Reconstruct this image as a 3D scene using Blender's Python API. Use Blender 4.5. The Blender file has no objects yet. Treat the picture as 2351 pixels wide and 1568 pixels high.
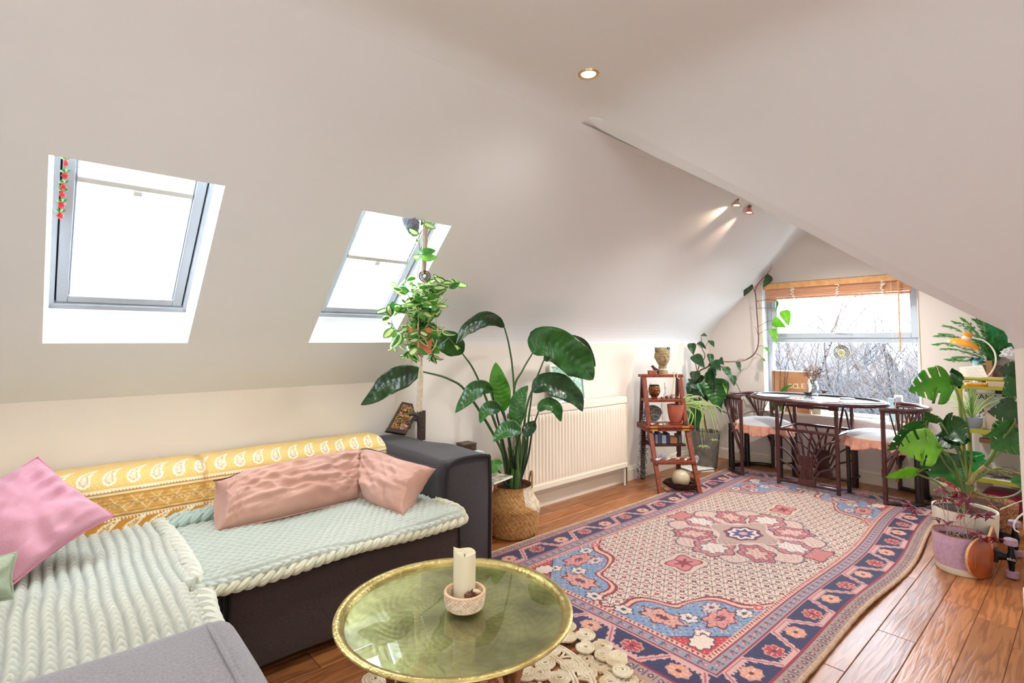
import bpy, math, random
import numpy as np
from mathutils import Vector, Matrix, noise
from mathutils.geometry import interpolate_bezier
random.seed(7); rnd = random.Random(7)
SC = bpy.context.scene; COL = SC.collection
PI = math.pi

# ---------------------------------------------------------------- camera
FPX, YAW, PITCH, ROLL, SHY, CH = 1188.605, math.radians(48.5544), math.radians(3.2024), math.radians(0.0482), -69.673, 1.2
F_ = Vector((math.cos(YAW)*math.cos(PITCH), math.sin(YAW)*math.cos(PITCH), math.sin(PITCH)))
R0 = Vector((math.sin(YAW), -math.cos(YAW), 0)); U0 = R0.cross(F_)
R_ = R0*math.cos(ROLL)+U0*math.sin(ROLL); U_ = U0*math.cos(ROLL)-R0*math.sin(ROLL)
CAM = Vector((0, 0, CH))
cd = bpy.data.cameras.new('camera'); cd.sensor_width = 36; cd.lens = FPX/2351*36; cd.shift_y = SHY/2351; cd.clip_start = .02; cd.clip_end = 300
co = bpy.data.objects.new('camera', cd); COL.objects.link(co)
mw = Matrix((R_, U_, -F_)).transposed().to_4x4(); mw.translation = CAM; co.matrix_world = mw
SC.camera = co
SC.view_settings.view_transform = 'Standard'; SC.view_settings.look = 'None'
SC.view_settings.gamma = 1; SC.view_settings.use_curve_mapping = False
SC.view_settings.exposure = 1.12

# ---------------------------------------------------------------- sky and lights
w = bpy.data.worlds.new('sky'); SC.world = w; w.use_nodes = True
nt = w.node_tree; nt.nodes.clear()
bg = nt.nodes.new('ShaderNodeBackground'); out = nt.nodes.new('ShaderNodeOutputWorld')
gr = nt.nodes.new('ShaderNodeValToRGB'); sx = nt.nodes.new('ShaderNodeSeparateXYZ'); tc = nt.nodes.new('ShaderNodeTexCoord')
nt.links.new(tc.outputs['Generated'], sx.inputs[0]); nt.links.new(sx.outputs[2], gr.inputs[0])
gr.color_ramp.elements[0].position = 0.0; gr.color_ramp.elements[0].color = (.72, .82, .94, 1)
gr.color_ramp.elements[1].position = .6; gr.color_ramp.elements[1].color = (.80, .91, 1.04, 1)
nt.links.new(gr.outputs[0], bg.inputs[0]); bg.inputs[1].default_value = 10
nt.links.new(bg.outputs[0], out.inputs[0])

def lamp(name, kind, loc, energy, color=(1, .86, .7), size=.1, rot=None, **kw):
    l = bpy.data.lights.new(name, kind); l.energy = energy; l.color = color
    if kind == 'AREA':
        l.shape = kw.pop('shape', 'DISK'); l.size = size
    elif kind in ('POINT', 'SPOT'): l.shadow_soft_size = size
    for k, v in kw.items(): setattr(l, k, v)
    o = bpy.data.objects.new(name, l); COL.objects.link(o); o.location = loc
    if rot is not None: o.rotation_euler = rot
    return o
# first the recessed ceiling downlight, the others unseen lamps added as fill
LAMPS = [(1.66, 1.39), (.35, 1.25), (-.9, 1.2), (1.3, .1), (.0, -.2), (-1.1, -.3), (1.2, -1.2), (-.3, -1.4)]
DORMER_FILL = [(3.3, 1.45, 2.05), (4.35, 1.45, 2.05)]      # unseen lamps added to brighten the dining end, hidden behind the slope edge
for i, (x, y) in enumerate(LAMPS):
    l = lamp('downlight_and_fill', 'SPOT', (x, y, 2.30), 14 if i == 0 else 8, (1, .97, .93), .035, (0, 0, 0))
    l.data.spot_size = math.radians(150); l.data.spot_blend = .8
for x, y, z in DORMER_FILL:
    l = lamp('dormer_fill', 'SPOT', (x, y, z), 36, (1, .97, .93), .05, (0, 0, 0)); l.data.spot_size = math.radians(160); l.data.spot_blend = .9
# area lights added behind the camera as cool fill, no window there
dl = lamp('rear_fill', 'AREA', (-.2, -1.92, 1.35), 20, (.80, .91, 1.05), 1.8, (math.radians(-90), 0, 0), shape='RECTANGLE')
dl.data.size_y = 1.3
dl2 = lamp('rear_fill', 'AREA', (-1.72, .1, 1.35), 9, (.80, .91, 1.05), 1.5, (0, math.radians(-90), 0), shape='RECTANGLE')
dl2.data.size_y = 1.3

# ---------------------------------------------------------------- helpers
def P(x, y, X=None, Y=None, Z=None):
    """the point of the room seen at photograph pixel (x, y) that lies on the given plane"""
    d = R_*((x-1175.5)/FPX) - U_*((y-784-SHY)/FPX) + F_
    if X is not None: t = (X-CAM.x)/d.x
    elif Y is not None: t = (Y-CAM.y)/d.y
    else: t = (Z-CAM.z)/d.z
    return CAM + d*t
def D(x, y, dist):
    """same, at a distance along the viewing direction"""
    d = R_*((x-1175.5)/FPX) - U_*((y-784-SHY)/FPX) + F_
    return CAM + d*dist

MATS = {}
def L2(c):   # sRGB 0-255 -> linear
    return tuple(((v/255)/12.92 if v/255 <= .04045 else ((v/255+.055)/1.055)**2.4) for v in c)
def mat(name, c=(200, 200, 200), r=.6, metal=0, var=None, vs=8, bump=0, bs=40, trans=0, emit=0, sheen=0, coat=0, vdet=3, stretch=None, bdet=3, coord='P', sub=0, spec=.5, attr=None, alpha=None):
    if name in MATS: return MATS[name]
    m = bpy.data.materials.new(name); m.use_nodes = True; MATS[name] = m
    n = m.node_tree; b = n.nodes['Principled BSDF']
    col = L2(c)+(1,)
    b.inputs['Base Color'].default_value = col; b.inputs['Roughness'].default_value = r; b.inputs['Metallic'].default_value = metal
    b.inputs['Specular IOR Level'].default_value = spec
    if coat: b.inputs['Coat Weight'].default_value = coat; b.inputs['Coat Roughness'].default_value = .1
    if sheen: b.inputs['Sheen Weight'].default_value = sheen; b.inputs['Sheen Roughness'].default_value = .5
    if trans:
        # thin leaf/cloth: part of the light passes through
        t = n.nodes.new('ShaderNodeBsdfTranslucent'); mx = n.nodes.new('ShaderNodeMixShader'); mx.inputs[0].default_value = trans
        o = n.nodes['Material Output']; n.links.new(b.outputs[0], mx.inputs[1]); n.links.new(t.outputs[0], mx.inputs[2]); n.links.new(mx.outputs[0], o.inputs[0])
        t.inputs[0].default_value = col
    if emit:
        b.inputs['Emission Color'].default_value = col; b.inputs['Emission Strength'].default_value = emit
    g = n.nodes.new('ShaderNodeNewGeometry'); src = g.outputs['Position']
    if coord != 'P':
        t_ = n.nodes.new('ShaderNodeTexCoord'); src = t_.outputs[coord]
    if stretch:
        mp = n.nodes.new('ShaderNodeMapping'); mp.inputs['Scale'].default_value = stretch; n.links.new(src, mp.inputs[0]); src = mp.outputs[0]
    csock = None
    if attr:
        a = n.nodes.new('ShaderNodeAttribute'); a.attribute_name = attr; csock = a.outputs['Color']
        n.links.new(csock, b.inputs['Base Color'])
    if var is not None:
        nz = n.nodes.new('ShaderNodeTexNoise'); nz.inputs['Scale'].default_value = vs; nz.inputs['Detail'].default_value = vdet
        n.links.new(src, nz.inputs['Vector'])
        rp = n.nodes.new('ShaderNodeValToRGB'); rp.color_ramp.elements[0].position = .35; rp.color_ramp.elements[1].position = .65
        rp.color_ramp.elements[0].color = col; rp.color_ramp.elements[1].color = L2(var)+(1,)
        n.links.new(nz.outputs[0], rp.inputs[0])
        if attr:
            mx2 = n.nodes.new('ShaderNodeMixRGB'); mx2.blend_type = 'MULTIPLY'; mx2.inputs[0].default_value = 1
            n.links.new(csock, mx2.inputs[1]); n.links.new(rp.outputs[0], mx2.inputs[2]); n.links.new(mx2.outputs[0], b.inputs['Base Color'])
        else: n.links.new(rp.outputs[0], b.inputs['Base Color'])
        if trans: n.links.new(rp.outputs[0], t.inputs[0])
    if bump:
        nb = n.nodes.new('ShaderNodeTexNoise'); nb.inputs['Scale'].default_value = bs; nb.inputs['Detail'].default_value = bdet
        n.links.new(src, nb.inputs['Vector'])
        bp = n.nodes.new('ShaderNodeBump'); bp.inputs['Strength'].default_value = bump; bp.inputs['Distance'].default_value = .01
        n.links.new(nb.outputs[0], bp.inputs['Height']); n.links.new(bp.outputs[0], b.inputs['Normal'])
    return m
def glass(name, tint=(1, 1, 1), rough=.0, ior=1.45, gl=1.0):
    """thin pane: clear with a Fresnel reflection"""
    if name in MATS: return MATS[name]
    m = bpy.data.materials.new(name); m.use_nodes = True; MATS[name] = m; n = m.node_tree; n.nodes.clear()
    o = n.nodes.new('ShaderNodeOutputMaterial'); t = n.nodes.new('ShaderNodeBsdfTransparent'); g = n.nodes.new('ShaderNodeBsdfGlossy')
    f = n.nodes.new('ShaderNodeFresnel'); mx = n.nodes.new('ShaderNodeMixShader')
    t.inputs[0].default_value = (*tint, 1); g.inputs['Roughness'].default_value = rough; f.inputs[0].default_value = ior
    g.inputs[0].default_value = (gl, gl, gl, 1)
    gg = n.nodes.new('ShaderNodeNewGeometry'); iv = n.nodes.new('ShaderNodeMath'); iv.operation = 'SUBTRACT'; iv.inputs[0].default_value = 1; n.links.new(gg.outputs['Backfacing'], iv.inputs[1])
    ml = n.nodes.new('ShaderNodeMath'); ml.operation = 'MULTIPLY'; n.links.new(f.outputs[0], ml.inputs[0]); n.links.new(iv.outputs[0], ml.inputs[1])
    n.links.new(ml.outputs[0], mx.inputs[0]); n.links.new(t.outputs[0], mx.inputs[1]); n.links.new(g.outputs[0], mx.inputs[2]); n.links.new(mx.outputs[0], o.inputs[0])
    return m

ROOT = {}     # object -> world position of its own origin
def tag(o, label=None, cat=None, group=None, kind=None):
    if label: o['label'] = label
    if cat: o['category'] = cat
    if group: o['group'] = group
    if kind: o['kind'] = kind
    return o
def thing(name, label, cat, loc=(0, 0, 0), group=None):
    o = bpy.data.objects.new(name, None); COL.objects.link(o); o.location = loc; o.empty_display_size = .05
    ROOT[o.name] = Vector(loc); return tag(o, label, cat, group)
def struct(name, loc=(0, 0, 0)):
    o = bpy.data.objects.new(name, None); COL.objects.link(o); o.location = loc
    ROOT[o.name] = Vector(loc); o['kind'] = 'structure'; return o
def sm(t): return t*t*(3-2*t)

class M:
    """collects pieces of geometry in world coordinates"""
    def __init__(s): s.v = []; s.f = []; s.mi = []; s.uv = {}; s.cur = 0; s.xf = None; s.col = None
    def add(s, vs, fs):
        b = len(s.v)
        if s.xf is not None: vs = [s.xf @ Vector(p) for p in vs]
        s.v.extend([tuple(p) for p in vs]); s.f.extend([tuple(i+b for i in f) for f in fs]); s.mi.extend([s.cur]*len(fs)); return b
    def bx(s, x0, x1, y0, y1, z0, z1):
        s.add([(x, y, z) for z in (z0, z1) for y in (y0, y1) for x in (x0, x1)],
              [(0, 2, 3, 1), (4, 5, 7, 6), (0, 1, 5, 4), (2, 6, 7, 3), (0, 4, 6, 2), (1, 3, 7, 5)]); return s
    def obox(s, o, a, b, c):
        """box from corner o and three edge vectors"""
        o = Vector(o); a = Vector(a); b = Vector(b); c = Vector(c)
        s.add([o+a*i+b*j+c*k for k in (0, 1) for j in (0, 1) for i in (0, 1)],
              [(0, 2, 3, 1), (4, 5, 7, 6), (0, 1, 5, 4), (2, 6, 7, 3), (0, 4, 6, 2), (1, 3, 7, 5)]); return s
    def tube(s, pts, r, n=8, closed=False, cap=True, flat=1.0):
        pts = [Vector(p) for p in pts]; k = len(pts)
        rs = r if isinstance(r, (list, tuple)) else [r]*k
        vs = []; up = None
        for i in range(k):
            a = pts[i-1] if (i or closed) else pts[0]; b = pts[(i+1) % k] if (i < k-1 or closed) else pts[-1]
            t = (b-a); t = t.normalized() if t.length > 1e-9 else Vector((0, 0, 1))
            if up is None: up = t.orthogonal().normalized()
            up = (up - t*up.dot(t)); up = up.normalized() if up.length > 1e-6 else t.orthogonal().normalized()
            sd = t.cross(up)
            for j in range(n):
                q = 2*PI*j/n; vs.append(pts[i]+(up*math.cos(q)+sd*math.sin(q)*flat)*rs[i])
        fs = []
        for i in range(k if closed else k-1):
            i2 = (i+1) % k
            for j in range(n): fs.append((i*n+j, i*n+(j+1) % n, i2*n+(j+1) % n, i2*n+j))
        if cap and not closed: fs.append(tuple(range(n-1, -1, -1))); fs.append(tuple((k-1)*n+j for j in range(n)))
        s.add(vs, fs); return s
    def lathe(s, prof, c=(0, 0, 0), n=32, cap=True):
        vs = []; fs = []
        for (r, z) in prof:
            for j in range(n): q = 2*PI*j/n; vs.append((c[0]+r*math.cos(q), c[1]+r*math.sin(q), c[2]+z))
        for i in range(len(prof)-1):
            for j in range(n): fs.append((i*n+j, i*n+(j+1) % n, (i+1)*n+(j+1) % n, (i+1)*n+j))
        if cap:
            if prof[0][0] > 1e-4: fs.append(tuple(range(n-1, -1, -1)))
            if prof[-1][0] > 1e-4: fs.append(tuple((len(prof)-1)*n+j for j in range(n)))
        s.add(vs, fs); return s
    def grid(s, fn, nu, nv, flip=False, closeu=False):
        vs = [fn(i/nu, j/nv) for j in range(nv+1) for i in range(nu+1)]
        fs = []
        for j in range(nv):
            for i in range(nu):
                q = (j*(nu+1)+i, j*(nu+1)+i+1, (j+1)*(nu+1)+i+1, (j+1)*(nu+1)+i)
                fs.append(q[::-1] if flip else q)
        s.add(vs, fs); return s
    def ball(s, c, r, nu=16, nv=10, sc=(1, 1, 1)):
        vs = []; fs = []
        for j in range(nv+1):
            a = PI*j/nv
            for i in range(nu): q = 2*PI*i/nu; vs.append((c[0]+r*sc[0]*math.sin(a)*math.cos(q), c[1]+r*sc[1]*math.sin(a)*math.sin(q), c[2]-r*sc[2]*math.cos(a)))
        for j in range(nv):
            for i in range(nu): fs.append((j*nu+i, j*nu+(i+1) % nu, (j+1)*nu+(i+1) % nu, (j+1)*nu+i))
        s.add(vs, fs); return s
    def poly(s, pts, h):
        """extrude a closed outline (list of points) by vector h"""
        n = len(pts); h = Vector(h); pts = [Vector(p) for p in pts]
        s.add(pts+[p+h for p in pts], [tuple(range(n-1, -1, -1)), tuple(range(n, 2*n))]+[(i, (i+1) % n, n+(i+1) % n, n+i) for i in range(n)]); return s
    def build(s, name, mats, parent=None, smooth=40, bevel=0, solid=0, sub=0, colors=None, link=True, weld=False):
        off = ROOT[parent.name] if parent is not None else Vector((0, 0, 0))
        me = bpy.data.meshes.new(name)
        me.from_pydata([(p[0]-off.x, p[1]-off.y, p[2]-off.z) for p in s.v], [], s.f)
        for mm in (mats if isinstance(mats, (list, tuple)) else [mats]): me.materials.append(mm)
        if len(set(s.mi)) > 1: me.polygons.foreach_set('material_index', s.mi)
        if smooth:
            me.polygons.foreach_set('use_smooth', [True]*len(s.f)); me.set_sharp_from_angle(angle=math.radians(smooth))
        if colors is not None:
            a = me.color_attributes.new('col', 'FLOAT_COLOR', 'POINT'); a.data.foreach_set('color', np.asarray(colors, dtype=np.float32).ravel())
        if weld:
            import bmesh
            bm = bmesh.new(); bm.from_mesh(me); bmesh.ops.remove_doubles(bm, verts=bm.verts, dist=.00005); bmesh.ops.recalc_face_normals(bm, faces=bm.faces); bm.to_mesh(me); bm.free()
        me.validate(); me.update()
        o = bpy.data.objects.new(name, me)
        if link: COL.objects.link(o)
        if parent is not None: o.parent = parent
        ROOT[o.name] = off.copy()
        if bevel:
            b = o.modifiers.new('b', 'BEVEL'); b.width = bevel; b.segments = 2; b.limit_method = 'ANGLE'
        if solid:
            b = o.modifiers.new('s', 'SOLIDIFY'); b.thickness = solid; b.offset = 0
        if sub:
            b = o.modifiers.new('u', 'SUBSURF'); b.levels = sub; b.render_levels = sub
        return o
def single(m, name, mats, label, cat, group=None, **kw):
    o = m.build(name, mats, None, **kw)
    return tag(o, label, cat, group)
def inst(me, name, parent, mtx):
    """another object on a shared mesh; mtx is its world matrix"""
    o = bpy.data.objects.new(name, me); COL.objects.link(o)
    if parent is not None:
        o.parent = parent; mtx = Matrix.Translation(-ROOT[parent.name]) @ mtx
    o.matrix_basis = mtx; ROOT[o.name] = ROOT[parent.name] if parent is not None else Vector((0, 0, 0))
    return o
def copy_tree(root, loc, rz=0, label=None, sc=None):
    c = root.copy(); COL.objects.link(c); c.location = loc; c.rotation_euler = (0, 0, rz)
    if sc: c.scale = (sc, sc, sc)
    if label: c['label'] = label
    for ch in list(root.children):
        d = ch.copy(); COL.objects.link(d); d.parent = c
        for g in list(ch.children):
            e = g.copy(); COL.objects.link(e); e.parent = d
    ROOT[c.name] = Vector(loc); return c
def spline(pts, n=8):
    """Catmull-Rom through points"""
    pts = [Vector(p) for p in pts]; out = []
    k = len(pts)
    for i in range(k-1):
        p0 = pts[i-1] if i else pts[0]*2-pts[1]; p1 = pts[i]; p2 = pts[i+1]; p3 = pts[i+2] if i < k-2 else pts[-1]*2-pts[-2]
        for j in range(n):
            t = j/n
            out.append(.5*((2*p1)+(p2-p0)*t+(2*p0-5*p1+4*p2-p3)*t*t+(3*p1-p0-3*p2+p3)*t**3))
    out.append(pts[-1]); return out
def frame_of(t, up=Vector((0, 0, 1))):
    t = t.normalized(); s_ = t.cross(up); s_ = s_.normalized() if s_.length > 1e-4 else t.orthogonal().normalized()
    return t, s_, s_.cross(t)
def text(body, size, name, parent, m, mtx, depth=.0005, align='CENTER'):
    c = bpy.data.curves.new(name, 'FONT'); c.body = body; c.size = size; c.extrude = depth; c.align_x = align; c.align_y = 'CENTER'
    c.materials.append(m); t_ = bpy.data.objects.new('t', c); me = bpy.data.meshes.new_from_object(t_); bpy.data.objects.remove(t_); me.name = name
    o = bpy.data.objects.new(name, me); COL.objects.link(o)
    o.parent = parent; o.matrix_basis = Matrix.Translation(-ROOT[parent.name]) @ mtx
    return o
def basis(o, x, y, z=None):
    x = Vector(x).normalized(); y = Vector(y).normalized(); z = Vector(z).normalized() if z is not None else x.cross(y)
    m = Matrix((x, y, z)).transposed().to_4x4(); m.translation = Vector(o); return m
# ================================================================ ROOM
WALL = mat('wall_paint', (233, 224, 211), r=.85, bump=.05, bs=60)
WALLP = mat('wall_paint_pink', (232, 221, 213), r=.85, bump=.05, bs=60)
CEIL = mat('ceiling_paint', (229, 229, 227), r=.9, bump=.06, bs=25)
TRIM = mat('trim_paint', (236, 224, 205), r=.45)
WHITE = mat('white_frame', (226, 230, 234), r=.3)
SKF = mat('skylight_frame', (188, 196, 205), r=.35)
XW, YR, YS, XR, ZC = 5.18, 2.73, 3.07, 1.69, 2.33
XJ, YJ = 3.18, .25
def A_(y): return 1.257+.96*(2.73-y)
def B_(x): return 2.33-.943*(x-1.95)
def smin(a, b, k):
    m_ = min(a, b)
    return m_ - k*math.log(math.exp(-(a-m_)/k)+math.exp(-(b-m_)/k))
def XEp(y): return 1.984-.8177*(y-1.583)
def XE(y): return 1.991-.803*(y-1.659)
S1 = (-.035, .466); S2 = (1.022, 1.508); SY = (2.805, 2.18)     # skylight openings

m = M()
def quad(xa, xb, ya, yb):
    m.add([(xa, ya, A_(ya)), (xb, ya, A_(ya)), (xb, yb, A_(yb)), (xa, yb, A_(yb))], [(0, 1, 2, 3)])
YT = 1.84
xs = [-1.75, S1[0], S1[1], S2[0], S2[1], XR]
for i in range(5):
    xa, xb = xs[i], xs[i+1]
    quad(xa, xb, YS, SY[0])
    if i not in (1, 3): quad(xa, xb, SY[0], SY[1])
    quad(xa, xb, SY[1], YT)
# the part of the slope above the boxed-out radiator wall, with a small cove at its foot
prof = []
for i in range(9):
    t = i/8; a = Vector((2.73, 1.17)); b = Vector((2.73, 1.257)); c = Vector((2.58, A_(2.58)))
    q = a*(1-t)**2+b*2*t*(1-t)+c*t*t; prof.append((q.x, q.y))
m.add([(XR, a_, b_) for a_, b_ in prof]+[(XR, 2.735, 1.2575)], [tuple(range(10))])
prof.append((YT, A_(YT)))
for (ya, za), (yb, zb) in zip(prof, prof[1:]):
    m.add([(XR, ya, za), (XW, ya, za), (XW, yb, zb), (XR, yb, zb)], [(0, 1, 2, 3)])
NY = 26
def up(u, v):       # upper band of the slope, round into the flat ceiling / dormer ridge
    y = YT+(1.66-YT)*v; x = -1.75+(XW+1.75)*u
    f = sm(min(1, max(0, (x-1.9)/.45)))
    z1 = smin(ZC, A_(y), .03); z2 = smin(A_(y), 2.29+.757*(y-1.66), .03)
    return (x, y, z1*(1-f)+z2*f)
m.grid(up, 120, 6)
def main(u, v):
    y = 1.66+(-1.95-1.66)*v
    xr = XEp(y) if y > .2 else 3.2
    x = -1.75+(xr+1.75)*u
    kb = .002+.05*min(1, max(0, (1.66-y)/.35))
    return (x, y, smin(smin(ZC, A_(y), .03), B_(x), kb))
m.grid(main, 110, 90)
ROOF_LEDGE = []
e1 = []; e2 = []
for px, py in [(1355, 285), (1425, 321), (1500, 358), (1600, 405), (1700, 452), (1780, 495), (1858, 535), (1970, 595), (2085, 655), (2200, 710), (2305, 760), (2331, 802)]:
    d = P(px, py, Z=5)-CAM
    nrm = Vector((.943, 0, 1)); t = (Vector((1.95, 0, 2.33))-CAM).dot(nrm)/d.dot(nrm)
    p = CAM+d*t; e2.append(p+d.normalized()*.010)
_d = []
for a_, b_ in zip(e2, e2[1:]): _d += [a_.lerp(b_, k/8) for k in range(8)]
e2 = _d+[e2[-1]]
for i, p in enumerate(e2):
    y = min(1.66, 1.66-(1.66-p.y+.02)*1.0) if i < 8 else p.y-.012
    y = min(1.66, y)
    if i == len(e2)-1: y = .19
    x = XEp(y); e1.append(Vector((x, y, smin(smin(ZC, A_(y), .03), B_(x), .002+.05*min(1, max(0, (1.66-y)/.35))))))
e1[-1] = Vector((3.2, .2, B_(3.2)+.001))
_u = lambda x, y: Vector((x, y, max(up((x+1.75)/(XW+1.75), (YT-y)/(YT-1.66))[2], smin(A_(y), 2.29+.757*(y-1.66), .03))))
xa_ = XEp(1.66)
e1[0] = Vector((xa_, 1.66, smin(smin(ZC, A_(1.66), .03), B_(xa_), .002)))
for k_ in range(1, 8):
    y_ = 1.66+(e1[8].y-1.66)*k_/8; x_ = XEp(y_); e1[k_] = Vector((x_, y_, smin(smin(ZC, A_(y_), .03), B_(x_), .002+.05*min(1, max(0, (1.66-y_)/.35)))))
m.add([e1[0], e2[0], (e2[0].x, 1.70, A_(1.70)), (xa_-.3, 1.70, 2.3)], [(0, 1, 2, 3)])
for i in range(len(e2)-1): m.add([e1[i], e1[i+1], e2[i+1], e2[i]], [(0, 1, 2, 3)])
m.add([(x, y, B_(x)+.0015) for x, y in ((3.04, .25), (3.084, .242), (3.205, .205), (3.205, .08), (3.04, .08))], [(0, 1, 2, 3, 4)])
m.add([e2[-1], e1[-1], (3.21, .12, 1.150), (3.2, YJ, 1.10)], [(0, 1, 2, 3)])
# the dormer's own slope beyond that edge
for i in range(len(e2)-1):
    a, b = e2[i], e2[i+1]
    fz = lambda q: min(q.z, smin(2.29+.757*(q.y-1.66), A_(q.y), .03)) if q.y > 1.5 else q.z
    m.add([a, b, (XW, b.y, fz(b)), (XW, a.y, fz(a))], [(0, 1, 2, 3)])
m.add([e2[0], (XW, e2[0].y, e2[0].z), (XW, 1.69, A_(1.69)-.02), (e2[0].x-.06, 1.69, A_(1.69)-.004)], [(0, 1, 2, 3)])
for i in range(0):
    pass
m.add([e2[-1], (XJ+.01, YJ-.002, 1.0), (XW, YJ-.002, 1.0), (XW, e2[-1].y, e2[-1].z)], [(0, 1, 2, 3)])
ceil = m.build('ceiling', CEIL, smooth=25); ceil['kind'] = 'structure'
m = M(); m.bx(1.5, XW+.1, 1.0, 1.9, 2.345, 2.4); m.bx(3.19, 3.5, -.1, .27, 1.19, 1.5); m.build('roof_slab', CEIL)['kind'] = 'structure'  # unseen backing added behind roof gaps to stop sky light leaking in
# upper shell that keeps daylight out of the roof space
m = M(); m.bx(-1.95, XW+.3, -2.1, 1.9, 2.5, 2.55); m.build('roof_slab', CEIL)['kind'] = 'structure'

def wallbox(name, *b, mt=WALL, **k):
    m = M(); m.bx(*b); o = m.build(name, mt, smooth=0); o['kind'] = 'structure'; return o
wallbox('wall_left', -1.75, XR, YS, YS+.08, 0, .935)
wallbox('wall_left', XR, XW+.1, YR, YR+.42, 0, 1.25)
wallbox('wall_back', -1.83, -1.75, -2.0, YS+.05, 0, 2.42)
wallbox('wall_rear', -1.8, 3.3, -2.03, -1.95, 0, 2.42)
wallbox('wall_right', XJ, XJ+.12, -2.0, YJ, 0, 1.185)
wallbox('wall_right', XJ+.1, XW+.1, YJ-.1, YJ, 0, 1.25)
# window wall with its opening
WY0, WY1, WZ0, WZ1 = .955, 2.165, .53, 1.745
m = M()
def gz(y): return smin(A_(y)+.03, 2.32+.757*(y-1.66), .03)+.03
ys = [YJ-.1, WY0, WY1, 2.85]
def wp(y0, y1, z0, z1f, n=12):
    for i in range(n):
        a = y0+(y1-y0)*i/n; b = y0+(y1-y0)*(i+1)/n
        m.add([(XW, a, z0), (XW, b, z0), (XW, b, z1f(b)), (XW, a, z1f(a))], [(0, 1, 2, 3)])
wp(YJ-.1, WY0, 0, gz); wp(WY1, 2.85, 0, gz); wp(WY0, WY1, 0, lambda y: WZ0, 1); wp(WY0, WY1, WZ1, gz)
m.bx(XW+.3, XW+.32, -.2, .9, -.3, 2.6); m.bx(XW+.3, XW+.32, 2.2, 3.2, -.3, 2.6)
m.build('wall_front', WALLP, smooth=0)['kind'] = 'structure'

# ---- floor of single boards
fl = struct('floor')
m = M(); m.bx(-1.75, XW, -1.95, YS, -.04, -.012); m.build('subfloor', mat('subfloor', (60, 35, 20), r=.9), fl, smooth=0)
OAK = bpy.data.materials.new('oak_floor'); OAK.use_nodes = True
n = OAK.node_tree; b = n.nodes['Principled BSDF']
gi = n.nodes.new('ShaderNodeNewGeometry'); oi = n.nodes.new('ShaderNodeObjectInfo')
cmb = n.nodes.new('ShaderNodeCombineXYZ'); mu = n.nodes.new('ShaderNodeMath'); mu.operation = 'MULTIPLY'; mu.inputs[1].default_value = 37
n.links.new(oi.outputs['Random'], mu.inputs[0]); n.links.new(mu.outputs[0], cmb.inputs[0]); n.links.new(mu.outputs[0], cmb.inputs[2])
ad = n.nodes.new('ShaderNodeVectorMath'); ad.operation = 'ADD'; n.links.new(gi.outputs['Position'], ad.inputs[0]); n.links.new(cmb.outputs[0], ad.inputs[1])
mp = n.nodes.new('ShaderNodeMapping'); mp.inputs['Scale'].default_value = (.8, 8, 8); n.links.new(ad.outputs[0], mp.inputs[0])
nz = n.nodes.new('ShaderNodeTexNoise'); nz.inputs['Scale'].default_value = 2.2; nz.inputs['Detail'].default_value = 5; n.links.new(mp.outputs[0], nz.inputs['Vector'])
wv = n.nodes.new('ShaderNodeMath'); wv.operation = 'MULTIPLY'; wv.inputs[1].default_value = 42; n.links.new(nz.outputs[0], wv.inputs[0])
sn = n.nodes.new('ShaderNodeMath'); sn.operation = 'SINE'; n.links.new(wv.outputs[0], sn.inputs[0])
rp = n.nodes.new('ShaderNodeValToRGB'); rp.color_ramp.elements[0].position = -0.0; rp.color_ramp.elements[1].position = .7
rp.color_ramp.elements[0].color = L2((138, 82, 44))+(1,); rp.color_ramp.elements[1].color = L2((174, 112, 66))+(1,)
mr = n.nodes.new('ShaderNodeMapRange'); mr.inputs[1].default_value = -1.3; mr.inputs[2].default_value = 1; n.links.new(sn.outputs[0], mr.inputs[0])
n.links.new(mr.outputs[0], rp.inputs[0])
hs = n.nodes.new('ShaderNodeHueSaturation'); mr2 = n.nodes.new('ShaderNodeMapRange'); mr2.inputs[3].default_value = .68; mr2.inputs[4].default_value = 1.15
n.links.new(oi.outputs['Random'], mr2.inputs[0]); n.links.new(mr2.outputs[0], hs.inputs['Value']); n.links.new(rp.outputs[0], hs.inputs['Color'])
n.links.new(hs.outputs[0], b.inputs['Base Color'])
b.inputs['Roughness'].default_value = .36; b.inputs['Coat Weight'].default_value = .12; b.inputs['Coat Roughness'].default_value = .22
bp = n.nodes.new('ShaderNodeBump'); bp.inputs['Strength'].default_value = .12; bp.inputs['Distance'].default_value = .003; n.links.new(sn.outputs[0], bp.inputs['Height']); n.links.new(bp.outputs[0], b.inputs['Normal'])
def plank_mesh():
    m = M(); c = .0018
    m.add([(0, 0, -.012), (1, 0, -.012), (1, 1, -.012), (0, 1, -.012), (0, 0, -.002), (1, 0, -.002), (1, 1, -.002), (0, 1, -.002),
           (c, .015, 0), (1-c, .015, 0), (1-c, .985, 0), (c, .985, 0)],
          [(0, 1, 5, 4), (1, 2, 6, 5), (2, 3, 7, 6), (3, 0, 4, 7), (4, 5, 9, 8), (5, 6, 10, 9), (6, 7, 11, 10), (7, 4, 8, 11), (8, 9, 10, 11)])
    o = m.build('plank_proto', OAK, smooth=0, link=False); return o.data
PM = plank_mesh(); PM.name = 'plank'
rp_ = random.Random(11)
k0 = -17
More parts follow.
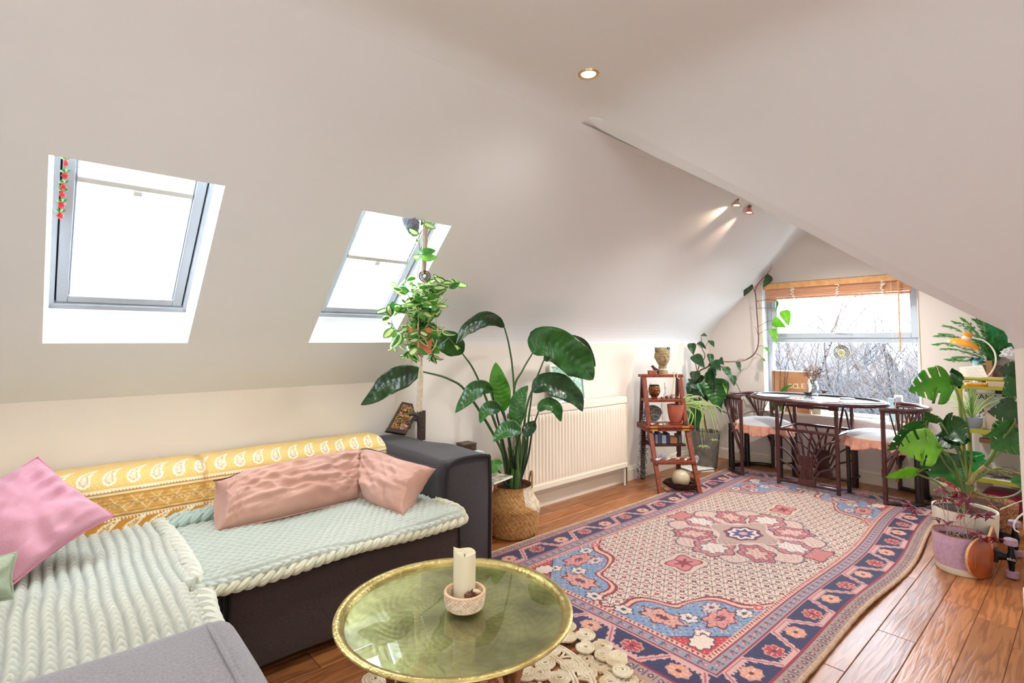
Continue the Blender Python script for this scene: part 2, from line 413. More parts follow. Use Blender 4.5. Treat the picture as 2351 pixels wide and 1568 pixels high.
for k in range(k0, 22):
    y0 = .275+.128*k
    if y0 < -1.94 or y0 > 3.05: continue
    seq = {0: [3.057], 1: [3.136, 1.9], 2: [2.612, 3.7, 1.5], 3: [2.194, 3.3, 4.4], 17: [2.95], 18: [2.67, 3.9]}.get(k)
    xs_ = [-1.75]; x = -1.75+rp_.uniform(.4, 1.25)
    if seq:
        xs_ += sorted([-.6+rp_.uniform(-.3, .3), .6]+seq+([4.4] if max(seq) < 3.8 else [])); xs_.append(XW)
    else:
        while x < XW-.35: xs_.append(x); x += rp_.uniform(.95, 1.5)
        xs_.append(XW)
    for xa, xb in zip(xs_, xs_[1:]):
        if y0+.128 < .25 and xa > 3.18: continue
        inst(PM, 'plank', fl, Matrix.Translation((xa+.0008, y0+.0006, 0)) @ Matrix.Diagonal((xb-xa-.0016, .1268, 1, 1)))

# ---- skirting boards
def skirting(name, p0, p1, nrm, h=.13, t=.018):
    p0 = Vector(p0); p1 = Vector(p1); nrm = Vector(nrm)
    pr = [(0, 0), (t, 0), (t, h*.72), (t*.55, h*.76), (t*.75, h*.82), (t*.45, h*.93), (t*.2, h), (0, h)]
    m = M(); a = [p0+nrm*q+Vector((0, 0, z)) for q, z in pr]; m.poly(a, p1-p0); o = m.build(name, TRIM, smooth=30); o['kind'] = 'structure'
skirting('baseboard_left', (XR, YR, 0), (XW, YR, 0), (0, -1, 0), .125)
skirting('baseboard_front', (XW, YJ, 0), (XW, YR, 0), (-1, 0, 0), .105)
skirting('baseboard_right', (XJ, -1.95, 0), (XJ, YJ+.012, 0), (-1, 0, 0), .135)
skirting('baseboard_left', (-1.75, YS, 0), (XR, YS, 0), (0, -1, 0), .12)

# ---- skylights
SD = Vector((0, -1, .96)).normalized(); SN = Vector((0, .96, 1)).normalized()
def skylight(idx, x0, x1, bar_s, chink):
    w = struct('window_%d' % idx)
    m = M(); zl, zh = A_(SY[0]), A_(SY[1]); b0 = Vector((0, 2.81, 1.32))
    # plastered reveal round the opening
    fb = lambda x: Vector((x, SY[0], zl+.15)); ft = Vector((0, SY[1]+.17, zh+.04))
    t_b0, t_b1 = Vector((x0, SY[0], zl+.15)), Vector((x1, SY[0], zl+.15))
    t_t0, t_t1 = Vector((x0, SY[1]+.02, zh+.17)), Vector((x1, SY[1]+.02, zh+.17))
    o_b0, o_b1, o_t0, o_t1 = Vector((x0, SY[0], zl)), Vector((x1, SY[0], zl)), Vector((x0, SY[1], zh)), Vector((x1, SY[1], zh))
    m.add([o_b0, o_b1, t_b1, t_b0], [(0, 1, 2, 3)]); m.add([o_t0, o_t1, t_t1, t_t0], [(0, 1, 2, 3)])
    m.add([o_b0, o_t0, t_t0, t_b0], [(0, 1, 2, 3)]); m.add([o_b1, o_t1, t_t1, t_b1], [(0, 1, 2, 3)])
    m.build('reveal', mat('reveal_paint', (246, 246, 244), r=.6), w, smooth=0)
    fx0, fx1 = x0+.012, x1-.014; L = .80
    def bar(m, xa, xb, sa, sb, n0, n1):
        m.obox(b0+Vector((xa, 0, 0))+SD*sa+SN*n0, (xb-xa, 0, 0), SD*(sb-sa), SN*(n1-n0))
    m = M(); t = .017
    bar(m, fx0, fx0+t, .02, L, -.012, .05); bar(m, fx1-t, fx1, .02, L, -.012, .05); bar(m, fx0, fx1, .02, .045, -.012, .05); bar(m, fx0, fx1, L-.03, L, -.012, .05)
    m.build('frame', SKF, w, smooth=0, bevel=.003)
    m = M(); g = .005; a0, a1 = fx0+t+g, fx1-t-g; q = .036
    bar(m, a0, a0+q, .05, L-.03, -.004, .04); bar(m, a1-q, a1, .05, L-.03, -.004, .04); bar(m, a0+q, a1-q, .05, .05+q, -.004, .04); bar(m, a0+q, a1-q, L-.03-q, L-.03, -.004, .04)
    for xx, yy in ((a0+q, 1), (a1-q-.008, 1)): bar(m, xx, xx+.008, .05+q, L-.03-q, .004, .014)
    m.build('sash', SKF, w, smooth=0, bevel=.004)
    m = M(); bar(m, fx0+t, fx1-t, .045, L, .042, .05); m.build('seal', mat('black_seal', (40, 44, 48), r=.6), w, smooth=0)
    m.f = m.f[:0]
    m = M(); bar(m, a0+q, a1-q, .05+q, L-.03-q, .02, .023); m.build('glass', glass('window_glass', ior=1.3), w, smooth=0)
    # pleated blind pulled a little way down, with its pull bar
    m = M(); bar(m, a0+q+.004, a1-q-.004, bar_s, bar_s+.024, -.004, .012); m.build('blind_bar', mat('blind_bar', (196, 192, 182), r=.4), w, smooth=0, bevel=.003)
    xm = (a0+a1)/2; m = M(); bar(m, xm-.014, xm+.014, bar_s-.02, bar_s+.002, -.01, -.002); m.build('blind_pull', mat('blind_pull', (206, 204, 198), r=.4), w, smooth=0, bevel=.003)
    m = M(); N = 14; base = b0+Vector((a0+q+.004, 0, 0))
    for i in range(N):
        s0 = bar_s+.024+(L-.07-bar_s-.03)*i/N; s1 = bar_s+.024+(L-.07-bar_s-.03)*(i+1)/N; n0, n1 = (.002, .012) if i % 2 else (.012, .002)
        p = [base+SD*s0+SN*n0, base+SD*s1+SN*n1]; dx = Vector((a1-a0-2*q-.008, 0, 0))
        m.add([p[0], p[0]+dx, p[1]+dx, p[1]], [(0, 1, 2, 3)])
    m.build('pleated_blind', mat('blind_cloth', (244, 242, 236), r=.8, trans=.75), w, smooth=0)
    m = M()
    for xx in (a0+q+.004, a1-q-.004): m.tube([b0+Vector((xx, 0, 0))+SD*.1, b0+Vector((xx, 0, 0))+SD*(bar_s)], .0012, 5)
    m.build('blind_cord', mat('cord_grey', (150, 155, 158), r=.6), w)
    return w
# seals are a thin dark band only: drawn as a ring
def ring_seal(m_): pass
skylight(2, *S1, .63, 1); skylight(3, *S2, .425, 0)
for o in list(bpy.data.objects):
    if o.name.startswith('seal'):
        bpy.data.objects.remove(o)
for x0, x1, par in ((S1[0], S1[1], 'window_2'), (S2[0], S2[1], 'window_3')):
    m = M(); b0 = Vector((0, 2.81, 1.32)); fx0, fx1 = x0+.029, x1-.031
    for xa, xb, sa, sb in ((fx0, fx0+.005, .045, .77), (fx1-.005, fx1, .045, .77), (fx0, fx1, .045, .05)):
        m.obox(b0+Vector((xa, 0, 0))+SD*sa+SN*.012, (xb-xa, 0, 0), SD*(sb-sa), SN*.01)
    m.build('rubber_seal', mat('black_seal', (40, 44, 48), r=.6), bpy.data.objects[par], smooth=0)

# ---- window in the gable wall
win = struct('window_1')
XF = XW+.10
m = M(); R = mat('reveal_paint')
for q in (((XW, WY0, WZ0), (XW+.16, WY0, WZ0), (XW+.16, WY0, WZ1), (XW, WY0, WZ1)), ((XW, WY1, WZ0), (XW+.16, WY1, WZ0), (XW+.16, WY1, WZ1), (XW, WY1, WZ1)), ((XW, WY0, WZ1), (XW+.16, WY0, WZ1), (XW+.16, WY1, WZ1), (XW, WY1, WZ1))):
    m.add(q, [(0, 1, 2, 3)])
m.build('reveal', WHITE, win, smooth=0)
m = M(); m.bx(XW-.035, XW+.16, WY0-.02, WY1+.02, WZ0-.022, WZ0); m.build('window_sill', TRIM, win, smooth=0, bevel=.004)
m = M(); t = .022      # slim trim round the opening
m.bx(XW-.006, XW, WY1, WY1+t, WZ0, WZ1+t); m.bx(XW-.006, XW, WY0-.008, WY0, WZ0, WZ1+.01); m.bx(XW-.008, XW, WY0-.01, WY1+t, WZ1, WZ1+.012)
m.build('window_trim', TRIM, win, smooth=0)
zt = 1.21
m = M()
m.bx(XF, XF+.06, WY1-.045, WY1, WZ0, WZ1); m.bx(XF, XF+.06, WY0, WY0+.03, WZ0, WZ1); m.bx(XF+.001, XF+.059, WY0+.03, WY1-.045, WZ1-.05, WZ1); m.bx(XF+.001, XF+.059, WY0+.03, WY1-.045, WZ0, WZ0+.03); m.bx(XF+.001, XF+.059, WY0+.03, WY1-.045, zt-.03, zt+.02)
m.build('window_frame', SKF, win, smooth=0, bevel=.005)
m = M(); a, b_ = WY0+.012, WY1-.05; z0, z1 = zt+.015, WZ1-.055; q = .052
m.bx(XF-.018, XF+.04, a, a+q, z0, z1); m.bx(XF-.018, XF+.04, b_-q, b_, z0, z1); m.bx(XF-.017, XF+.039, a+q, b_-q, z0, z0+q-.008); m.bx(XF-.017, XF+.039, a+q, b_-q, z1-q*1.4, z1)
m.build('opening_sash', SKF, win, smooth=0, bevel=.005)
m = M(); m.bx(XF+.02, XF+.026, a+q, b_-q, z0+q-.01, z1-q*1.3); m.bx(XF+.02, XF+.026, WY0+.03, WY1-.045, WZ0+.03, zt-.03); m.build('glass', glass('window_glass'), win, smooth=0)
m = M(); yh = P(1926, 761, X=XF-.02).y; zh_ = P(1926, 761, X=XF-.02).z
m.bx(XF-.03, XF-.018, yh-.03, yh+.03, zh_-.012, zh_+.012); m.tube([(XF-.04, yh, zh_), (XF-.05, yh-.02, zh_+.006), (XF-.052, yh-.11, zh_+.004)], .006, 8); m.bx(XF-.045, XF-.028, yh-.008, yh+.008, zh_-.008, zh_+.008)
m.build('handle', WHITE, win, bevel=.002)
# ================================================================ SOFA
def cushion_box(m, x0, x1, y0, y1, z0, z1, b=(.01, .01, .01), N=14, e=.0, noise_=.003):
    c = ((x0+x1)/2, (y0+y1)/2, (z0+z1)/2); h = ((x1-x0)/2, (y1-y0)/2, (z1-z0)/2)
    for ax in range(3):
        for sg in (-1, 1):
            o1, o2 = [a for a in range(3) if a != ax]
            def fn(u, v):
                t = [0, 0, 0]; t[ax] = sg; t[o1] = 2*u-1; t[o2] = 2*v-1
                # round the box edges
                p = []
                for a in range(3):
                    o = [t[k] for k in range(3) if k != a]
                    p.append(c[a]+t[a]*(h[a]+b[a]*(1-o[0]**2)*(1-o[1]**2)))
                q = Vector(p)
                if e:
                    for a in range(3):
                        pass
                n_ = noise.noise_vector(q*6)*noise_
                return q+n_
            m.grid(fn, N, N, flip=(sg > 0) != (ax == 1))
def rounded_box(m, x0, x1, y0, y1, z0, z1, r, bul=.012, N=26, ns=.003, nsc=6):
    """soft upholstered block with rounded edges"""
    lo = Vector((x0, y0, z0)); hi = Vector((x1, y1, z1)); c = (lo+hi)/2; h = (hi-lo)/2
    for ax in range(3):
        for sg in (-1, 1):
            o1, o2 = [a for a in range(3) if a != ax]
            def fn(u, v):
                t = [0, 0, 0]; t[ax] = sg
                wu = 2*u-1; wv = 2*v-1
                t[o1] = math.sin(wu*PI/2)*.35+wu*.65; t[o2] = math.sin(wv*PI/2)*.35+wv*.65
                p = Vector([c[a]+t[a]*h[a] for a in range(3)])
                inner = Vector([max(lo[a]+r, min(hi[a]-r, p[a])) for a in range(3)])
                d = p-inner; n_ = d.normalized() if d.length > 1e-6 else Vector((0, 0, 0))
                q = inner+n_*r if d.length > 1e-6 else p
                o = [1-t[k]**2 for k in range(3) if k != ax]
                bb = Vector((0, 0, 0)); bb[ax] = sg*bul*o[0]*o[1]
                return q+bb+noise.noise_vector(q*nsc)*ns
            m.grid(fn, N, N, flip=(sg > 0) != (ax == 1))
SOFA = mat('sofa_wool', (50, 37, 32), r=.95, var=(68, 53, 47), vs=260, vdet=2, bump=.25, bs=420, sheen=.15)
SOFAL = mat('sofa_wool_light', (112, 105, 106), r=.95, var=(132, 125, 126), vs=220, vdet=2, bump=.3, bs=420, sheen=.4)
SOFAD = mat('sofa_piping', (34, 28, 27), r=.95, bump=.2, bs=300)
sofa = thing('corner_sofa', 'dark charcoal wool corner sofa along the left wall under the skylights', 'sofa', (.4, 2.5, 0))
m = M(); rounded_box(m, .475, 1.45, 2.0, 2.78, .045, .375, .02, .006); m.build('seat', SOFA, sofa)
m = M(); rounded_box(m, -.62, .465, 1.995, 2.78, .045, .375, .02, .006); m.build('seat', SOFA, sofa)
m = M(); rounded_box(m, -.62, .325, 1.28, 1.99, .045, .375, .02, .006); m.build('seat', SOFA, sofa)
m = M(); rounded_box(m, 1.455, 1.752, 2.152, 3.04, .03, .60, .028, .016, ns=.003, nsc=4); m.v = [(x-(x-1.455)/.297*.072*sm(min(1, max(0, (y-2.45)/.25))), y, z) for x, y, z in m.v]
m.build('armrest', mat('sofa_wool_arm', (42, 36, 37), r=.9, var=(60, 53, 54), vs=260, vdet=2, bump=.25, bs=420, sheen=.2), sofa)
m = M(); rounded_box(m, -.62, .52, 2.76, 3.045, .04, .60, .05, .012); m.build('backrest', SOFA, sofa)
m = M(); rounded_box(m, .53, 1.45, 2.76, 3.045, .04, .60, .05, .012); m.build('backrest', SOFA, sofa)
m = M(); rounded_box(m, -.62, .318, .93, 1.30, .03, .602, .04, .006, ns=.004, nsc=5)
o = m.build('armrest', SOFAL, sofa); o['label'] = 'lighter grey wool block arm in the near corner'
# piping
m = M()
yf = 2.15
arc = [(1.468, yf, .05), (1.464, yf, .3), (1.472, yf-.004, .54), (1.496, yf-.004, .584), (1.56, yf-.004, .602), (1.65, yf-.004, .602), (1.722, yf-.003, .594), (1.742, yf, .56), (1.746, yf, .3), (1.744, yf, .05)]
m.tube(spline(arc, 6), .0095, 8)
m.tube(spline([(1.738, yf+.0, .582), (1.748, 2.4, .592), (1.73, 2.56, .592), (1.672, 2.72, .59), (1.672, 3.03, .59)], 6), .006, 6)
m.build('piping', SOFAD, sofa)
m = M()
m.tube([(x, 1.988+.003*math.sin(x*9), .352+.004*math.sin(x*13)) for x in np.linspace(.49, 1.44, 30)], .008, 8)
m.tube([(x, 1.984, .352+.003*math.sin(x*11)) for x in np.linspace(.30, .455, 8)], .008, 8)
m.tube(spline([(.477, 1.994, .37), (.482, 1.992, .3), (.476, 1.996, .18), (.48, 1.996, .05)], 6), .006, 6)
m.tube(spline([(.463, 1.99, .37), (.458, 1.988, .3), (.462, 1.992, .18), (.458, 1.992, .05)], 6), .006, 6)
m.tube(spline([(1.437, 1.998, .37), (1.443, 1.996, .2), (1.44, 1.998, .06)], 6), .006, 6)
m.build('piping', SOFAD, sofa)
m = M(); m.tube(spline([(.262, .93, .3), (.262, .945, .575), (.265, .99, .602), (.265, 1.1, .606), (.265, 1.25, .604), (.268, 1.292, .575), (.268, 1.302, .5), (.268, 1.302, .2)], 8), .005, 8); m.build('seam', SOFAL, sofa)

# ---------------------------------------------------------------- quilted paisley throw on the backrest
def lerp3(a, b, t): return a*(1-t)+b*t
def col(c): return np.array(L2(c))
def paint(base, mask, c, a=1.0):
    mk = (np.clip(mask, 0, 1)*a)[..., None]; return base*(1-mk)+col(c)*mk
NX, NS = 560, 150
X0, X1 = -.75, 1.452
sec = [(3.062, .50), (3.06, .58), (3.04, .618), (2.98, .632), (2.88, .634), (2.80, .628), (2.757, .60), (2.738, .55), (2.728, .49), (2.716, .43), (2.70, .405), (2.66, .402)]
sp = spline([(0, a, b) for a, b in sec], 12); cum = [0]
for a, b in zip(sp, sp[1:]): cum.append(cum[-1]+(b-a).length)
SL = cum[-1]
def on_sec(s):
    s = min(max(s, 0), SL-1e-6)
    k = next(i for i in range(len(cum)-1) if cum[i+1] > s); t = (s-cum[k])/(cum[k+1]-cum[k]); return sp[k].lerp(sp[k+1], t)
rows = [on_sec(SL*j/NS) for j in range(NS+1)]
m = M(); vs = []
for j in range(NS+1):
    p = rows[j]; a = rows[max(0, j-1)]; b = rows[min(NS, j+1)]; t = (b-a).normalized(); nn = Vector((0, t.z, -t.y)) if False else Vector((0, -t.z, t.y))
    nn = Vector((0, t.z, -t.y)); 
    if nn.dot(Vector((0, -1, 1))) < 0: nn = -nn
    for i in range(NX+1):
        x = X0+(X1-X0)*i/NX; s = SL*j/NS
        d = .010*math.exp(-((x-.545-.01*math.sin(s*20))/.02)**2)+.004*math.exp(-((x-.2)/.02)**2)*0
        q = .0022*min(abs(((x+s)*14) % 1-.5), abs(((x-s)*14) % 1-.5))*4 if .47 < s < .55 else 0
        wv = .004*noise.noise(Vector((x*5, s*6, 3.3)))+.0022*noise.noise(Vector((x*18, s*14, 1)))
        xx = x + (.006*math.sin(s*30) if i == NX else 0)
        pp = Vector((xx, p.y, p.z))+nn*(.006-d+q+wv); vs.append(pp)
m.add(vs, [(j*(NX+1)+i, j*(NX+1)+i+1, (j+1)*(NX+1)+i+1, (j+1)*(NX+1)+i) for j in range(NS) for i in range(NX)])
Xg, Sg = np.meshgrid(np.linspace(X0, X1, NX+1), np.linspace(0, SL, NS+1))
rs = np.random.RandomState(3)
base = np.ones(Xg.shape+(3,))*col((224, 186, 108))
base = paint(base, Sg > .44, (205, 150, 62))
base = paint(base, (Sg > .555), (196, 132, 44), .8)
base = paint(base, ((np.sin(Xg*420)*np.sin(Sg*420)) > .75) & (Sg < .44), (240, 220, 170), .7)
def band(s0, s1): return (Sg > s0) & (Sg < s1)
def paisleys(base, sc, pitch, h, oc, fc, phase=0):
    u = ((Xg+phase)/pitch) % 1.0-.5; v = (Sg-sc)/h
    dmin = np.full(u.shape, 9.); tt = np.zeros(u.shape)
    for t in np.linspace(0, 1, 14):
        cx = -.16+.62*t**1.5-.05*math.sin(t*3); cy = .28-.72*t; r = .25*(1-t)**.9+.025
        for off in (-1, 0, 1):
            d = np.hypot(u-cx+off, (v-cy)*h/pitch)-r*.9
            dmin = np.minimum(dmin, d)
    base = paint(base, dmin < -.05, fc, .75)
    base = paint(base, (dmin < -.05) & (np.sin(u*70+v*50) > .2), oc, .45)
    base = paint(base, np.abs(dmin) < .035, oc, .95)
    base = paint(base, np.abs(dmin+.10) < .018, (176, 120, 60), .6)
    base = paint(base, np.abs(np.hypot(u+.16, (v-.28)*h/pitch)-.09) < .03, (238, 190, 170), .8)
    return base
# pattern rows
ys_top = cum[12*3]       # roughly where the top becomes flat
base = paisleys(base, .365, .083, .145, (246, 238, 214), (206, 208, 170))
for s0, c, w_ in ((.447, (246, 230, 190), .004), (.457, (150, 104, 52), .003), (.464, (240, 214, 160), .003), (.471, (150, 104, 52), .0025), (.548, (240, 214, 160), .003), (.555, (150, 104, 52), .003), (.561, (246, 230, 190), .003)):
    base = paint(base, np.abs(Sg-s0) < w_, c, .85)
base = paint(base, (np.abs(Sg-.452) < .0035) & (np.sin(Xg*520) > .1), (250, 240, 210), .9)
base = paint(base, (np.abs(Sg-.566) < .0035) & (np.sin(Xg*520) > .1), (250, 240, 210), .9)
dz = band(.476, .543)
base = paint(base, dz & (np.sin(Sg*900) > .2), (222, 184, 120), .55)
base = paint(base, dz & ((((Xg+Sg)*14) % 1 < .05) | (((Xg-Sg)*14) % 1 < .05)), (240, 218, 166), .8)
base = paint(base, band(.492, .527) & (np.sin(Xg*200)*np.sin(Sg*300) > .3), (226, 200, 160), .7)
base = paisleys(base, .600, .088, .068, (250, 236, 200), (222, 200, 130), .03)
base = paint(base, (np.abs(Xg-.545) < .012), (170, 116, 50), .35)
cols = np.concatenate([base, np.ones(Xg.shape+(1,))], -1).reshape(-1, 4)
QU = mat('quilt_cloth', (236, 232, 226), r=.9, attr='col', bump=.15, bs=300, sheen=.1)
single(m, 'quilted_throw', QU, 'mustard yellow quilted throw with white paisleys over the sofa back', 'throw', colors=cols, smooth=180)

# ---------------------------------------------------------------- chunky knitted blankets
def knit(name, x0, x1, y0, y1, nu, nv, base, rowdir, pitch, st, amp, c0, c1, label, dz=.0):
    c0 = tuple(v*.955 for v in c0); c1 = tuple(v*.955 for v in c1)
    """heightfield of thick yarn; rowdir 'x': rows run along x"""
    m = M(); vs = []; cols = []
    a0 = np.array(L2(c0)); a1 = np.array(L2(c1))
    for j in range(nv+1):
        for i in range(nu+1):
            x = x0+(x1-x0)*i/nu; y = y0+(y1-y0)*j/nv
            wob = .012*noise.noise(Vector((x*5, y*5, .3)))
            r, s = ((y+wob)/pitch, x/st) if rowdir == 'x' else ((x+wob)/pitch, y/st)
            fr = r % 1; k = math.floor(r)
            s2 = s+.5*(k % 2)+.55*abs(fr-.5)*2
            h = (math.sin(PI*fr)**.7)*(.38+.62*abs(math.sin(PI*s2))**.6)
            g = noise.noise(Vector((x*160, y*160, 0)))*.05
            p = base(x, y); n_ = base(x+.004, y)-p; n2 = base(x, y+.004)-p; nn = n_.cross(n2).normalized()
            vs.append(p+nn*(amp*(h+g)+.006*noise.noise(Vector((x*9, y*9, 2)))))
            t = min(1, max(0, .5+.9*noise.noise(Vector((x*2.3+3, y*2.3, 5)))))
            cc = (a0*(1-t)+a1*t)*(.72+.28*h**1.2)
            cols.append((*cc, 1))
    m.add(vs, [(j*(nu+1)+i, j*(nu+1)+i+1, (j+1)*(nu+1)+i+1, (j+1)*(nu+1)+i) for j in range(nv) for i in range(nu)])
    bl = thing(name, label, 'blanket', ((x0+x1)/2, (y0+y1)/2, .38))
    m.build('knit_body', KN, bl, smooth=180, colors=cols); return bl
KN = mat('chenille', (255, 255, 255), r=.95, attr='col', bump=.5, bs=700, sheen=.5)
def braid(m, pts, r, pitch, sw, n=7):
    """two strands plaited round a path"""
    pv = [Vector(p) for p in pts]; tl = sum((b-a).length for a, b in zip(pv, pv[1:])); P_ = spline(pts, max(6, int(tl/(pitch/14)/max(1, len(pts)-1)))); L = 0; arr = [[], []]
    for i, p in enumerate(P_):
        if i: L += (p-P_[i-1]).length
        t = (P_[min(i+1, len(P_)-1)]-P_[max(0, i-1)]).normalized(); _, s_, u_ = frame_of(t)
        for k in (0, 1):
            q = 2*PI*L/pitch+PI*k
            arr[k].append(p+s_*math.cos(q)*sw+u_*math.sin(q)*sw*.6)
    for k in (0, 1): m.tube(arr[k], [r*(1+.1*math.sin(i*.9)) for i in range(len(arr[k]))], n)
def base_r(x, y):
    z = .402; yy = y
    e = y-1.985
    if e < 0: z += e*.9; yy = y-e*.3
    return Vector((x, yy, z+.006*math.sin(x*9+y*4)))
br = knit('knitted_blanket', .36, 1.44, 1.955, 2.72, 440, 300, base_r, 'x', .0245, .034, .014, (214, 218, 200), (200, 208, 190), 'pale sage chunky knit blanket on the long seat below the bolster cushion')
m = M(); pts = [(x, 1.968+.006*math.sin(x*7), .374+.006*math.sin(x*9)) for x in np.linspace(.36, 1.43, 12)]+[(1.455, 2.02, .40), (1.45, 2.12, .41), (1.43, 2.2, .41)]
braid(m, pts, .0135, .075, .013); m.build('plaited_edge', mat('chenille_cream', (214, 206, 176), r=.95, var=(198, 196, 166), vs=14, bump=.5, bs=500, sheen=.5), br)
m = M(); braid(m, [(.39, 2.60, .425), (.5, 2.62, .43), (.7, 2.63, .43)], .017, .09, .016); braid(m, [(.39, 2.655, .43), (.5, 2.67, .43), (.7, 2.68, .43)], .017, .09, .016)
m.build('folded_edge', mat('chenille_green', (168, 186, 170), r=.95, bump=.5, bs=500, sheen=.5), br)
def base_l(x, y):
    z = .405; xx = x
    lim = .33 if y < 1.98 else .42
    if x > lim: z -= (x-lim)*.9; xx = x-(x-lim)*.4
    return Vector((xx, y, z+.006*math.sin(x*6+y*7)))
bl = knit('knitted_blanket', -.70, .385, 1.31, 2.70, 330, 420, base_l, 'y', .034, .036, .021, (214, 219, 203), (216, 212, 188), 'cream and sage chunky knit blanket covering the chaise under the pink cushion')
m = M(); braid(m, [(.37, 2.69, .42), (.385, 2.4, .41), (.385, 2.1, .405), (.37, 1.99, .40)], .017, .08, .015)
braid(m, [(.395, 1.98, .37), (.385, 1.8, .355), (.38, 1.55, .355), (.375, 1.32, .36)], .019, .085, .017)
m.build('plaited_edge', mat('chenille_cream2', (212, 210, 190), r=.95, bump=.5, bs=500, sheen=.5), bl)

# ---------------------------------------------------------------- cushions
def pillow(name, mt, label, c, wx, hy, T, cat='cushion', N=44, wr=.010, seam=None, seed=0, pin=.10):
    """c centre, wx/hy half-extents as vectors"""
    wx = Vector(wx); hy = Vector(hy); nz_ = wx.cross(hy).normalized(); c = Vector(c)
    th = thing(name, label, cat, (c.x, c.y, c.z-max(abs(hy.z), .05)))
    m = M(); vs = []; W = wx.length; H = hy.length
    for sg in (1, -1):
        def fn(a, b):
            u = 2*a-1; v = 2*b-1
            x = u*(1-pin*(1-abs(v)**1.6)*abs(u)**2); y = v*(1-pin*(1-abs(u)**1.6)*abs(v)**2)
            t = T*max(0, (1-abs(u)**2.6))**.55*max(0, (1-abs(v)**2.6))**.55
            rad = noise.noise(Vector((u*2.2+seed, v*2.2, sg)))*wr
            ang = math.atan2(v, u)
            fold = math.sin(ang*9+seed+3*noise.noise(Vector((u, v, seed))))*wr*.45*(u*u+v*v)*(1-max(abs(u), abs(v))**6)
            cr = abs(noise.noise(Vector((u*4+9, v*1.3+seed, sg*3))))*wr*1.4*(1-max(abs(u), abs(v))**4)
            return c+wx*x+hy*y+nz_*sg*(t+(rad+fold-cr)*(t/T)**.5)
        m.grid(fn, N, N, flip=sg < 0)
    m.build('cover', mt, th, smooth=180, weld=True)
    m = M(); ed = []
    for k in range(4):
        for i in range(16):
            q = -1+2*i/16
            u, v = ((q, -1), (1, q), (-q, 1), (-1, -q))[k]
            x = u*(1-pin*(1-abs(v)**1.6)*abs(u)**2); y = v*(1-pin*(1-abs(u)**1.6)*abs(v)**2)
            ed.append(c+wx*x+hy*y+noise.noise_vector(Vector((u*3, v*3, seed)))*.003)
    m.tube(ed, .0042, 6, closed=True); m.build('seam', seam or mt, th)
    return th
PINK = mat('pink_cotton', (198, 142, 154), r=.85, var=(190, 130, 144), vs=5, bump=.12, bs=160, sheen=.25)
cp = P(112, 1200, Y=2.42)
ux = (P(258, 1186, Y=2.36)-P(-20, 1215, Y=2.50))/2; uy = (P(86, 1052, Y=2.62)-P(60, 1345, Y=2.28))/2
# a square cushion seen corner-up
a = P(86, 1050, Y=2.66); b_ = P(262, 1184, Y=2.44); c_ = P(30, 1342, Y=2.26); d_ = a+c_-b_
pillow('square_cushion', PINK, 'dusty pink square cushion standing on its corner at the sofa end', (a+c_)/2, (b_-a)/2, (b_-c_)/2, .075, wr=.026, seed=2.2, seam=mat('pink_seam', (196, 122, 140), r=.9))
# bolster folded round the corner of the sofa
TOPS = [(492, 1106, 2.58), (520, 1102, 2.60), (560, 1088, 2.62), (640, 1068, 2.63), (720, 1052, 2.64), (790, 1040, 2.64), (840, 1034, 2.62), (882, 1044, 2.52), (925, 1060, 2.38), (960, 1068, 2.26), (1002, 1076, 2.16)]
BOTS = [(494, 1242, 2.42), (520, 1232, 2.43), (560, 1228, 2.43), (640, 1212, 2.43), (720, 1195, 2.44), (790, 1180, 2.45), (832, 1172, 2.44), (852, 1192, 2.34), (880, 1212, 2.24), (905, 1225, 2.17), (926, 1238, 2.10)]
tp = spline([P(x, y, Y=q) for x, y, q in TOPS], 6); bt = spline([P(x, y, Y=q) for x, y, q in BOTS], 6)
bt = [Vector((p.x, p.y, max(p.z, .415))) for p in bt]
bo = thing('bolster_cushion', 'long dusty rose linen bolster cushion bent against the sofa arm', 'cushion', (.95, 2.5, .42))
def sample(L, t): t = min(max(t, 0), .9999)*(len(L)-1); k = int(t); return L[k].lerp(L[k+1], t-k)
m = M()
for sg in (1, -1):
    def fn(a, b):
        v = 2*b-1; u = 2*a-1
        p0 = sample(bt, a); p1 = sample(tp, a); d_ = (sample(tp, min(1, a+.02))-sample(tp, max(0, a-.02)))+(sample(bt, min(1, a+.02))-sample(bt, max(0, a-.02)))
        up_ = p1-p0; nn = up_.cross(d_).normalized()
        if nn.dot(CAM-p0) < 0: nn = -nn
        T = .105*max(0, 1-abs(u)**3.6)**.5*max(0, 1-abs(v)**2.4)**.55
        pinch = math.exp(-((a-.585)/.03)**2)*.40
        T *= 1-pinch
        bb = b*(1-.05*(1-abs(u))*0)
        f = .006*math.sin(a*95+4*noise.noise(Vector((a*7, b*2, 0))))*(math.exp(-((a-.58)/.12)**2)+math.exp(-((a-.02)/.06)**2)+math.exp(-((a-.97)/.06)**2)*.6)
        w_ = .018*noise.noise(Vector((a*12, b*3+sg, 0)))+.012*noise.noise(Vector((a*9, b*9, 4)))+.016*noise.noise(Vector((a*5+b*2, b*15-a*4, 8)))*(1 if a < .6 else .6)-.026*abs(noise.noise(Vector((a*16+4*b, b*2.6, 7))))-.012*abs(noise.noise(Vector((a*30-6*b, b*6, 2))))
        dn_ = d_.normalized(); q_e = dn_*(.035*(1-v*v)*(max(0, 1-a/.05)-max(0, 1-(1-a)/.05)))
        return p0.lerp(p1, bb)+q_e+nn*sg*T+nn*(f+w_)*(T/.1)
    m.grid(fn, 190, 44, flip=sg > 0)
LIN = mat('rose_linen', (196, 152, 134), r=.9, var=(184, 138, 120), vs=5, bump=.2, bs=240, sheen=.15)
m.build('cover', LIN, bo, smooth=180, weld=True)
m = M(); off = Vector((-.006, -.010, .010))
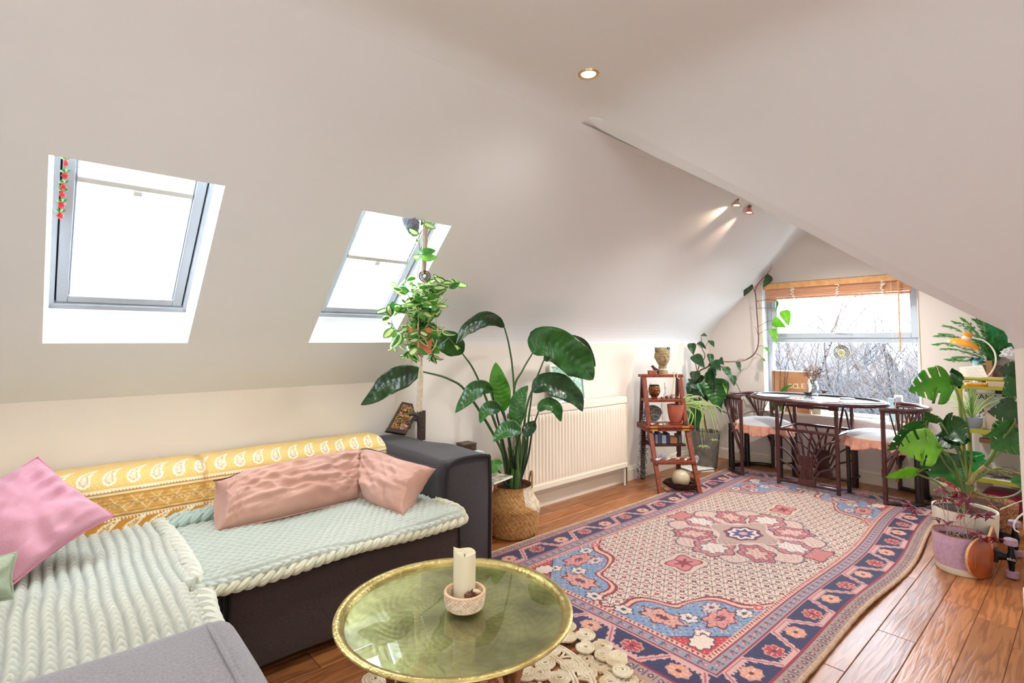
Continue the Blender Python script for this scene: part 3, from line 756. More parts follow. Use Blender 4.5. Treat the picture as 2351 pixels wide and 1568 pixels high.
m.tube([p+off+noise.noise_vector(p*20)*.004 for p in tp], .0032, 6); m.build('dark_seam', mat('seam_dark', (70, 52, 56), r=.9), bo)
m = M(); m.tube([p+Vector((0, -.004, 0)) for p in bt], .0035, 6); m.build('seam', LIN, bo)
gc = P(-12, 1330, Y=2.05)
pillow('small_cushion', mat('sage_cotton', (170, 176, 150), r=.9, var=(150, 160, 134), vs=7, bump=.2, bs=200), 'small sage green cushion at the very edge beneath the pink one', (gc.x-.05, gc.y, gc.z), (.09, 0, .0), (0, .02, .055), .045, seed=5)
# ================================================================ PERSIAN RUG
LX0, LX1, LY0, LY1 = 1.60, 4.87, .735, 2.31
nx, ny = 800, 386
gx = np.linspace(0, LX1-LX0, nx+1); gy = np.linspace(0, LY1-LY0, ny+1)
U, V = np.meshgrid(gx, gy); LU, LV = LX1-LX0, LY1-LY0
du = np.minimum(U, LU-U); dv = np.minimum(V, LV-V); Dm = np.minimum(du, dv)
side = dv < du            # true on the long sides
T_ = np.where(side, U, V); 
rs = np.random.RandomState(5)
def h2(a, b): return np.modf(np.abs(np.sin(a*12.9898+b*78.233)*43758.5453))[0]
C = np.ones(U.shape+(3,))*col((236, 220, 202))
# --- field: lattice of little botehs between zig-zag stems
p = .064; a = (U*.86+V*.5)/p; b = (V*.86-U*.5)/p*1.15
b = b+.0*a
fa, fb = a % 1, b % 1; ia, ib = np.floor(a), np.floor(b)
near = np.clip((1.5-U)/1.0+.35*np.sin(V*7+1), 0, 1)
stem = np.abs(fa-.5+.11*(np.abs((fb*2) % 1-.5)*4-1)); stem2 = np.abs(fb-.02+.04*np.sin(fa*4*PI)); stem2 = np.minimum(stem2, 1-stem2)
mc = np.where((near+.3*h2(ia, ib) > .55)[..., None], col((134, 44, 62)), col((66, 40, 46)))
def pm(C, mask, c):      # paint with per-pixel colour
    m_ = np.clip(mask, 0, 1)[..., None]; return C*(1-m_)+c*m_
C = pm(C, (stem < .055)*.95, np.where((h2(ib, 3.3) > .8)[..., None], col((120, 40, 58)), col((22, 16, 24))))
C = pm(C, (stem2 < .035)*.8, np.ones_like(C)*col((70, 44, 52)))
ca = np.minimum(fa, 1-fa); cb_ = fb-.5
C = pm(C, ((np.abs(ca-.10) < .055) & (np.abs(cb_) < .20))*1.0, mc)
C = pm(C, ((ca < .20) & (np.abs(np.abs(cb_)-.13) < .035))*1.0, mc)
C = pm(C, ((np.abs(ca-.27) < .05) & (np.abs(np.abs(cb_)-.27) < .05))*.9, mc)
C = pm(C, ((ca < .05) & (np.abs(cb_) < .07))*.8, np.ones_like(C)*col((214, 120, 120)))
# --- centre medallion
cu, cv = U-LU*.5, V-LV*.5; R0m = np.hypot(cu*.82, cv); th = np.arctan2(cv, cu*.82)
def blob(C, x, y, rx, ry, c, edge=None, n=0, amp=.1, rot=0, ew=.16):
    X_ = (cu-x)*math.cos(rot)+(cv-y)*math.sin(rot); Y_ = -(cu-x)*math.sin(rot)+(cv-y)*math.cos(rot)
    r = np.hypot(X_/rx, Y_/ry)*(1+amp*np.cos(n*np.arctan2(Y_/ry, X_/rx)))
    if edge is not None: C = paint(C, r < 1+ew, edge)
    return paint(C, r < 1, c)
C = blob(C, 0, 0, .44, .38, (226, 204, 188), (120, 110, 120), 8, .10, 0, .03)
for k in range(8):
    q = k*PI/4; rr = .31 if k % 2 == 0 else .30
    x, y = rr*math.cos(q)*1.12, rr*math.sin(q)*.9
    if k % 2: 
        C = blob(C, x, y, .115, .085, (196, 108, 112), (70, 74, 110), 6, .12, q, .10); C = blob(C, x, y, .07, .045, (226, 196, 180), (120, 50, 60), 6, .25, q)
    else:
        C = blob(C, x, y, .12, .10, (208, 128, 128), (90, 60, 80), 6, .12, q, .10); C = blob(C, x, y, .075, .062, (240, 234, 222), (96, 112, 128), 7, .14, q)
C = blob(C, 0, 0, .20, .155, (192, 172, 158), (232, 214, 194), 4, -.22, 0, .06)
C = blob(C, 0, 0, .13, .10, (150, 54, 68), None, 8, .06); C = blob(C, 0, 0, .115, .088, (54, 60, 110), None, 8, .06)
C = blob(C, 0, 0, .10, .077, (236, 232, 226), None, 8, .10); C = blob(C, 0, 0, .062, .046, (70, 84, 140), (170, 70, 80), 8, .22); C = blob(C, 0, 0, .03, .022, (222, 180, 170), None, 8, .1)
for s_ in (-1, 1):
    C = blob(C, s_*.66, 0, .12, .10, (226, 208, 188), (120, 120, 110), 4, .16, 0, .05); C = blob(C, s_*.66, 0, .085, .062, (214, 142, 140), (160, 60, 70), 4, .2)
    C = blob(C, s_*.66, 0, .04, .03, (150, 56, 70), None, 6, .4)
    C = blob(C, 0, s_*.42, .09, .05, (206, 130, 128), (120, 50, 60), 4, .2)
md = (R0m < .40) & (R0m > .16)
C = paint(C, md & (np.sin(cu*190+2*np.sin(cv*40))*np.sin(cv*210+2*np.sin(cu*50)) > .62), (110, 52, 66), .65)
C = paint(C, md & (np.sin(cu*150+1)*np.sin(cv*160+2) > .8), (240, 228, 212), .7)
# --- corner spandrels
FB = .285
du2, dv2 = du-FB, dv-FB
r = du2/.62+dv2/.52+.10*np.sin(np.arctan2(dv2, du2+1e-6)*9+.6)-.12*np.exp(-((du2-.30)/.06)**2-((dv2-.22)/.07)**2)
ins = (du2 > 0) & (dv2 > 0)
C = paint(C, ins & (r < 1.07), (150, 46, 58)); C = paint(C, ins & (r < 1.03), (232, 196, 170)); C = paint(C, ins & (r < .985), (150, 46, 58)); C = paint(C, ins & (r < .955), (132, 164, 196))
for (x, y, rx, ry, c1, c2, n_) in ((.30, .10, .085, .05, (222, 150, 140), (120, 50, 60), 7), (.12, .27, .05, .085, (226, 170, 150), (120, 50, 60), 7), (.42, .05, .04, .03, (236, 224, 206), (60, 60, 90), 6), (.05, .42, .03, .04, (236, 224, 206), (60, 60, 90), 6), (.20, .19, .035, .035, (236, 230, 220), (60, 60, 90), 6), (.52, .03, .028, .02, (214, 90, 90), (240, 220, 200), 5), (.36, .17, .05, .03, (228, 206, 196), (70, 80, 120), 8), (.13, .09, .03, .03, (240, 232, 216), (130, 40, 60), 6)):
    X_, Y_ = du2-x, dv2-y; rr = np.hypot(X_/rx, Y_/ry)*(1+.16*np.cos(n_*np.arctan2(Y_/ry, X_/rx)))
    C = paint(C, ins & (rr < 1.18), c2); C = paint(C, ins & (rr < 1), c1); C = paint(C, ins & (rr < .35), c2)
rc_m = du2/.20+dv2/.17
sq = (np.sin(du2*160)*np.sin(dv2*160) > .72) & ins & (r < .93) & (r > .3)
C = paint(C, sq, (60, 64, 100), .7); C = paint(C, ins & (r < .92) & (rc_m > 1.05) & (np.sin(du2*95+3*np.sin(dv2*60))*np.sin(dv2*110+3*np.sin(du2*70)) > .80), (232, 200, 190), .85)
rc = du2/.20+dv2/.17
C = paint(C, ins & (rc < 1.05), (40, 50, 90)); C = paint(C, ins & (rc < 1), (196, 62, 70))
rr = np.hypot((du2-.075)/.055, (dv2-.062)/.04)*(1+.12*np.cos(8*np.arctan2(dv2-.062, du2-.075)))
C = paint(C, rr < 1.15, (80, 60, 80)); C = paint(C, rr < 1, (238, 226, 206)); C = paint(C, ins & (np.sin(du2*240)*np.sin(dv2*240) > .8) & (rc < 1) & (rr > 1.2), (240, 200, 190), .8)
# --- borders
def bandm(a0, a1): return (Dm >= a0) & (Dm < a1)
C = paint(C, bandm(.262, .287), (226, 196, 176)); C = paint(C, bandm(.266, .284) & (((T_*45) % 1) < (Dm-.262)/.03), (168, 48, 56)); C = paint(C, bandm(.256, .263), (150, 46, 60))
C = paint(C, bandm(.212, .256), (160, 160, 172))
q = (T_/.052) % 1; w = (Dm-.234)/.02
C = paint(C, bandm(.214, .254) & (np.abs(q-.5) < .10+.06*np.sin(w*6)) & (np.abs(w) < .8), (70, 60, 80), .8); C = paint(C, bandm(.214, .254) & (np.hypot((q-.05)*1.6, w) < .55), (186, 96, 100), .85); C = paint(C, bandm(.214, .254) & (np.hypot((q-.05)*2, w) < .2), (230, 210, 196), .9)
C = paint(C, bandm(.204, .212), (148, 44, 66)); C = paint(C, bandm(.196, .204), (216, 168, 160))
C = paint(C, bandm(.066, .196), (50, 48, 92))
pt = .205; k = np.floor(T_/pt); f = (T_/pt) % 1; w = (Dm-.066)/.13
diag = np.where(k % 2 == 0, w-(f*1.5-.25), w-(1.25-f*1.5))
flat = (np.abs(f-.5) < .36)
sr = .05*np.sign(np.sin(T_*300))
# zig-zag bar between rosettes
zz = np.abs(((T_/pt+.5) % 2)-1)            # 0..1 triangle wave, period 2 cells
zzc = np.clip((zz-.5)*2.6+.5, 0, 1)
C = paint(C, bandm(.066, .196) & (np.abs(w-zzc) < .20+sr*.8), (222, 182, 172)); C = paint(C, bandm(.07, .192) & (np.abs(w-zzc) < .05), (176, 92, 106))
fr = ((T_/pt) % 1)-.0; fr = np.minimum(fr, 1-fr); 
wc = .5+.0*T_
rxx = np.hypot(((T_/pt) % 1-.5-.0)*pt/.050, (w-np.where(np.floor(T_/pt) % 2 == 0, .40, .60))*.13/.037)
C = C
odd = (np.floor(T_/pt) % 2 == 0)
tcen = (T_/pt) % 1-.5
# rosettes sit in the trapezia, half way between the bars
ros = np.hypot((((T_/pt+.5+.5) % 1)-.5)*pt/.046, (w-np.where(np.floor(T_/pt) % 2 == 0, .52, .48))*.13/.038)
ang = np.arctan2((w-.5)*.13, (((T_/pt+1.) % 1)-.5)*pt)
C = paint(C, bandm(.066, .196) & (ros*(1+.08*np.cos(8*ang)) < 1.0), (216, 158, 140)); red_ = (np.floor(T_/pt) % 2 == 0)
C = paint(C, bandm(.066, .196) & (ros < .86) & red_, (184, 66, 76)); C = paint(C, (ros < .86) & bandm(.066, .196) & ~red_, (226, 170, 140))
C = paint(C, bandm(.066, .196) & (ros < .86) & (np.abs(np.sin(4*ang)) < .22), (240, 214, 190), .9); C = paint(C, bandm(.066, .196) & (ros < .25), (120, 40, 60))
C = paint(C, bandm(.054, .066), (150, 46, 66))
C = paint(C, Dm < .054, (176, 158, 148))
q = (T_/.042) % 1; w = (Dm-.03)/.02
C = paint(C, (Dm < .052) & (Dm > .01) & (np.hypot((q-.5)*2.2, w) < .6), (104, 52, 66), .9); C = paint(C, (Dm < .052) & (Dm > .01) & (np.hypot((q-.5)*2.2, w) < .25), (228, 196, 190)); C = paint(C, (Dm < .052) & (Dm > .01) & (q < .14), (70, 70, 96), .8)
C = paint(C, Dm < .010, (206, 176, 150))
# weft irregularities and wear
nzr = rs.rand(*U.shape)*.16+.92; rows_ = 1+.05*np.sin(U*90+3*np.sin(V*3))*0
abr = 1+.06*np.sin(U*2.7+1)+.04*np.sin(V*5+U)
C = np.clip(C*nzr[..., None]*abr[..., None]*np.array([.70, .62, .63]), 0, 1)
wy = .018*np.sin(U*2.4+.8)*(1-V/LV)-.012*np.sin(U*4.1)*(1-V/LV)+ .03*np.sin(U*1.6+2.6)*(V/LV)*(U/LU)
Zr = .009+.004*np.sin(U*3.1+1)*np.sin(V*4)+.0012*(rs.rand(*U.shape)-.5)
Zr = Zr+.010*np.clip(.25-V, 0, .25)/.25*(np.sin(U*6.2+.4)*.5+.5)
Zr = np.where(Dm < .006, .002, np.maximum(Zr, .006))
vs = np.stack([U+LX0, V+LY0+wy, Zr], -1).reshape(-1, 3)
rug = thing('persian_rug', 'long red, navy and cream patterned rug with a central medallion', 'rug', (3.2, 1.5, 0))
idx = np.arange((nx+1)*(ny+1)).reshape(ny+1, nx+1)
fc = np.stack([idx[:-1, :-1], idx[:-1, 1:], idx[1:, 1:], idx[1:, :-1]], -1).reshape(-1, 4)
me = bpy.data.meshes.new('pile'); me.vertices.add(len(vs)); me.vertices.foreach_set('co', (vs-np.array([3.2, 1.5, 0])).astype(np.float32).ravel())
me.loops.add(fc.size); me.loops.foreach_set('vertex_index', fc.astype(np.int32).ravel()); me.polygons.add(len(fc))
me.polygons.foreach_set('loop_start', (np.arange(len(fc))*4).astype(np.int32)); me.polygons.foreach_set('loop_total', np.full(len(fc), 4, np.int32))
me.polygons.foreach_set('use_smooth', [True]*len(fc)); me.update(calc_edges=True)
at_ = me.color_attributes.new('col', 'FLOAT_COLOR', 'POINT'); at_.data.foreach_set('color', np.concatenate([C, np.ones(U.shape+(1,))], -1).astype(np.float32).ravel())
me.materials.append(mat('rug_wool', (255, 255, 255), r=.95, attr='col', sheen=.15)); o = bpy.data.objects.new('pile', me); COL.objects.link(o); o.parent = rug; ROOT[o.name] = ROOT[rug.name]
m = M(); e = []
for i in range(0, nx+1, 8): e.append(Vector((gx[i]+LX0, LY0+wy[0, i]-.002, Zr[4, i]*.9)))
m.tube(e, [.009*(1+.12*math.sin(i*2.1)) for i in range(len(e))], 7); m.build('bound_edge', mat('rug_binding', (204, 176, 150), r=.95, var=(186, 150, 126), vs=60, bump=.5, bs=300), rug)
m = M(); e = []
for i in range(0, nx+1, 8): e.append(Vector((gx[i]+LX0, LY1+wy[-1, i]+.002, .007)))
m.tube(e, .006, 6); m.build('bound_edge', mat('rug_binding'), rug)
m = M(); rr_ = random.Random(2)
for i in range(260):
    y = LY0+.01+(LY1-LY0-.02)*i/260+rr_.uniform(-.002, .002)
    for x0, sg in ((LX0, -1), (LX1, 1)):
        q = rr_.uniform(.010, .022); yy = y+rr_.uniform(-.006, .006)
        m.add([(x0, y-.0015, .004), (x0, y+.0015, .004), (x0+sg*q, yy+.001, .002), (x0+sg*q, yy-.001, .002)], [(0, 1, 2, 3)])
o = m.build('fringe', mat('rug_fringe', (214, 196, 170), r=.95), rug, smooth=0); o['kind'] = 'stuff'

# ================================================================ CROCHETED JUTE MAT
jm = thing('jute_mat', 'round crocheted cream jute mat under the brass tray table', 'mat', (1.2, 1.4, 0))
JU = mat('jute', (214, 190, 152), r=.95, var=(236, 222, 194), vs=16, bump=.6, bs=300)
def coil(m, c, r, turns, tr, z=0.0, q0=0, n=5):
    pts = []
    N = int(turns*14)
    for i in range(N+1):
        q = q0+2*PI*turns*i/N; rad = tr+(r-tr)*i/N; pts.append((c[0]+rad*math.cos(q), c[1]+rad*math.sin(q), z+tr+.001*math.sin(i*2)))
    m.tube(pts, tr, n)
cj = Vector((1.19, 1.41, 0))
zc_ = lambda x, y: .0165 if x > 1.585 else .0
def ring_discs(R, n, r, q0=0):
    for k in range(n):
        q = q0+2*PI*k/n; x, y = cj.x+R*math.cos(q), cj.y+R*math.sin(q)
        m = M(); coil(m, (x, y), r, 3.2, .0062, zc_(x+r*.8, y), q); m.build('coiled_disc', JU, jm)
ring_discs(.445, 30, .042); ring_discs(.385, 26, .038, .1)
for R in (.335, .322, .272, .26):
    m = M(); m.tube([(cj.x+R*math.cos(q), cj.y+R*math.sin(q), .008+.001*math.sin(q*40)) for q in np.linspace(0, 2*PI, 90)[:-1]], .0065, 5, closed=True); m.build('rope_ring', JU, jm)
m = M(); pts = []
for i in range(640):
    q = 2*PI*i/640; w_ = 2*PI*i/640*40; pts.append((cj.x+(.297+.02*math.cos(w_))*math.cos(q+.02*math.sin(w_)), cj.y+(.297+.02*math.cos(w_))*math.sin(q+.02*math.sin(w_)), .009))
m.tube(pts, .005, 5, closed=True); m.build('looped_ring', JU, jm)
ring_discs(.215, 14, .042); ring_discs(.12, 8, .042)
for (px, py) in ((1290, 1470), (1265, 1492), (1240, 1506), (1345, 1512), (1385, 1512), (1420, 1515), (1400, 1540), (1350, 1545), (1305, 1528), (1240, 1545), (1195, 1532), (1428, 1548)):
    p = P(px, py, Z=.01); m = M(); coil(m, (p.x, p.y), .036, 2.6, .0062, zc_(p.x+.03, p.y)+.001, px, 6); m.build('coiled_disc', JU, jm)

# ================================================================ BRASS TRAY TABLE
ct = (.912, 1.282)
tbl = thing('tray_table', 'low round engraved brass tray table with a glass top', 'coffee table', (ct[0], ct[1], 0))
BR = bpy.data.materials.new('engraved_brass'); BR.use_nodes = True; n = BR.node_tree; b = n.nodes['Principled BSDF']
b.inputs['Metallic'].default_value = .85; b.inputs['Roughness'].default_value = .38
tc = n.nodes.new('ShaderNodeTexCoord'); nz = n.nodes.new('ShaderNodeTexNoise'); nz.inputs['Scale'].default_value = 7; nz.inputs['Detail'].default_value = 5; n.links.new(tc.outputs['Object'], nz.inputs['Vector'])
rp = n.nodes.new('ShaderNodeValToRGB'); rp.color_ramp.elements[0].position = .36; rp.color_ramp.elements[1].position = .62
rp.color_ramp.elements[0].color = L2((138, 126, 80))+(1,); rp.color_ramp.elements[1].color = L2((196, 184, 132))+(1,); n.links.new(nz.outputs[0], rp.inputs[0])
# engraved rings and scrolls: polar pattern
sp_ = n.nodes.new('ShaderNodeSeparateXYZ'); n.links.new(tc.outputs['Object'], sp_.inputs[0])
def mth(op, *a):
    q = n.nodes.new('ShaderNodeMath'); q.operation = op
    for i, v in enumerate(a):
        if isinstance(v, (int, float)): q.inputs[i].default_value = v
        else: n.links.new(v, q.inputs[i])
    return q.outputs[0]
rad = mth('SQRT', mth('ADD', mth('MULTIPLY', sp_.outputs[0], sp_.outputs[0]), mth('MULTIPLY', sp_.outputs[1], sp_.outputs[1])))
ang_ = mth('ARCTAN2', sp_.outputs[1], sp_.outputs[0])
rings = mth('SINE', mth('MULTIPLY', rad, 175.0)); petals = mth('SINE', mth('ADD', mth('MULTIPLY', ang_, 36.0), mth('MULTIPLY', mth('SINE', mth('MULTIPLY', rad, 60.0)), 3.0)))
pat = mth('MULTIPLY', rings, petals); nz2 = n.nodes.new('ShaderNodeTexNoise'); nz2.inputs['Scale'].default_value = 60; nz2.inputs['Detail'].default_value = 6; n.links.new(tc.outputs['Object'], nz2.inputs['Vector'])
pt_ = mth('ADD', pat, mth('MULTIPLY', nz2.outputs[0], 1.6))
bp = n.nodes.new('ShaderNodeBump'); bp.inputs['Strength'].default_value = .14; bp.inputs['Distance'].default_value = .0015; n.links.new(pt_, bp.inputs['Height']); n.links.new(bp.outputs[0], b.inputs['Normal'])
mr_ = n.nodes.new('ShaderNodeMapRange'); mr_.inputs[1].default_value = -.3; mr_.inputs[2].default_value = 1.9; mr_.inputs[3].default_value = .85; mr_.inputs[4].default_value = 1.12; n.links.new(pt_, mr_.inputs[0])
hs = n.nodes.new('ShaderNodeHueSaturation'); n.links.new(mr_.outputs[0], hs.inputs['Value']); n.links.new(rp.outputs[0], hs.inputs['Color']); n.links.new(hs.outputs[0], b.inputs['Base Color'])
BRR = mat('brass_rim', (196, 176, 116), r=.36, metal=.9, var=(170, 150, 92), vs=30, bump=.25, bs=90)
m = M(); m.lathe([(0, .402), (.300, .402), (.310, .404)], (ct[0], ct[1], 0), 96, cap=False); m.build('tray_plate', BR, tbl, smooth=60)
m = M(); m.lathe([(.310, .404), (.314, .412), (.318, .419), (.330, .423), (.340, .422), (.3425, .418), (.340, .4145), (.322, .412), (.316, .398), (.30, .396)], (ct[0], ct[1], 0), 96, cap=False); m.build('tray_rim', BRR, tbl, smooth=60)
m = M(); m.lathe([(0, .4135), (.313, .4135), (.3145, .4105), (.313, .4075), (0, .4075)], (ct[0], ct[1], 0), 96, cap=False); m.build('glass_top', glass('table_glass', (.95, .98, .94), ior=2.1), tbl, smooth=30)
WD = mat('carved_wood', (150, 92, 48), r=.55, var=(104, 58, 30), vs=30, bump=.4, bs=90)
for k in range(6):
    q = 2*PI*k/6+.3
    for sg in (-1, 1):
        a = Vector((ct[0]+.20*math.cos(q), ct[1]+.20*math.sin(q), .392)); q2 = q+sg*.75; b_ = Vector((ct[0]+.19*math.cos(q2), ct[1]+.19*math.sin(q2), .0))
        m = M(); N = 14
        m.tube([a.lerp(b_, i/N) for i in range(N+1)], [.015+.005*math.sin(i*1.9) for i in range(N+1)], 8); m.build('leg', WD, tbl)
m = M(); m.tube([(ct[0]+.205*math.cos(q), ct[1]+.205*math.sin(q), .384) for q in np.linspace(0, 2*PI, 49)[:-1]], .013, 8, closed=True); m.build('top_ring', WD, tbl)
m = M()
for k in range(60): q = 2*PI*k/60; m.ball((ct[0]+.219*math.cos(q), ct[1]+.219*math.sin(q), .386), .0045, 8, 5)
m.build('stud', mat('steel_stud', (190, 190, 186), r=.25, metal=1), tbl)['kind'] = 'stuff'

# ---- rattan bowl, candle and dried finds
cb = P(1067, 1391, Z=.4165); zb = .4145
RAT = mat('rattan_white', (206, 176, 146), r=.8, var=(232, 212, 190), vs=70, bump=.3, bs=300)
bowl = thing('rattan_bowl', 'shallow woven whitewashed rattan bowl on the glass tray table', 'bowl', (cb.x, cb.y, zb))
m = M(); rb, hb, nr, ns_ = .060, .042, 9, 64
def wv_(r0, sg):
    def f(u, v):
        q = 2*PI*u; k = v*nr
        d = .0016*math.sin(ns_*q/2+PI*math.floor(k*.999))*abs(math.sin(PI*k))
        rr = (r0-.006*(1-v)**2)+sg*d+sg*.001*abs(math.sin(PI*k)); return (cb.x+rr*math.cos(q), cb.y+rr*math.sin(q), zb+.003+hb*v)
    return f
m.grid(wv_(rb, 1), 256, nr*4); m.grid(wv_(rb-.006, -1), 256, nr*4, flip=True); m.build('woven_wall', RAT, bowl, smooth=60)
m = M(); m.tube([(cb.x+(rb-.003)*math.cos(q), cb.y+(rb-.003)*math.sin(q), zb+hb+.004) for q in np.linspace(0, 2*PI, 49)[:-1]], .0042, 8, closed=True); m.build('rim', mat('rattan_rim', (222, 182, 146), r=.6), bowl)
m = M(); m.lathe([(0, .001), (rb-.008, .001), (rb-.006, .004), (0, .005)], (cb.x, cb.y, zb), 40, cap=False); m.build('base', RAT, bowl)
cc = P(1066, 1376, Z=.42); 
WAX = mat('candle_wax', (240, 232, 204), r=.45, spec=.4, trans=.3)
m = M(); rc_ = .0335; hc = .142
def cw(u, v):
    q = 2*PI*u; top = hc*(1+.045*math.cos(q-2.6)+.03*math.cos(2*q+1)+.02*math.sin(3*q))
    z = top*v; r_ = rc_*(1+.01*noise.noise(Vector((math.cos(q)*2, math.sin(q)*2, z*20))))
    return (cc.x+r_*math.cos(q), cc.y+r_*math.sin(q), zb+.006+z)
m.grid(cw, 48, 20)
def ci(u, v):
    q = 2*PI*u; top = hc*(1+.045*math.cos(q-2.6)+.03*math.cos(2*q+1)+.02*math.sin(3*q))
    k = v; r_ = rc_*(1-k*.999) if k > .12 else rc_*(1-k); z = top-(.016*min(1, k/.2) if k < .2 else .016)
    return (cc.x+r_*math.cos(q), cc.y+r_*math.sin(q), zb+.006+z)
m.grid(ci, 48, 10)
cnd = thing('pillar_candle', 'ivory pillar candle with a melted top standing in the rattan bowl', 'candle', (cc.x, cc.y, zb+.006)); m.build('wax', WAX, cnd, smooth=70)
m = M(); m.tube([(cc.x, cc.y, zb+hc-.012), (cc.x+.001, cc.y, zb+hc-.003)], .0012, 6); m.build('wick', mat('wick', (40, 34, 30), r=.9), cnd)
pc = P(1078, 1366, Z=zb+.035)
pine = thing('pine_cone', 'small brown pine cone lying in the rattan bowl', 'pine cone', (pc.x, pc.y, pc.z-.008))
m = M()
for k in range(38):
    t = k/38; q = k*2.4; r_ = .0095*math.sin(PI*(.15+.8*t)); ax = Vector((.7, -.7, .1)).normalized(); s_ = ax.orthogonal().normalized(); u_ = ax.cross(s_)
    o_ = Vector(pc)+ax*(t-.5)*.034; dn = s_*math.cos(q)+u_*math.sin(q); sd = ax.cross(dn)
    a = o_+dn*r_*.4; t1 = o_+dn*r_*1.15+ax*.003
    m.add([a-sd*.0015, a+sd*.0015, t1+sd*.0032, t1-sd*.0032, t1+ax*.0018], [(0, 1, 2, 3), (3, 2, 4)])
o = m.build('scales', mat('pine_cone_brown', (120, 66, 44), r=.7), pine, smooth=0, solid=.0008); o['kind'] = 'stuff'
fp = P(1093, 1358, Z=zb+.04)
dr = thing('dried_pod', 'cream dried pod with a dark tip beside the pine cone', 'dried pod', (fp.x, fp.y, fp.z-.006))
m = M(); a = Vector(fp); d_ = (P(1108, 1362, Z=zb+.04)-P(1084, 1358, Z=zb+.04)).normalized(); m.tube([a+d_*(i-5)*.0035 for i in range(11)], [.001+.0065*math.sin(PI*i/10)**.8 for i in range(11)], 10); m.build('shell', mat('pod_cream', (226, 204, 166), r=.6), dr)
m = M(); m.tube([a-d_*.018, a-d_*.012, a-d_*.008], [.004, .0062, .0058], 8); m.build('dark_tip', mat('pod_dark', (48, 36, 34), r=.6), dr)
# ================================================================ plants: leaves
def leaf_mesh(m, spine, width, roll=0.0, fold=.25, prof='oval', n=16, nv=6, wave=0.0, view=None, lobes=None, tipw=0):
    """a leaf along a spine of points; width in metres; it faces `view` rolled about its midrib"""
    sp = spline(spine, 6) if len(spine) > 2 else [Vector(spine[0]).lerp(Vector(spine[-1]), i/6) for i in range(7)]
    L = [0]
    for a, b in zip(sp, sp[1:]): L.append(L[-1]+(b-a).length)
    tot = L[-1]; rows = []
    for i in range(n+1):
        s_ = tot*i/n
        k = max(0, min(len(L)-2, next((j-1 for j in range(1, len(L)) if L[j] >= s_), len(L)-2)))
        f = (s_-L[k])/max(1e-9, L[k+1]-L[k]); p = sp[k].lerp(sp[k+1], f)
        t = (sp[k+1]-sp[k]).normalized()
        vd = (view if view is not None else (CAM-p)).normalized()
        sd = t.cross(vd); sd = sd.normalized() if sd.length > .05 else t.orthogonal().normalized()
        nn = sd.cross(t).normalized(); 
        if nn.dot(vd) < 0: nn = -nn
        sd2 = sd*math.cos(roll)+nn*math.sin(roll); nn2 = nn*math.cos(roll)-sd*math.sin(roll)
        q = i/n
        if prof == 'oval': w = math.sin(PI*min(1, q*1.0)**.8)**.75
        elif prof == 'heart': w = (math.sin(PI*q**.55)**.8)*(1-.15*q) if q < 1 else 0
        elif prof == 'lance': w = math.sin(PI*q**.7)**.9
        elif prof == 'paddle': w = min(1, (q/.16))**.6*min(1, ((1-q)/.28))**.7
        else: w = 1-q*.9
        rows.append((p, sd2, nn2, w*width/2, q))
    vs = []
    for p, sd, nn, w, q in rows:
        for j in range(nv+1):
            v = 2*j/nv-1
            ww = w
            if lobes:
                ww = w
            h = fold*abs(v)*w*(1) - .0*w
            wv = wave*math.sin(q*18+v*3+width*50)*abs(v)*w
            rp_l = .035*w*math.sin(q*n*1.5-abs(v)*5)*(1-abs(v)**4) if (n > 30 and not lobes) else 0
            if lobes: p2 = rows[min(n, int(round(q*n+.16*n*abs(v)*(1-q))))][0]
            else: p2 = p
            vs.append(p2+sd*(v*ww)+nn*(h+wv+rp_l-fold*w*.35))
    def cut(i, j):
        vm = 2*(j+.5)/nv-1; return bool(lobes) and lobes((i+.5)/n, abs(vm), vm > 0) < abs(vm)
    m.add(vs, [(i*(nv+1)+j, i*(nv+1)+j+1, (i+1)*(nv+1)+j+1, (i+1)*(nv+1)+j) for i in range(n) for j in range(nv) if not cut(i, j)])
def veined(name, c, c2, trans=.3, r=.4, vein=(150, 190, 110), coat=.2, vs=9):
    return mat(name, c, r=r, var=c2, vs=vs, trans=trans, bump=.12, bs=60, coat=coat)
GD = veined('leaf_dark', (38, 84, 36), (26, 62, 30), .15, .32)
GM = veined('leaf_mid', (52, 118, 40), (36, 92, 34), .25, .38)
GL = veined('leaf_light', (104, 170, 44), (78, 150, 40), .45, .45)
GY = veined('leaf_lime', (142, 196, 58), (116, 178, 44), .5, .45)
STEM = mat('stem_green', (54, 84, 40), r=.5, var=(72, 104, 50), vs=12)
STEMD = mat('stem_dark', (34, 50, 28), r=.5)
SOIL = mat('soil', (44, 30, 22), r=1, var=(70, 48, 34), vs=60, bump=1, bs=120)

# ---------------------------------------------------------------- bird-of-paradise plant in a seagrass basket
bx_, by_ = 2.19, 2.47
SG = mat('seagrass', (196, 150, 92), r=.85, var=(166, 116, 62), vs=60, bump=.5, bs=200)
SGW = mat('seagrass_pale', (226, 214, 194), r=.85, var=(198, 172, 134), vs=40, bump=.5, bs=200)
bk = thing('seagrass_basket', 'round seagrass belly basket with a whitewashed side holding the tall broad-leaved plant', 'basket', (bx_, by_, 0))
prof = [(.128, 0), (.146, .012), (.158, .05), (.163, .10), (.166, .145), (.170, .172), (.160, .19), (.142, .22), (.124, .255), (.117, .285), (.119, .30)]
pr = spline([(a, 0, b) for a, b in prof], 5)
m = M()
def bw(u, v):
    k = v*(len(pr)-1); i = min(int(k), len(pr)-2); p = pr[i].lerp(pr[i+1], k-i); q = 2*PI*u
    row = v*24; d = .0028*math.sin(36*q+PI*math.floor(row))*abs(math.sin(PI*row))
    return (bx_+(p.x+d)*math.cos(q), by_+(p.x+d)*math.sin(q), p.z)
m.grid(bw, 216, 96); m.f = m.f
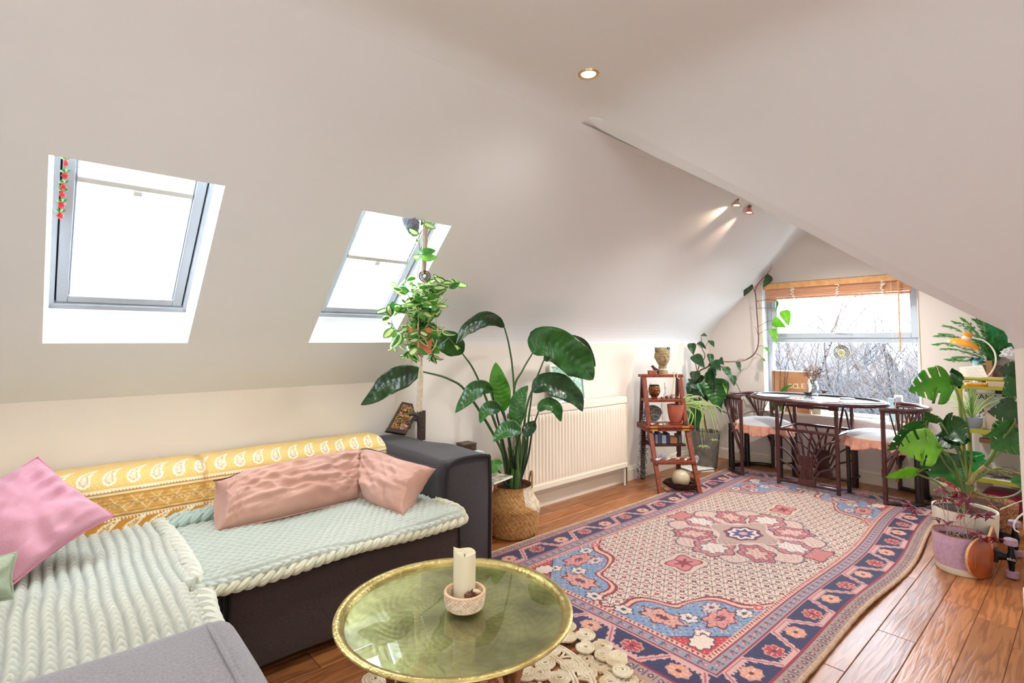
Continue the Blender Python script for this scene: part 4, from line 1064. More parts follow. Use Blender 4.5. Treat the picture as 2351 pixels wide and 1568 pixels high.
# the whitewashed part is the upper side that faces the radiator
mi = []
for f in m.f:
    cx = sum(m.v[i][0] for i in f)/4-bx_; cy = sum(m.v[i][1] for i in f)/4-by_; cz = sum(m.v[i][2] for i in f)/4
    a = math.atan2(cy, cx); lim = .17+.035*math.sin(a*3+1)
    mi.append(1 if (cz > lim and -1.75 < a < .9) else 0)
m.mi = mi; m.build('woven_body', [SG, SGW], bk, smooth=70)
m = M(); m.lathe([(.114, .30), (.120, .303), (.115, .298), (.108, .25), (.11, .16)], (bx_, by_, 0), 40, cap=False); m.build('lining', mat('basket_inside', (120, 66, 38), r=.9), bk)
for sg in (-1, 1):
    a0 = -.55+(PI if sg < 0 else 0); hp = []
    for i in range(13):
        t = i/12; q = a0+(t-.5)*.75; z = .285+.088*math.sin(PI*t)**.7; r_ = .120
        hp.append((bx_+r_*math.cos(q), by_+r_*math.sin(q), z))
    m = M(); braid(m, hp, .0045, .03, .004, 5); m.build('handle', mat('seagrass_rope', (176, 138, 98), r=.9, bump=.4, bs=200), bk)
st = thing('bird_of_paradise_plant', 'tall bird-of-paradise plant with broad dark leaves beside the radiator', 'plant', (bx_, by_, .27))
m = M(); m.lathe([(0, .285), (.09, .283), (.094, .275), (.09, .2), (0, .2)], (bx_, by_, 0), 30, cap=False); m.build('soil', SOIL, st)
YP = 2.48
def stalk(par, pts, r0, r1, mt=STEM, n=8):
    m = M(); S_ = spline(pts, 7); k = len(S_); m.tube(S_, [r0+(r1-r0)*i/(k-1) for i in range(k)], n); return m.build('stem', mt, par)
# (stalk pixels, leaf spine pixels, width, roll, material, profile), with a depth offset per point
def PY(x, y, d=0): return P(x, y, Y=YP+d)
ST = [
 ([(1172, 1140), (1150, 1030), (1075, 905), (1030, 870), (970, 853)], [(970, 853), (930, 862), (888, 880), (862, 905), (828, 930)], .125, .35, GD, [0, -.02, -.06, -.08, -.1], [-.1, -.13, -.18, -.22, -.25]),
 ([(1180, 1140), (1160, 1040), (1118, 920), (1088, 850), (1062, 812)], [(1062, 812), (1048, 800), (1030, 785), (1010, 778), (985, 772)], .14, .2, GM, [0, 0, 0, 0, 0], [0, -.02, -.05, -.09, -.14]),
 ([(1192, 1140), (1185, 1000), (1178, 860), (1168, 790), (1158, 752)], [(1158, 752), (1140, 738), (1112, 732), (1072, 752), (1046, 790)], .11, .55, GD, [0, 0, 0, 0, 0], [0, 0, -.03, -.06, -.1]),
 ([(1188, 1140), (1190, 1030), (1180, 900), (1200, 850), (1222, 812)], [(1222, 812), (1246, 790), (1285, 798), (1330, 835), (1362, 872)], .225, .12, GM, [0, 0, 0, -.02, -.04], [-.04, -.08, -.14, -.2, -.26]),
 ([(1188, 1140), (1200, 1030), (1208, 940), (1228, 880), (1248, 828)], [(1248, 828), (1280, 795), (1320, 790), (1350, 812), (1367, 842)], .17, -.6, GD, [0, .03, .04, .05, .05], [.04, .02, .0, -.02, -.05]),
 ([(1200, 1140), (1208, 1040), (1214, 960), (1222, 900)], [(1222, 900), (1250, 882), (1290, 890), (1320, 912), (1338, 945)], .17, .35, GD, [0, 0, -.02, -.04], [-.04, -.08, -.12, -.15, -.18]),
 ([(1176, 1140), (1172, 1040), (1160, 960), (1152, 936)], [(1156, 945), (1150, 905), (1142, 865), (1138, 832)], .125, .1, GL, [0, -.03, -.06, -.08], [-.08, -.08, -.07, -.05]),
 ([(1168, 1140), (1160, 1040), (1140, 950), (1130, 900)], [(1130, 898), (1108, 890), (1085, 898), (1062, 925), (1045, 948)], .10, .3, GM, [0, -.05, -.08, -.12], [-.12, -.14, -.17, -.2, -.22]),
 ([(1196, 1140), (1196, 1040), (1190, 990), (1186, 975)], [(1186, 985), (1186, 950), (1192, 915), (1212, 885)], .105, -.15, GM, [0, -.04, -.07, -.09], [-.09, -.09, -.07, -.05]),
 ([(1205, 1140), (1212, 1050), (1222, 990), (1236, 945)], [(1236, 945), (1250, 930), (1275, 935), (1288, 968)], .09, .3, GM, [0, -.03, -.05, -.08], [-.08, -.1, -.12, -.13]),
 ([(1186, 1140), (1176, 1050), (1165, 980), (1150, 940)], [(1150, 940), (1128, 936), (1112, 945), (1102, 972)], .085, .2, GM, [0, -.06, -.1, -.14], [-.14, -.16, -.18, -.19]),
 ([(1190, 1140), (1184, 1060), (1188, 1020), (1196, 992)], [(1196, 990), (1172, 985), (1150, 995), (1132, 1014)], .10, -.1, GM, [0, -.08, -.13, -.16], [-.16, -.18, -.2, -.22]),
 ([(1194, 1140), (1202, 1060), (1206, 1020), (1205, 1004)], [(1205, 1004), (1212, 990), (1220, 978), (1228, 966)], .085, .3, GD, [0, -.03, -.05, -.06], [-.06, -.06, -.05, -.04]),
 ([(1174, 1140), (1160, 1110), (1148, 1085), (1140, 1078)], [(1122, 1088), (1130, 1074), (1142, 1066), (1156, 1064)], .07, .0, GL, [0, -.05, -.1, -.13], [-.15, -.15, -.14, -.13]),
]
for sp_, lf, w_, roll, mt, d1, d2 in ST:
    pts = [PY(x, y, d) for (x, y), d in zip(sp_, d1)]
    x0, y0 = pts[0].x, pts[0].y
    pts[0] = Vector((bx_+max(-.06, min(.06, pts[0].x-bx_)), by_+max(-.06, min(.06, pts[0].y-by_)), .28))
    stalk(st, pts, .011 if w_ > .12 else .008, .0045, STEM if w_ > .1 else STEMD)
    m = M(); leaf_mesh(m, [PY(x, y, d) for (x, y), d in zip(lf, d2)], w_, roll, .30, 'paddle' if w_ > .2 else 'oval', 48, 10, .10); m.build('leaf', mt, st, smooth=180, solid=.0008)
for k in range(7):      # sheaths at the foot of the clump
    q = k*.9; a = Vector((bx_+.035*math.cos(q), by_+.035*math.sin(q), .27)); m = M()
    b = a+Vector((.03*math.cos(q*1.7)-.02, .02*math.sin(q), .22+.03*(k % 3))); m.tube(spline([a, a.lerp(b, .5)+Vector((.008, 0, 0)), b], 5), [.016, .0155, .015, .014, .0135, .013, .012, .011, .010, .009, .008], 8); m.build('leaf_sheath', mat('sheath_green', (72, 110, 46), r=.45, var=(50, 84, 36), vs=10), st)

# ---------------------------------------------------------------- radiator and what is on it
rad = thing('radiator', 'white ribbed panel radiator on the wall under the framed leaf print', 'radiator', (3.05, 2.66, 0))
RW = mat('radiator_enamel', (240, 228, 208), r=.35)
rx0, rx1, rz0, rz1, ry = 2.42, 3.605, .150, .728, 2.632
m = M(); m.bx(rx0, rx1, ry+.008, ry+.014, rz0, rz1); nr_ = 34
def rib(u, v):
    x = rx0+.02+(rx1-rx0-.04)*u; z = rz0+.038+(rz1-rz0-.09)*v
    k = (u*nr_) % 1; e = min(1, min(v, 1-v)/.03)
    return (x, ry+.010-.010*e*(.5-.5*math.cos(2*PI*k))**.6, z)
m.grid(rib, nr_*6, 20, flip=False); 
m.build('front_panel', RW, rad, smooth=50)
m = M(); m.bx(rx0-.002, rx1+.002, ry-.001, ry+.012, rz0, rz0+.036); m.bx(rx0-.002, rx1+.002, ry-.001, ry+.012, rz1-.048, rz1); m.build('panel_edge', RW, rad, smooth=0, bevel=.003)
m = M(); m.bx(rx0, rx1, ry+.012, ry+.075, rz1-.004, rz1+.002)
m.build('top_grille', RW, rad, smooth=0, bevel=.002)
m = M(); m.bx(rx1, rx1+.003, ry, ry+.075, rz0, rz1+.002); m.bx(rx0-.003, rx0, ry, ry+.075, rz0, rz1+.002); m.build('side_panel', RW, rad, smooth=0)['kind'] = 'stuff'
m = M(); m.bx(rx0, rx1, ry+.06, ry+.075, rz0, rz1-.02); m.build('rear_panel', RW, rad, smooth=0)
m = M(); m.tube([(rx1-.014, ry+.02, 0), (rx1-.014, ry+.02, rz0+.02)], .0095, 10); m.build('pipe', RW, rad)
m = M(); m.tube([(rx1+.0, ry+.03, .20), (rx1+.035, ry+.03, .20)], .009, 10); m.tube([(rx1+.025, ry+.03, .175), (rx1+.025, ry+.03, .245)], .014, 12); m.build('valve', mat('valve_white', (232, 228, 220), r=.4), rad)
m = M(); m.tube([(rx1+.025, ry+.03, .16), (rx1+.025, ry+.03, .175)], .011, 10); m.tube([(rx1+.025, ry+.03, .0), (rx1+.025, ry+.03, .16)], .006, 8); m.build('valve_tail', mat('valve_dark', (120, 110, 96), r=.4, metal=.6), rad)
# framed print leaning on the wall
fr_ = thing('framed_print', 'white framed green leaf print standing on the radiator', 'picture', (2.95, 2.69, .73))
fx0, fx1, fz0, fz1 = 2.755, 3.125, .733, 1.02; m = M()
def fq(x, z, d=0): return (x, 2.676+(z-.733)*.13-d, z)
def slab(m, x0, x1, z0, z1, d0, d1):
    o = Vector(fq(x0, z0, d0)); a = Vector(fq(x1, z0, d0))-o; b = Vector(fq(x0, z1, d0))-o; m.obox(o, a, b, Vector((0, -(d1-d0), 0)))
t = .018
for q in ((fx0, fx1, fz0, fz0+t), (fx0, fx1, fz1-t, fz1), (fx0, fx0+t, fz0+t, fz1-t), (fx1-t, fx1, fz0+t, fz1-t)): slab(m, *q, 0, .016)
m.build('frame', mat('picture_frame_white', (240, 238, 232), r=.4), fr_, smooth=0, bevel=.002)
PRN = bpy.data.materials.new('leaf_print'); PRN.use_nodes = True; n = PRN.node_tree; b = n.nodes['Principled BSDF']; b.inputs['Roughness'].default_value = .25
g = n.nodes.new('ShaderNodeNewGeometry'); vo = n.nodes.new('ShaderNodeTexVoronoi'); vo.inputs['Scale'].default_value = 26; nzz = n.nodes.new('ShaderNodeTexNoise'); nzz.inputs['Scale'].default_value = 14; nzz.inputs['Detail'].default_value = 4
n.links.new(g.outputs['Position'], nzz.inputs['Vector']); n.links.new(g.outputs['Position'], vo.inputs['Vector']); ad = n.nodes.new('ShaderNodeMath'); ad.operation = 'ADD'; n.links.new(vo.outputs['Distance'], ad.inputs[0]); n.links.new(nzz.outputs[0], ad.inputs[1])
rp = n.nodes.new('ShaderNodeValToRGB'); e = rp.color_ramp; e.interpolation = 'CONSTANT'; e.elements[0].position = 0; e.elements[0].color = L2((46, 110, 62))+(1,); e.elements[1].position = .72; e.elements[1].color = L2((206, 228, 214))+(1,)
x_ = e.elements.new(.55); x_.color = L2((110, 164, 124))+(1,); x_ = e.elements.new(.9); x_.color = L2((150, 196, 170))+(1,)
n.links.new(ad.outputs[0], rp.inputs[0]); n.links.new(rp.outputs[0], b.inputs['Base Color'])
m = M(); slab(m, fx0+t, fx1-t, fz0+t, fz1-t, .002, .006); m.build('print', PRN, fr_, smooth=0)
# wall socket
sk = P(1165, 955, Y=YR); so = thing('wall_socket', 'white double wall socket between the plant stems', 'socket', (sk.x, YR, sk.z)); m = M(); m.bx(sk.x-.036, sk.x+.036, YR-.009, YR, sk.z-.05, sk.z+.05); m.build('plate', WHITE, so, smooth=0, bevel=.003)
m = M(); m.lathe([(0, 0), (.015, 0), (.013, .004), (0, .004)], (0, 0, 0), 16)
m.v = [(sk.x+a*.8, YR-.009-c, sk.z+b*1.4) for a, b, c in m.v]; m.build('dial', mat('dial_brown', (120, 92, 70), r=.5), so)

# ---------------------------------------------------------------- rattan side table with magazines, wedged between arm and basket
CANE = mat('cane_orange', (206, 128, 78), r=.4, var=(176, 98, 56), vs=30)
sx0, sx1, sy0, sy1 = 1.785, 1.90, 2.335, 2.70
sd_ = thing('cane_side_table', 'narrow looped cane side table between the sofa arm and the basket', 'side table', ((sx0+sx1)/2, 2.45, 0))
for x in (sx0+.008, sx1):
    for y in (sy0, sy1): m = M(); m.tube([(x, y, 0), (x, y, .405)], .0085, 8); m.build('leg', CANE, sd_)
m = M()
for z in (.03, .385, .40):
    m.tube([(sx0, sy0, z), (sx1, sy0, z), (sx1, sy1, z), (sx0, sy1, z)], .0075, 7, closed=True)
m.build('frame_rail', CANE, sd_)
def loops(pos):
    for k in range(3):
        z0 = .04+.115*k
        m = M(); pts = []
        for i in range(25):
            q = 2*PI*i/24; pts.append(pos(.5+.42*math.sin(q)*math.cos(q*.5)**0, z0+.058-.058*math.cos(q)))
        m.tube(pts, .0055, 7); m.build('cane_loop', CANE, sd_)
loops(lambda a, z: (sx0+(sx1-sx0)*a, sy0-.004, z)); loops(lambda a, z: (sx1+.004, sy0+(sy1-sy0)*(a*.5), z)); loops(lambda a, z: (sx1+.004, sy0+(sy1-sy0)*(.5+a*.5), z))
m = M(); m.bx(sx0-.003, sx1+.005, sy0-.005, sy1, .405, .417); m.build('top', CANE, sd_, smooth=0, bevel=.003)
mg = thing('magazine', 'white magazine with a dark cover picture on the cane side table', 'magazine', (1.85, 2.36, .418))
c0, c1 = P(1134, 1112, Z=.43), P(1161, 1100, Z=.43)
m = M(); m.xf = Matrix.Translation((1.855, 2.345, .418)) @ Matrix.Rotation(.25, 4, 'Z'); m.bx(-.075, .105, -.13, .13, 0, .010); m.build('pages', mat('paper', (234, 226, 208), r=.8), mg, smooth=0)
m = M(); m.xf = Matrix.Translation((1.855, 2.345, .4285)) @ Matrix.Rotation(.25, 4, 'Z'); m.bx(-.075, .105, -.13, .13, 0, .0012); m.build('cover', mat('magazine_cover', (60, 60, 48), r=.35, var=(214, 206, 180), vs=28, vdet=4), mg, smooth=0)
# things standing behind the arm
b1 = P(1072, 1024, Y=2.64); m = M(); bs = thing('wooden_box', 'dark wooden box just showing over the sofa arm', 'box', (b1.x, 2.64, b1.z-.19))
m.bx(b1.x-.045, b1.x+.045, 2.60, 2.69, .418, b1.z+.012); m.build('body', mat('box_dark', (66, 50, 40), r=.6, var=(96, 76, 60), vs=40), bs, smooth=0, bevel=.003)
m = M(); m.bx(b1.x-.048, b1.x+.048, 2.597, 2.693, b1.z+.012, b1.z+.02); m.build('lid', mat('box_lid', (110, 92, 66), r=.6, var=(74, 58, 42), vs=40), bs, smooth=0, bevel=.002)
b2 = P(1098, 1040, Y=2.52); bc = thing('tissue_packet', 'white packet showing over the end of the sofa arm', 'packet', (b2.x, 2.52, .418)); m = M(); m.bx(b2.x-.03, b2.x+.028, 2.49, 2.55, .418, b2.z+.012); m.build('body', mat('packet_white', (222, 226, 234), r=.5), bc, smooth=0, bevel=.004)

# ---------------------------------------------------------------- boxed gift and candle box in the corner behind the sofa
gb = thing('ribboned_box', 'dark ribbon-tied book box with an orange tiger-stripe cover leaning in the wall corner', 'box', (1.72, 2.74, .6))
BKD = mat('box_brown', (58, 38, 30), r=.6)
g0 = P(892, 980, Y=2.80); g1 = P(938, 988, Y=2.78); g3 = P(924, 922, Y=2.86); 
ex = (g1-g0); ez = (g3-g0); nn = ex.cross(ez).normalized()
if nn.dot(CAM-g0) < 0: nn = -nn
g0 = g0-ez*.15; ez = ez*1.15
m = M(); m.obox(g0, ex, ez, -nn*.03); m.build('book', BKD, gb, smooth=0, bevel=.002)
TIG = bpy.data.materials.new('tiger_cover'); TIG.use_nodes = True; n = TIG.node_tree; b = n.nodes['Principled BSDF']; b.inputs['Roughness'].default_value = .35
g = n.nodes.new('ShaderNodeNewGeometry'); mp = n.nodes.new('ShaderNodeMapping'); mp.inputs['Rotation'].default_value = (.3, .5, .2); mp.inputs['Scale'].default_value = (1, 1, 2.2); n.links.new(g.outputs['Position'], mp.inputs[0])
nq = n.nodes.new('ShaderNodeTexNoise'); nq.inputs['Scale'].default_value = 26; nq.inputs['Detail'].default_value = 1; nq.inputs['Distortion'].default_value = 1.6; n.links.new(mp.outputs[0], nq.inputs['Vector'])
sn_ = n.nodes.new('ShaderNodeMath'); sn_.operation = 'MULTIPLY'; sn_.inputs[1].default_value = 30; n.links.new(nq.outputs[0], sn_.inputs[0]); s2_ = n.nodes.new('ShaderNodeMath'); s2_.operation = 'SINE'; n.links.new(sn_.outputs[0], s2_.inputs[0])
rp = n.nodes.new('ShaderNodeValToRGB'); rp.color_ramp.elements[0].position = .35; rp.color_ramp.elements[1].position = .6; rp.color_ramp.elements[0].color = L2((50, 28, 18))+(1,); rp.color_ramp.elements[1].color = L2((196, 140, 66))+(1,)
n.links.new(s2_.outputs[0], rp.inputs[0]); n.links.new(rp.outputs[0], b.inputs['Base Color'])
m = M(); m.obox(g0+ex*.10+ez*.12+nn*.0005, ex*.78, ez*.80, nn*.001); m.build('cover_picture', TIG, gb, smooth=0)
MX = basis(g0+ex*.42+ez*.56+nn*.002, ex, ez-ex*(ez.dot(ex)/ex.length_squared))
cols_ = [(196, 226, 140), (240, 226, 160), (240, 214, 150), (222, 84, 58), (240, 226, 190), (226, 226, 200)]
for i, ch in enumerate('CAUTIO'):
    text(ch, .016, 'letter', gb, mat('letter_%d' % i, cols_[i], r=.5), MX @ Matrix.Translation(((i-2.5)*.0118, 0, 0)))
for (a_, b_, c) in ((.70, .26, (214, 150, 170)), (.80, .24, (226, 180, 196)), (.60, .14, (150, 170, 206)), (.76, .12, (170, 34, 60)), (.22, .62, (226, 170, 160)), (.36, .74, (226, 190, 110)), (.26, .86, (120, 110, 112))):
    c_ = g0+ex*a_+ez*b_+nn*.0022; m = M(); m.ball(c_, .0065, 8, 5, (1, .4, 1)); m.build('painted_flower', mat('fl%d' % int(a_*100), c, r=.5), gb)
m = M()
for i in range(14): c_ = g0+ez*(.12+.86*i/14)-ex.normalized()*.001; m.tube([c_+nn*.004, c_-ex.normalized()*.006, c_-nn*.03], .0016, 5)
o = m.build('spiral_binding', mat('wire_pale', (214, 206, 186), r=.4), gb); o['kind'] = 'stuff'
r0 = P(955, 985, Y=2.74); m = M(); m.bx(r0.x-.006, r0.x+.018, 2.66, 2.72, .61, P(955, 940, Y=2.74).z); m.build('slipcase', mat('slipcase', (72, 50, 44), r=.6), gb, smooth=0, bevel=.002)
BK = mat('black_ribbon', (16, 18, 20), r=.35, sheen=.5)
def ribbon(par, pts, w_, name='ribbon'):
    S_ = spline(pts, 6); m = M(); vs = []
    for i, p in enumerate(S_):
        t = (S_[min(i+1, len(S_)-1)]-S_[max(0, i-1)]).normalized(); sd = t.cross((CAM-p).normalized()).normalized(); vs += [p-sd*w_/2, p+sd*w_/2]
    m.add(vs, [(2*i, 2*i+1, 2*i+3, 2*i+2) for i in range(len(S_)-1)]); return m.build(name, BK, par, smooth=180, solid=.0008)
q_ = lambda x, y, d=0: P(x, y, Y=2.64+d)
ribbon(gb, [q_(938, 952), q_(950, 950, -.01), q_(958, 956, -.02), q_(950, 965, -.01)], .022); ribbon(gb, [q_(950, 956), q_(957, 965, -.01), q_(962, 978, -.01), q_(969, 988)], .010); ribbon(gb, [q_(948, 958), q_(944, 970), q_(940, 984)], .012)

# ---------------------------------------------------------------- hanging planter
hx, hy_ = 1.36, 2.17
def H(x, y, d=0): return P(x, y, Y=2.2+d)
mh = thing('macrame_hanger', 'cream macrame plant hanger with a dark metal medallion and a long tassel', 'plant hanger', tuple(H(968, 815)))
COT = mat('cotton_cord', (226, 212, 190), r=.95, bump=.5, bs=400, var=(206, 190, 166), vs=60)
top = H(979, 497); med = H(975, 634)
m = M()
for k in (-1, 0, 1): m.tube(spline([top+Vector((.006*k, .004*k, .06)), H(979+2*k, 540), H(977+2*k, 590), med+Vector((.004*k, 0, .01))], 5), .0028, 6)
m.build('upper_cord', mat('cord_brown', (186, 168, 150), r=.9), mh)
m = M(); S_ = spline([top+Vector((-.01, 0, .05)), H(972, 560), H(970, 630)], 8); m.tube(S_, .0065, 8); m.build('wrapped_cord', COT, mh)
m = M(); vd = (CAM-med).normalized(); t_, s_, u_ = frame_of(vd)
for R_k, r_k in ((.026, .0035), (.018, .0025), (.011, .003)): m.tube([med+vd*.006+(s_*math.cos(q)+u_*math.sin(q))*R_k for q in np.linspace(0, 2*PI, 25)[:-1]], r_k, 6, closed=True)
for k in range(12): q = 2*PI*k/12; m.tube([med+vd*.006+(s_*math.cos(q)+u_*math.sin(q))*.008, med+vd*.006+(s_*math.cos(q)+u_*math.sin(q))*.029], .0018, 5)
m.build('medallion', mat('dark_pewter', (92, 86, 70), r=.35, metal=.7), mh)
m = M(); m.ball(med+vd*.008, .005, 10, 8); m.build('medallion_bead', mat('bead_white', (230, 226, 216), r=.3), mh)
pot_c = H(969, 790); kn = H(968, 816)
for k in range(4):
    q = PI/4+k*PI/2; d_ = Vector((math.cos(q), math.sin(q), 0))
    m = M(); m.tube(spline([med+Vector((0, 0, -.02)), Vector((kn.x, kn.y, med.z-.12))+d_*.045, Vector((kn.x, kn.y, kn.z+.13))+d_*.078, Vector((kn.x, kn.y, kn.z+.035))+d_*.060, kn+Vector((0, 0, -.002))], 7), .0034, 6); m.build('side_cord', COT, mh)
m = M(); m.ball(kn, .010, 10, 8, (1, 1, 1.3)); m.build('knot', COT, mh)
for k in range(16):
    q = 2*PI*k/16; dd = Vector((math.cos(q), math.sin(q), 0)); e_ = H(962, 940)
    m = M(); L_ = e_+dd*.013+Vector((0, 0, rnd.uniform(-.012, .006))); m.tube(spline([kn, kn.lerp(L_, .3)+dd*.005, kn.lerp(L_, .7)+dd*.003, L_], 4), .0028, 5); m.build('tassel_strand', COT, mh)
pz = kn.z+.008
hp_ = thing('hanging_wax_plant', 'trailing wax plant with cream-edged leaves in a terracotta pot in the macrame hanger', 'plant', (kn.x, kn.y, pz))
TER = mat('terracotta', (206, 136, 92), r=.8, var=(190, 116, 76), vs=16, bump=.15, bs=80)
m = M(); m.lathe([(0, 0), (.040, 0), (.048, .002), (.050, .012), (.044, .014), (.058, .10), (.066, .102), (.067, .125), (.060, .126), (.058, .11), (0, .11)], (kn.x, kn.y, pz), 36, cap=False); m.build('pot', TER, hp_, smooth=40)
def oval_leaf(L, W, fold, bend, name, mt, edge=None):
    m = M(); N, V_ = 8, 4; vs = []
    for i in range(N+1):
        q = i/N; w = W/2*math.sin(PI*q**.85)**.8
        for j in range(V_+1): v = 2*j/V_-1; vs.append((q*L, v*w, fold*abs(v)*w-bend*q*q*L))
    m.add(vs, [(i*(V_+1)+j, i*(V_+1)+j+1, (i+1)*(V_+1)+j+1, (i+1)*(V_+1)+j) for i in range(N) for j in range(V_)])
    mi = [1 if (edge and j in (1, 2) and 1 <= i < N-1) else 0 for i in range(N) for j in range(V_)]
    m.mi = mi; o = m.build(name, [mt]+([edge] if edge else []), link=False, smooth=180); return o.data
WXG = veined('wax_leaf', (64, 132, 52), (44, 104, 44), .35, .35); WXL = veined('wax_leaf_pale', (112, 172, 66), (90, 150, 56), .45, .4); WXC = mat('wax_leaf_cream', (206, 218, 138), r=.4, trans=.4, var=(226, 232, 176), vs=20)
WL = [oval_leaf(.062, .030, .3, .25, 'wax_leaf', WXG, WXC), oval_leaf(.056, .027, .25, .1, 'wax_leaf', WXG, None), oval_leaf(.066, .028, .35, .3, 'wax_leaf', WXC, WXG), oval_leaf(.058, .028, .2, .2, 'wax_leaf', WXL, None), oval_leaf(.06, .028, .3, .15, 'wax_leaf', WXL, WXC)]
def put_leaf(me, par, p, d, roll, sc=1, name='leaf', face=False):
    x = Vector(d).normalized(); y = x.cross((CAM-Vector(p)).normalized() if face else Vector((0, 0, 1))); y = y.normalized() if y.length > .05 else x.orthogonal().normalized(); z = x.cross(y)
    m_ = Matrix((x, y, z)).transposed().to_4x4(); m_.translation = p
    return inst(me, name, par, m_ @ Matrix.Rotation(roll, 4, 'X') @ Matrix.Scale(sc, 4))
hr = random.Random(21)
ctr = Vector((kn.x, kn.y, pz+.11))
for k in range(40):
    q = 2*PI*k/40*5.03; R_e = hr.uniform(.05, .175); up_ = hr.uniform(-.06, .24); tip = ctr+Vector((R_e*math.cos(q), R_e*math.sin(q), up_))
    if up_ < 0: tip.z -= .02
    if k % 4 == 0: tip = ctr+Vector((.07*math.cos(q), .07*math.sin(q), -.10-.03*hr.random()))
    S_ = spline([ctr+Vector((.03*math.cos(q), .03*math.sin(q), 0)), ctr.lerp(tip, .5)+Vector((0, 0, .05)), tip], 5)
    m = M(); m.tube(S_, .0014, 5); m.build('vine', mat('vine_green', (92, 112, 60), r=.6), hp_)
    for j in range(2, len(S_), 2):
        t = (S_[min(j+1, len(S_)-1)]-S_[j-1]).normalized(); a = hr.uniform(0, 6.28)
        for sg in (0, PI):
            if hr.random() < .12: continue
            d_ = (t*.5+Vector((math.cos(a+sg), math.sin(a+sg), hr.uniform(-.5, .3)))).normalized()
            put_leaf(WL[hr.randrange(5)], hp_, S_[j], d_, hr.uniform(-.9, .9), hr.uniform(.8, 1.3), face=hr.random() < .6)
# sprays climbing the cords and hanging out to the left
for pts, lv in (([(975, 735), (960, 690), (958, 640), (965, 590), (962, 545), (975, 505)], [(0, 940, 530), (1, 970, 512), (2, 958, 552), (3, 965, 575), (4, 955, 590), (2, 935, 640), (0, 950, 660), (1, 1002, 575), (3, 1000, 592), (4, 990, 520), (2, 985, 660), (0, 945, 690), (4, 930, 700), (1, 998, 700), (3, 1018, 690)]),
                ([(965, 780), (930, 770), (905, 752), (897, 728)], [(0, 893, 705), (1, 900, 698), (2, 880, 733), (0, 898, 745), (3, 905, 765), (4, 885, 772), (1, 915, 790), (2, 902, 800)])):
    S_ = spline([H(x, y, -.03) for x, y in pts], 5); m = M(); m.tube(S_, .0014, 5); m.build('vine', mat('vine_green'), hp_)
    for k, x, y in lv:
        tp_ = H(x, y, -.04); base_ = min(S_, key=lambda s_: (s_-tp_).length); d_ = tp_-base_
        if d_.length < .01: d_ = Vector((.02, -.02, .01))
        put_leaf(WL[k], hp_, base_, d_, hr.uniform(-.5, .5), max(1.1, min(1.5, d_.length/.045)), face=True)
yl = H(948, 812, -.04); put_leaf(WL[3], hp_, yl, Vector((-.1, -.1, -1)), 1.3, 1.1)
# grey woolly thing and glass ornament hung in the skylight head
wl = H(950, 500); wo = thing('grey_woolly_garland', 'fluffy blue-grey woollen garland hanging at the head of the second skylight', 'garland', tuple(wl))
FUR = mat('grey_fur', (150, 156, 174), r=1, var=(104, 110, 130), vs=120, bump=1, bs=200, sheen=.6)
m = M(); a, b = H(938, 478, .02), H(960, 545, .02)
def furb(c0, c1, r_):
    m = M(); ax = (c1-c0); N = 14
    def f(u, v):
        q = 2*PI*u; t, s_, u_ = frame_of(ax); p = c0+ax*v; rr = r_*max(0, math.sin(PI*(.12+.86*v)))**.6
        d = s_*math.cos(q)+u_*math.sin(q); return p+d*(rr+.006*noise.noise(p*60+d*3)+.003*noise.noise(p*200+d*9))
    m.grid(f, 48, 40); return m
furb(H(934, 468, .03), H(952, 542, 0), .040).build('woolly_bundle', FUR, wo, smooth=180); furb(H(982, 478, .02), H(990, 512, 0), .016).build('woolly_bundle', FUR, wo, smooth=180)
m = M(); m.tube(spline([H(948, 487), H(965, 493), H(985, 490)], 6), .008, 8); m.build('cord', mat('cord_dark', (60, 60, 70), r=.9), wo)
m = M(); N = 260
for i in range(N):
    v = hr.random(); q = hr.uniform(0, 6.28); c0, c1 = H(934, 468, .03), H(952, 542, 0); t, s_, u_ = frame_of(c1-c0); p = c0.lerp(c1, v)+(s_*math.cos(q)+u_*math.sin(q))*.039*max(0, math.sin(PI*(.12+.86*v)))**.6; e = p+(s_*math.cos(q)+u_*math.sin(q))*.009+Vector((0, 0, -.006)); m.tube([p, e], [.0012, .0004], 3)
o = m.build('wool_fibres', FUR, wo); o['kind'] = 'stuff'
gg = D(843, 485, 2.75); gp = P(846, 487, Y=2.24); go = thing('glass_bauble', 'clear glass bauble hanging in the upper left corner of the second skylight', 'ornament', tuple(gp))
m = M(); m.ball(gp+Vector((0, 0, -.012)), .017, 18, 12); m.build('bauble', glass('bauble_glass', (.80, .86, .92), ior=1.5), go)
m = M(); m.tube([gp+Vector((0, 0, .05)), gp+Vector((0, 0, .004))], .0012, 5); m.tube([gp+Vector((0, 0, .002)), gp+Vector((0, 0, .008))], .004, 8); m.build('cap', mat('cap_dark', (70, 74, 84), r=.4, metal=.6), go)
